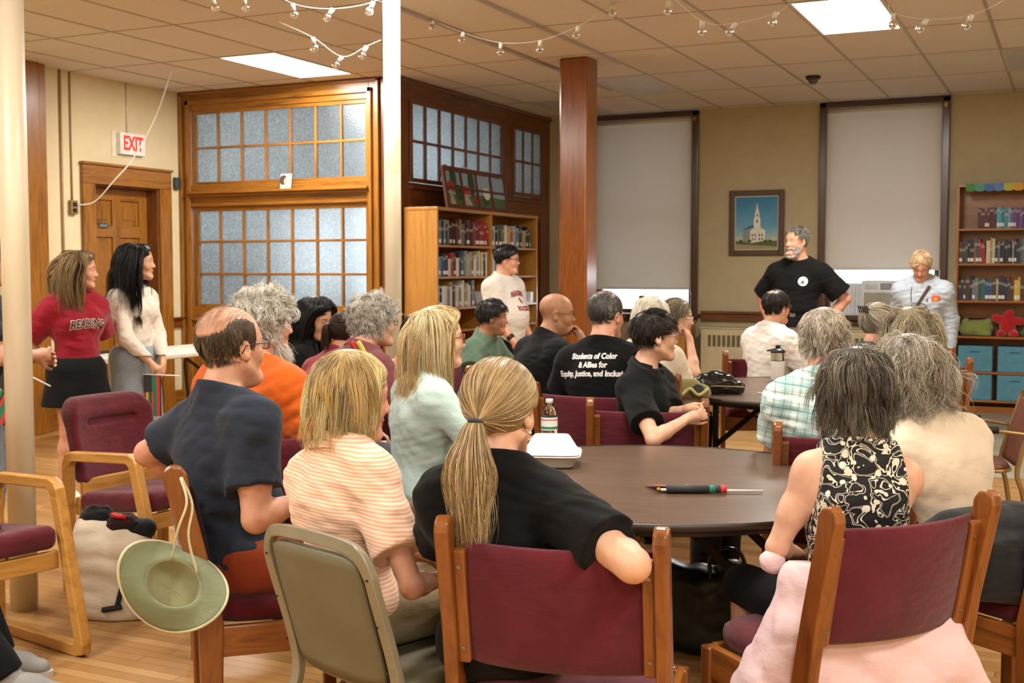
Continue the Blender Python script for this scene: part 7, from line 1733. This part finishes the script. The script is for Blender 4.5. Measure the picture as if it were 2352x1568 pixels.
# ---- far table things
def P2(px, d): x, y = W_at(px, d); return (x, y, .742)
def blob(name, label, cat, loc, rz, lo, hi, h, cones, mat, fold=.0, seed=1, freq=60, base=True):
    e = empty(name, label, cat, loc, rz); F = Field(lo, hi, h)
    for a, b_, r1, r2, k in cones: F.cone(a, b_, r1, r2, k)
    if fold: F.folds(fold, seed, freq)
    if base: F.plane((0, 0, .001), (0, 0, -1))
    v, f = F.mesh(); v = relax(v, f, 1, .3); np_mesh('body', v, f, mat, e); return e
LEA = plain('glossy_black_leather', '#101214', .22, coat=.4); OLV = cloth('olive_canvas', '#8A8050')
e = blob('handbag', 'glossy black quilted leather handbag on the far table', 'handbag', P2(1648, 6.95), math.radians(25), (-.2, -.14, 0), (.2, .14, .2), .007, [((-.10, 0, .035), (.12, 0, .035), .045, .04, .03), ((-.08, 0, .07), (.06, 0, .075), .05, .04, .03), ((-.02, .03, .09), (.05, .03, .08), .04, .03, .03)], LEA, .009, 4, 120)
b = MB(); b.tube([(-.14, -.045, .05), (0, -.055, .052), (.15, -.04, .045)], .003, 6); b.build('zip', plain('olive_trim', '#A8A060', .4), e); b = MB(); b.tube(spline([(-.06, 0, .11), (-.03, -.02, .135), (.04, -.02, .125), (.07, 0, .09)], 6), .006, 8); b.build('handle', LEA, e, smooth=True)
e = blob('handbag', 'olive canvas bag slumped open beside the black handbag on the far table', 'handbag', P2(1578, 6.72), math.radians(30), (-.2, -.14, 0), (.2, .14, .18), .007, [((-.10, 0, .03), (.10, 0, .03), .04, .04, .03), ((-.05, 0, .06), (.04, 0, .07), .04, .035, .03)], OLV, .008, 9, 60)
b = MB(); b.tube(spline([(-.12, -.06, .05), (-.06, -.085, .02), (.0, -.07, .06), (.05, -.08, .025), (.11, -.05, .055)], 6), .010, 8); b.build('piping', plain('olive_trim', '#A8A060', .4), e, smooth=True)
for c_ in ((-.075, -.055, .052), (.055, -.055, .055)): b = MB(); b.lathe([(0, .0), (.03, .001), (.036, -.004)], 16, Matrix.Translation(c_) @ Matrix.Rotation(math.radians(65), 4, 'X')); b.build('opening', plain('bag_inside', '#0C0E10', .6), e)
x, y = W_at(1787, 7.75)
e = empty('travel_tumbler', 'white and clear travel tumbler with a black lid on the far table', 'tumbler', (x, y, .742)); e.scale = (1.15, 1.15, 1.15)
b = MB(); b.lathe([(0, 0), (.033, 0), (.037, .01), (.039, .11), (.0385, .115)], 28); b.build('cup', WHITE_PL, e, smooth=True)
b = MB(); b.lathe([(.0375, .115), (.0375, .165), (.036, .168)], 28); b.build('window_band', glassmat('tumbler_clear', (.75, .72, .6, 1), .05), e, smooth=True)
b = MB(); b.lathe([(0, .186), (.024, .186), (.034, .178), (.041, .172), (.041, .162), (0, .162)], 28); b.build('lid', BLACK_PL, e, smooth=True)
b = MB(); b.box(-.012, .014, -.012, .012, .186, .206); b.build('spout', BLACK_PL, e, bevel=.004); b = MB(); b.bar((-.03, 0, .178), (-.062, 0, .17), .018, .01); b.build('lever', BLACK_PL, e, bevel=.003)
e = empty('drink_can', 'dark blue printed drink can beyond the plaid shirt', 'can', P2(1961, 7.3)); b = MB(); b.lathe([(0, 0), (.026, 0), (.031, .01), (.031, .115), (.026, .122), (0, .120)], 24); b.build('body', plain('can_navy', '#241E4E', .3, .3), e, smooth=True); b = MB(); b.lathe([(.0313, .03), (.0313, .055)], 24); b.build('printed_band', plain('can_pink', '#C8A0A8', .4), e, smooth=True)
e = empty('paper_slip', 'small pink paper slip on the far table', 'paper', P2(1762, 7.0), .3); b = MB(); b.box(-.05, .05, -.03, .03, 0, .001); b.build('sheet', plain('pink_paper', '#C8A494', .8), e); 
# ---- floor things
x, y = W_at(258, 4.98)
e = blob('tote_bag', 'cream canvas tote bag with black lettering stroke, stuffed full, under the left armchair', 'bag', (x, y, 0), math.radians(25), (-.24, -.16, -.01), (.24, .16, .50), .008, [((-.09, 0, .06), (-.10, 0, .36), .085, .075, .05), ((.09, 0, .06), (.08, 0, .30), .085, .075, .05), ((0, 0, .05), (0, 0, .33), .09, .085, .05)], cloth('cream_canvas', '#DDD2BE', var=.05), .010, 6, 30)
b = MB(); b.tube([(.075, -.100, .24), (.03, -.105, .06)], .011, 8); b.tube([(-.03, -.100, .055), (.05, -.105, .07)], .012, 8); b.build('printed_letter', plain('tote_black_print', '#17181C', .7), e)
for k, (p0, c_, r_) in enumerate((((-.08, 0, .42), '#141416', .05), ((.03, -.02, .40), '#2A1418', .045), ((.10, 0, .37), '#17181C', .05))): F = Field(np.array(p0) - .1, np.array(p0) + .1, .008); F.cone(np.array(p0) - [.02, 0, 0], np.array(p0) + [.03, 0, .01], r_, r_ * .8, .02); F.folds(.008, k, 80); v, f = F.mesh(); np_mesh('stuffed_cloth', v, f, cloth('stuffing_' + c_.strip('#'), c_), e)
b = MB(); b.tube([(.0, -.06, .45), (.06, -.05, .435)], .010, 8); b.build('red_pen_case', plain('red_plastic', '#C8281E', .4), e, smooth=True)
x, y = W_at(1610, 4.55)
e = blob('backpack', 'black handbag standing on the floor under the near table', 'bag', (x, y, 0), math.radians(10), (-.26, -.18, -.01), (.26, .18, .42), .008, [((-.12, 0, .07), (-.13, 0, .27), .085, .08, .05), ((.12, 0, .06), (.13, 0, .30), .09, .06, .05), ((0, 0, .05), (0, 0, .24), .10, .09, .05)], plain('dark_green_black_leather', '#141A17', .4), .008, 3, 40)
b = MB(); b.tube(spline([(.05, -.06, .28), (.06, -.09, .40), (.16, -.08, .41), (.2, -.05, .27)], 7), .008, 8); b.build('strap', LEA, e, smooth=True); b = MB(); b.tube(spline([(.10, -.04, .3), (.15, -.08, .36), (.24, -.06, .30), (.27, -.03, .12)], 7), .005, 8); b.build('strap', LEA, e, smooth=True)
# cable on left armchair
if 'ARM2' in globals():
    ax, ay = ARM2.location.x, ARM2.location.y; r = random.Random(4); pts = []
    for k in range(26): a = k * 1.05; rr = .07 + .06 * r.random(); pts.append((ax + .02 + rr * math.cos(a) * 1.3, ay - .03 + rr * math.sin(a), .50 + .010 * r.random()))
    pts += [(ax + .16, ay + .02, .505), (ax + .20, ay - .08, .50), (ax + .10, ay - .13, .505)]
    b = MB(); b.tube(spline(pts, 5), .0042, 6); tag(b.build('coiled_cable', BLACK_PL, smooth=True), 'tangled black cable lying on the left armchair seat', 'cable')
# ---- sun hat hanging from the edge-on chair
if 'navy' in FP:
    cx, cy = NAVC.location.x, NAVC.location.y; dx, dy = Rz(.262, -.30, -49); hx, hy = cx + dx, cy + dy
    vx, vy = W_at(385, 3.35); 
    e = empty('sun_hat', 'sage green sun hat hanging by its strap from a chair post', 'hat', (*W_at(388, 3.33), .585), math.radians(25.3))
    # local: x right in the photo, y away, z up.  brim: a twisted oval sheet, crown: soft dome behind it
    tilt = Matrix.Rotation(math.radians(30), 4, 'Y') @ Matrix.Rotation(math.radians(58), 4, 'X')
    n = 64; nr = 7; P = []
    def brim(a, r): 
        rx = .080 + (.160 - .080) * r; ry = .066 + (.118 - .066) * r; x = rx * math.cos(a); y = ry * math.sin(a); z = .045 * r * math.sin(a) * math.cos(a) * 1.6 + .058 * r * r * math.cos(2 * a + .5) - .012 * r
        return x, y, z
    for i in range(n):
        a = 2 * math.pi * i / n
        for j in range(nr): P.append(tuple(tilt @ Vector(brim(a, j / (nr - 1)))))
    OUT = cloth('sage_hat_cotton', '#7E8668', var=.06); INN = cloth('pale_sage_lining', '#A6A47E', var=.05)
    b = MB(); b.grid(P, n, nr, closed_u=True); b.build('brim', OUT, e, smooth=True, solid=.004)
    P2_ = []
    for i in range(n):
        a = 2 * math.pi * i / n
        for j in range(8):
            t_ = j / 7; q = math.cos(t_ * 1.5708); x, y, z = brim(a, 0); k = .35 + .65 * max(0.0, q) ** .6; P2_.append(tuple(tilt @ Vector((x * k * (1 if j < 7 else .0), y * k * (1 if j < 7 else .0), z * (1 - t_) - .085 * math.sin(t_ * 1.5708) + .004 * math.sin(a * 5) * t_ * (1 - t_) * 4))))
    b = MB(); b.grid(P2_, n, 8, closed_u=True); b.build('crown', INN, e, smooth=True, solid=.003)
    b = MB(); b.tube([tilt @ Vector(brim(2 * math.pi * i / n, 1.0)) for i in range(n)], .0042, 6, closed=True); b.build('brim_binding', cloth('cream_binding', '#CFCBA6', var=.03), e, smooth=True)
    b = MB(); rp = tilt @ Vector(brim(2.1, 0)); rp2 = tilt @ Vector(brim(1.0, 0)); b.tube(spline([rp, (.022, -.02, .16), (.045, -.01, .235), (.02, .02, .30)], 6), .0035, 6); b.tube(spline([rp2, (.04, .02, .13), (.05, .03, .22), (.02, .03, .30)], 6), .0035, 6); b.build('chin_strap', cloth('cream_binding', '#CFCBA6', var=.03), e, smooth=True)
# ---- pink sweater round the waist of the woman in the vine print top; jacket of the woman in cream
if 'floral' in FP:
    p = FP['floral']; L = p.L; pz = L['pel'][2]; F = Field((-.42, -.44, .02), (.42, .34, pz + .22), .008); pel = L['pel']
    D_ = 1.0
    F.cone(pel + np.array([-.10, -.03, .060]), pel + np.array([.10, -.03, .05]), .105, .105, .04)
    F.cone(pel + np.array([-.13, -.02, .04]), (-.24, .02, .34), .085, .085, .05); F.cone((-.24, .02, .34), (-.30, .04, .06), .085, .065, .05)
    F.cone((-.20, -.10, .50), (.16, -.14, .48), .09, .09, .05); F.cone((-.22, -.12, .36), (.20, -.18, .38), .085, .07, .06); F.cone((-.26, -.06, .36), (-.30, -.05, .10), .08, .06, .05)
    F.cone((.16, -.17, .42), (.27, -.21, .34), .07, .04, .05); F.cone((-.12, -.17, .30), (.10, -.20, .33), .06, .05, .05)
    F.folds(.012, 21, 38, (1, 1, 1.2)); F.plane(pel + np.array([0, 0, .105]), (.12, .15, 1), 0)
    v, f = F.mesh(); v = relax(v, f, 1, .4); np_mesh('tied_sweater', v, f, cloth('pale_pink_knit', '#E6C6C8', var=.04), p.root)
    F = Field(pel + np.array([-.30, .0, .02]), pel + np.array([-.08, .22, .20]), .006); F.ell(pel + np.array([-.19, .09, .105]), (.034, .03, .032), None, .01); F.folds(.004, 3, 120); v, f = F.mesh(); np_mesh('knotted_sleeve', v, f, cloth('pale_pink_knit', '#E6C6C8', var=.04), p.root)
if 'cream' in FP:
    p = FP['cream']; pel = p.L['pel']; F = Field(pel - np.array([.34, .36, .2]), pel + np.array([.36, .3, .2]), .008)
    F.cone(pel + np.array([-.12, -.06, .06]), pel + np.array([.14, -.08, .06]), .115, .12, .05); F.cone(pel + np.array([.12, -.12, .03]), pel + np.array([.20, -.18, -.06]), .09, .06, .05); F.cone(pel + np.array([-.1, -.12, .0]), pel + np.array([.1, -.16, -.04]), .08, .08, .05)
    F.folds(.010, 8, 40); F.plane((0, 0, .478), (0, 0, -1)); v, f = F.mesh(); np_mesh('tied_jacket', v, f, cloth('charcoal_jacket', '#1E1F22'), p.root)
# ---- striped flag held by the standing girl
def held_flag(name, label, loc, rz, tilt=0):
    e = empty(name, label, 'flag', loc, rz); e.rotation_euler[1] = math.radians(tilt)
    b = MB(); b.tube([(-.09, 0, 0), (.15, 0, -.012)], .004, 8); b.build('stick', WHITE_PL, e, smooth=True)
    for a, c_, m_ in ((-.085, -.05, FB), (-.05, -.03, FB), (-.03, .0, FG), (.0, .02, FRD), (.02, .03, FB)):
        z0 = -.28; b = MB(); b.box(a, c_, -.001, .001, z0, -.004); b.build('stripe', m_, e)
    for a, m_ in ((-.088, FRD), (-.068, FY), (-.055, FG), (-.035, FRD)): b = MB(); b.box(a, a + .012, -.0025, .0025, -.28, -.12); b.build('stripe', m_, e)
    return e
if 'denim' in FP:
    p = FP['denim']; wr = p.arms['R'][2] + np.array([.02, .05, -.06]); dx, dy = Rz(wr[0], wr[1], p.face); held_flag('striped_flag', 'striped cloth flag hanging from the hand of the young woman in the denim skirt', (p.loc[0] + dx, p.loc[1] + dy, wr[2]), math.radians(30))
if 'pole' in FP:
    x, y = W_at(50, 5.75); held_flag('striped_flag', 'striped cloth flag held beside the left column', (x, y, .98), math.radians(30), 25)
x, y = W_at(832, 5.2); e = empty('paper_fan', 'curved red and yellow striped band standing behind the coral polo woman', 'paper fan', (x, y, 0), math.radians(25))
for nm, c_, dx_ in (('red_band', '#B4282C', -.03), ('yellow_band', '#C8BC52', .0)):
    b = MB(); b.tube(spline([(dx_ - .02, .0, 1.16), (dx_ + .01, 0, 1.10), (dx_ + .035, 0, 1.0), (dx_ + .04, 0, .88)], 6), .012, 8); b.build(nm, plain('band_' + c_.strip('#'), c_, .6), e, smooth=True)
b = MB(); b.tube([(.04, 0, .88), (.03, .0, .50)], .006, 8); b.build('handle', plain('band_C8BC52', '#C8BC52', .6), e, smooth=True)
# ---- shoe at the lower left corner: a seated person mostly outside the frame
FOOT = Person('seated person outside the left edge, only one grey running shoe in view', 'm', sit=True, at=W_at(-390, 4.12), top_z=1.3, face=-65, vox=.01, seed=77, skin_=L2, knees=.12)
FOOT.legs = {'R': (FOOT.legs['R'][0], np.array([.12, .36, .50]), np.array([.12, .64, .085])), 'L': (FOOT.legs['L'][0], np.array([-.12, .36, .50]), np.array([-.12, .50, .085]))}
FOOT.body(); FOOT.shirt(BLACKC, 'short'); FOOT.trousers(DKTR); FOOT.shoes(SHOEG, plain('white_sole', '#C8C6C0', .7))
# ---- string lights
BULB = glassmat('bulb_glass', (1, 1, 1, 1), .0)
def bulb_proto():
    e = empty('string_bulb'); b = MB(); b.lathe([(0, 0), (.013, 0), (.014, -.004), (.014, -.038), (0, -.038)], 16); b.build('socket', WHITE_PL, e, smooth=True)
    b = MB(); pr = [(.010, -.038), (.014, -.046)] + [(.026 * math.sin(a), -.068 - .026 * math.cos(a) * -1 * -1) for a in np.linspace(.6, math.pi, 9)]
    pr = [(.010, -.038), (.013, -.045)] + [(.026 * math.sin(a), -.066 + .026 * math.cos(a)) for a in np.linspace(.62, math.pi, 10)]
    b.lathe(pr, 20); b.build('globe', BULB, e, smooth=True); b = MB(); b.tube([(-.004, 0, -.045), (-.005, 0, -.066), (0, 0, -.07), (.005, 0, -.066), (.004, 0, -.045)], .0008, 5); b.build('filament', CHROME, e); return e
BP0 = bulb_proto()
def string(pts, name_where):   # pts: (px, py, depth) of sockets; wire passes through them
    ya = math.radians(25.336); pi_ = math.radians(3.542); F = np.array([-math.sin(ya) * math.cos(pi_), math.cos(ya) * math.cos(pi_), -math.sin(pi_)]); R = np.array([math.cos(ya), math.sin(ya), 0]); U = np.cross(R, F); Q = []
    for px, py, d, bulb in pts: Q.append((Vector(np.array([0, 0, 1.48]) + d * (F + R * (px - 1176) / 2723 - U * (py - 784) / 2723)), bulb))
    for q, _ in Q: q.z = min(q.z, 3.272)
    b = MB(); b.tube(spline([q for q, _ in Q], 6), .0018, 6); tag(b.build('light_string_wire', WHITE_PL, smooth=True), 'white wire of the string lights %s' % name_where, 'wire')
    r = random.Random(len(pts))
    k = 0
    for q, bl in Q:
        if bl:
            o = place(BP0, q.x, q.y, r.uniform(0, 360), 'clear globe bulb, %s along the string %s' % (ORD[k], name_where), 'clear globe string bulbs', 'light bulb', q.z); o.rotation_euler = (r.uniform(-.5, .5), r.uniform(-.5, .5), r.uniform(0, 6)); k += 1
string([(1520, -30, 7.4, 0), (1612, 48, 7.3, 1), (1690, 53, 7.2, 1), (1784, 28, 7.1, 1), (1860, -25, 7.0, 0)], 'left of the right lit panel')
string([(2040, 10, 6.9, 0), (2052, 30, 6.9, 1), (2130, 44, 6.8, 1), (2233, 34, 6.7, 1), (2330, -12, 6.6, 0)], 'right of the right lit panel')
string([(980, 0, 8.6, 0), (994, 28, 8.6, 1), (1064, 75, 8.5, 1), (1150, 98, 8.4, 1), (1241, 93, 8.3, 1), (1328, 60, 8.2, 1), (1408, 5, 8.1, 1), (1440, -20, 8.0, 0)], 'between column and wooden post')
string([(1440, -30, 7.6, 0), (1536, 2, 7.6, 1), (1600, -20, 7.5, 0)], 'at the top edge over the wooden post')
string([(600, -40, 7.2, 0), (672, 8, 7.3, 1), (765, 20, 7.4, 1), (858, 4, 7.3, 1), (900, -30, 7.3, 0)], 'near the left lit panel')
string([(640, 50, 7.6, 0), (719, 86, 7.4, 1), (786, 130, 7.5, 1), (842, 106, 7.6, 1), (875, 92, 7.6, 0)], 'by the left glazed partition')
string([(430, -40, 7.3, 0), (489, -4, 7.3, 1), (560, -8, 7.3, 1), (620, -40, 7.3, 0)], 'left of the middle column')
b = MB(); b.box(-4.29, -4.262, 5.2, 11.4, 3.262, 3.281); tag(b.build('wire_moulding', plain('lilac_white_moulding', '#BDB4B8', .5)), 'pale wire moulding running along the ceiling left of the right lit panel', 'cable channel')
b = MB(); b.box(-3.66, -3.635, 5.2, 9.9, 3.262, 3.281); tag(b.build('wire_moulding', plain('lilac_white_moulding', '#BDB4B8', .5)), 'shorter pale wire moulding on the ceiling nearer the right lit panel', 'cable channel')
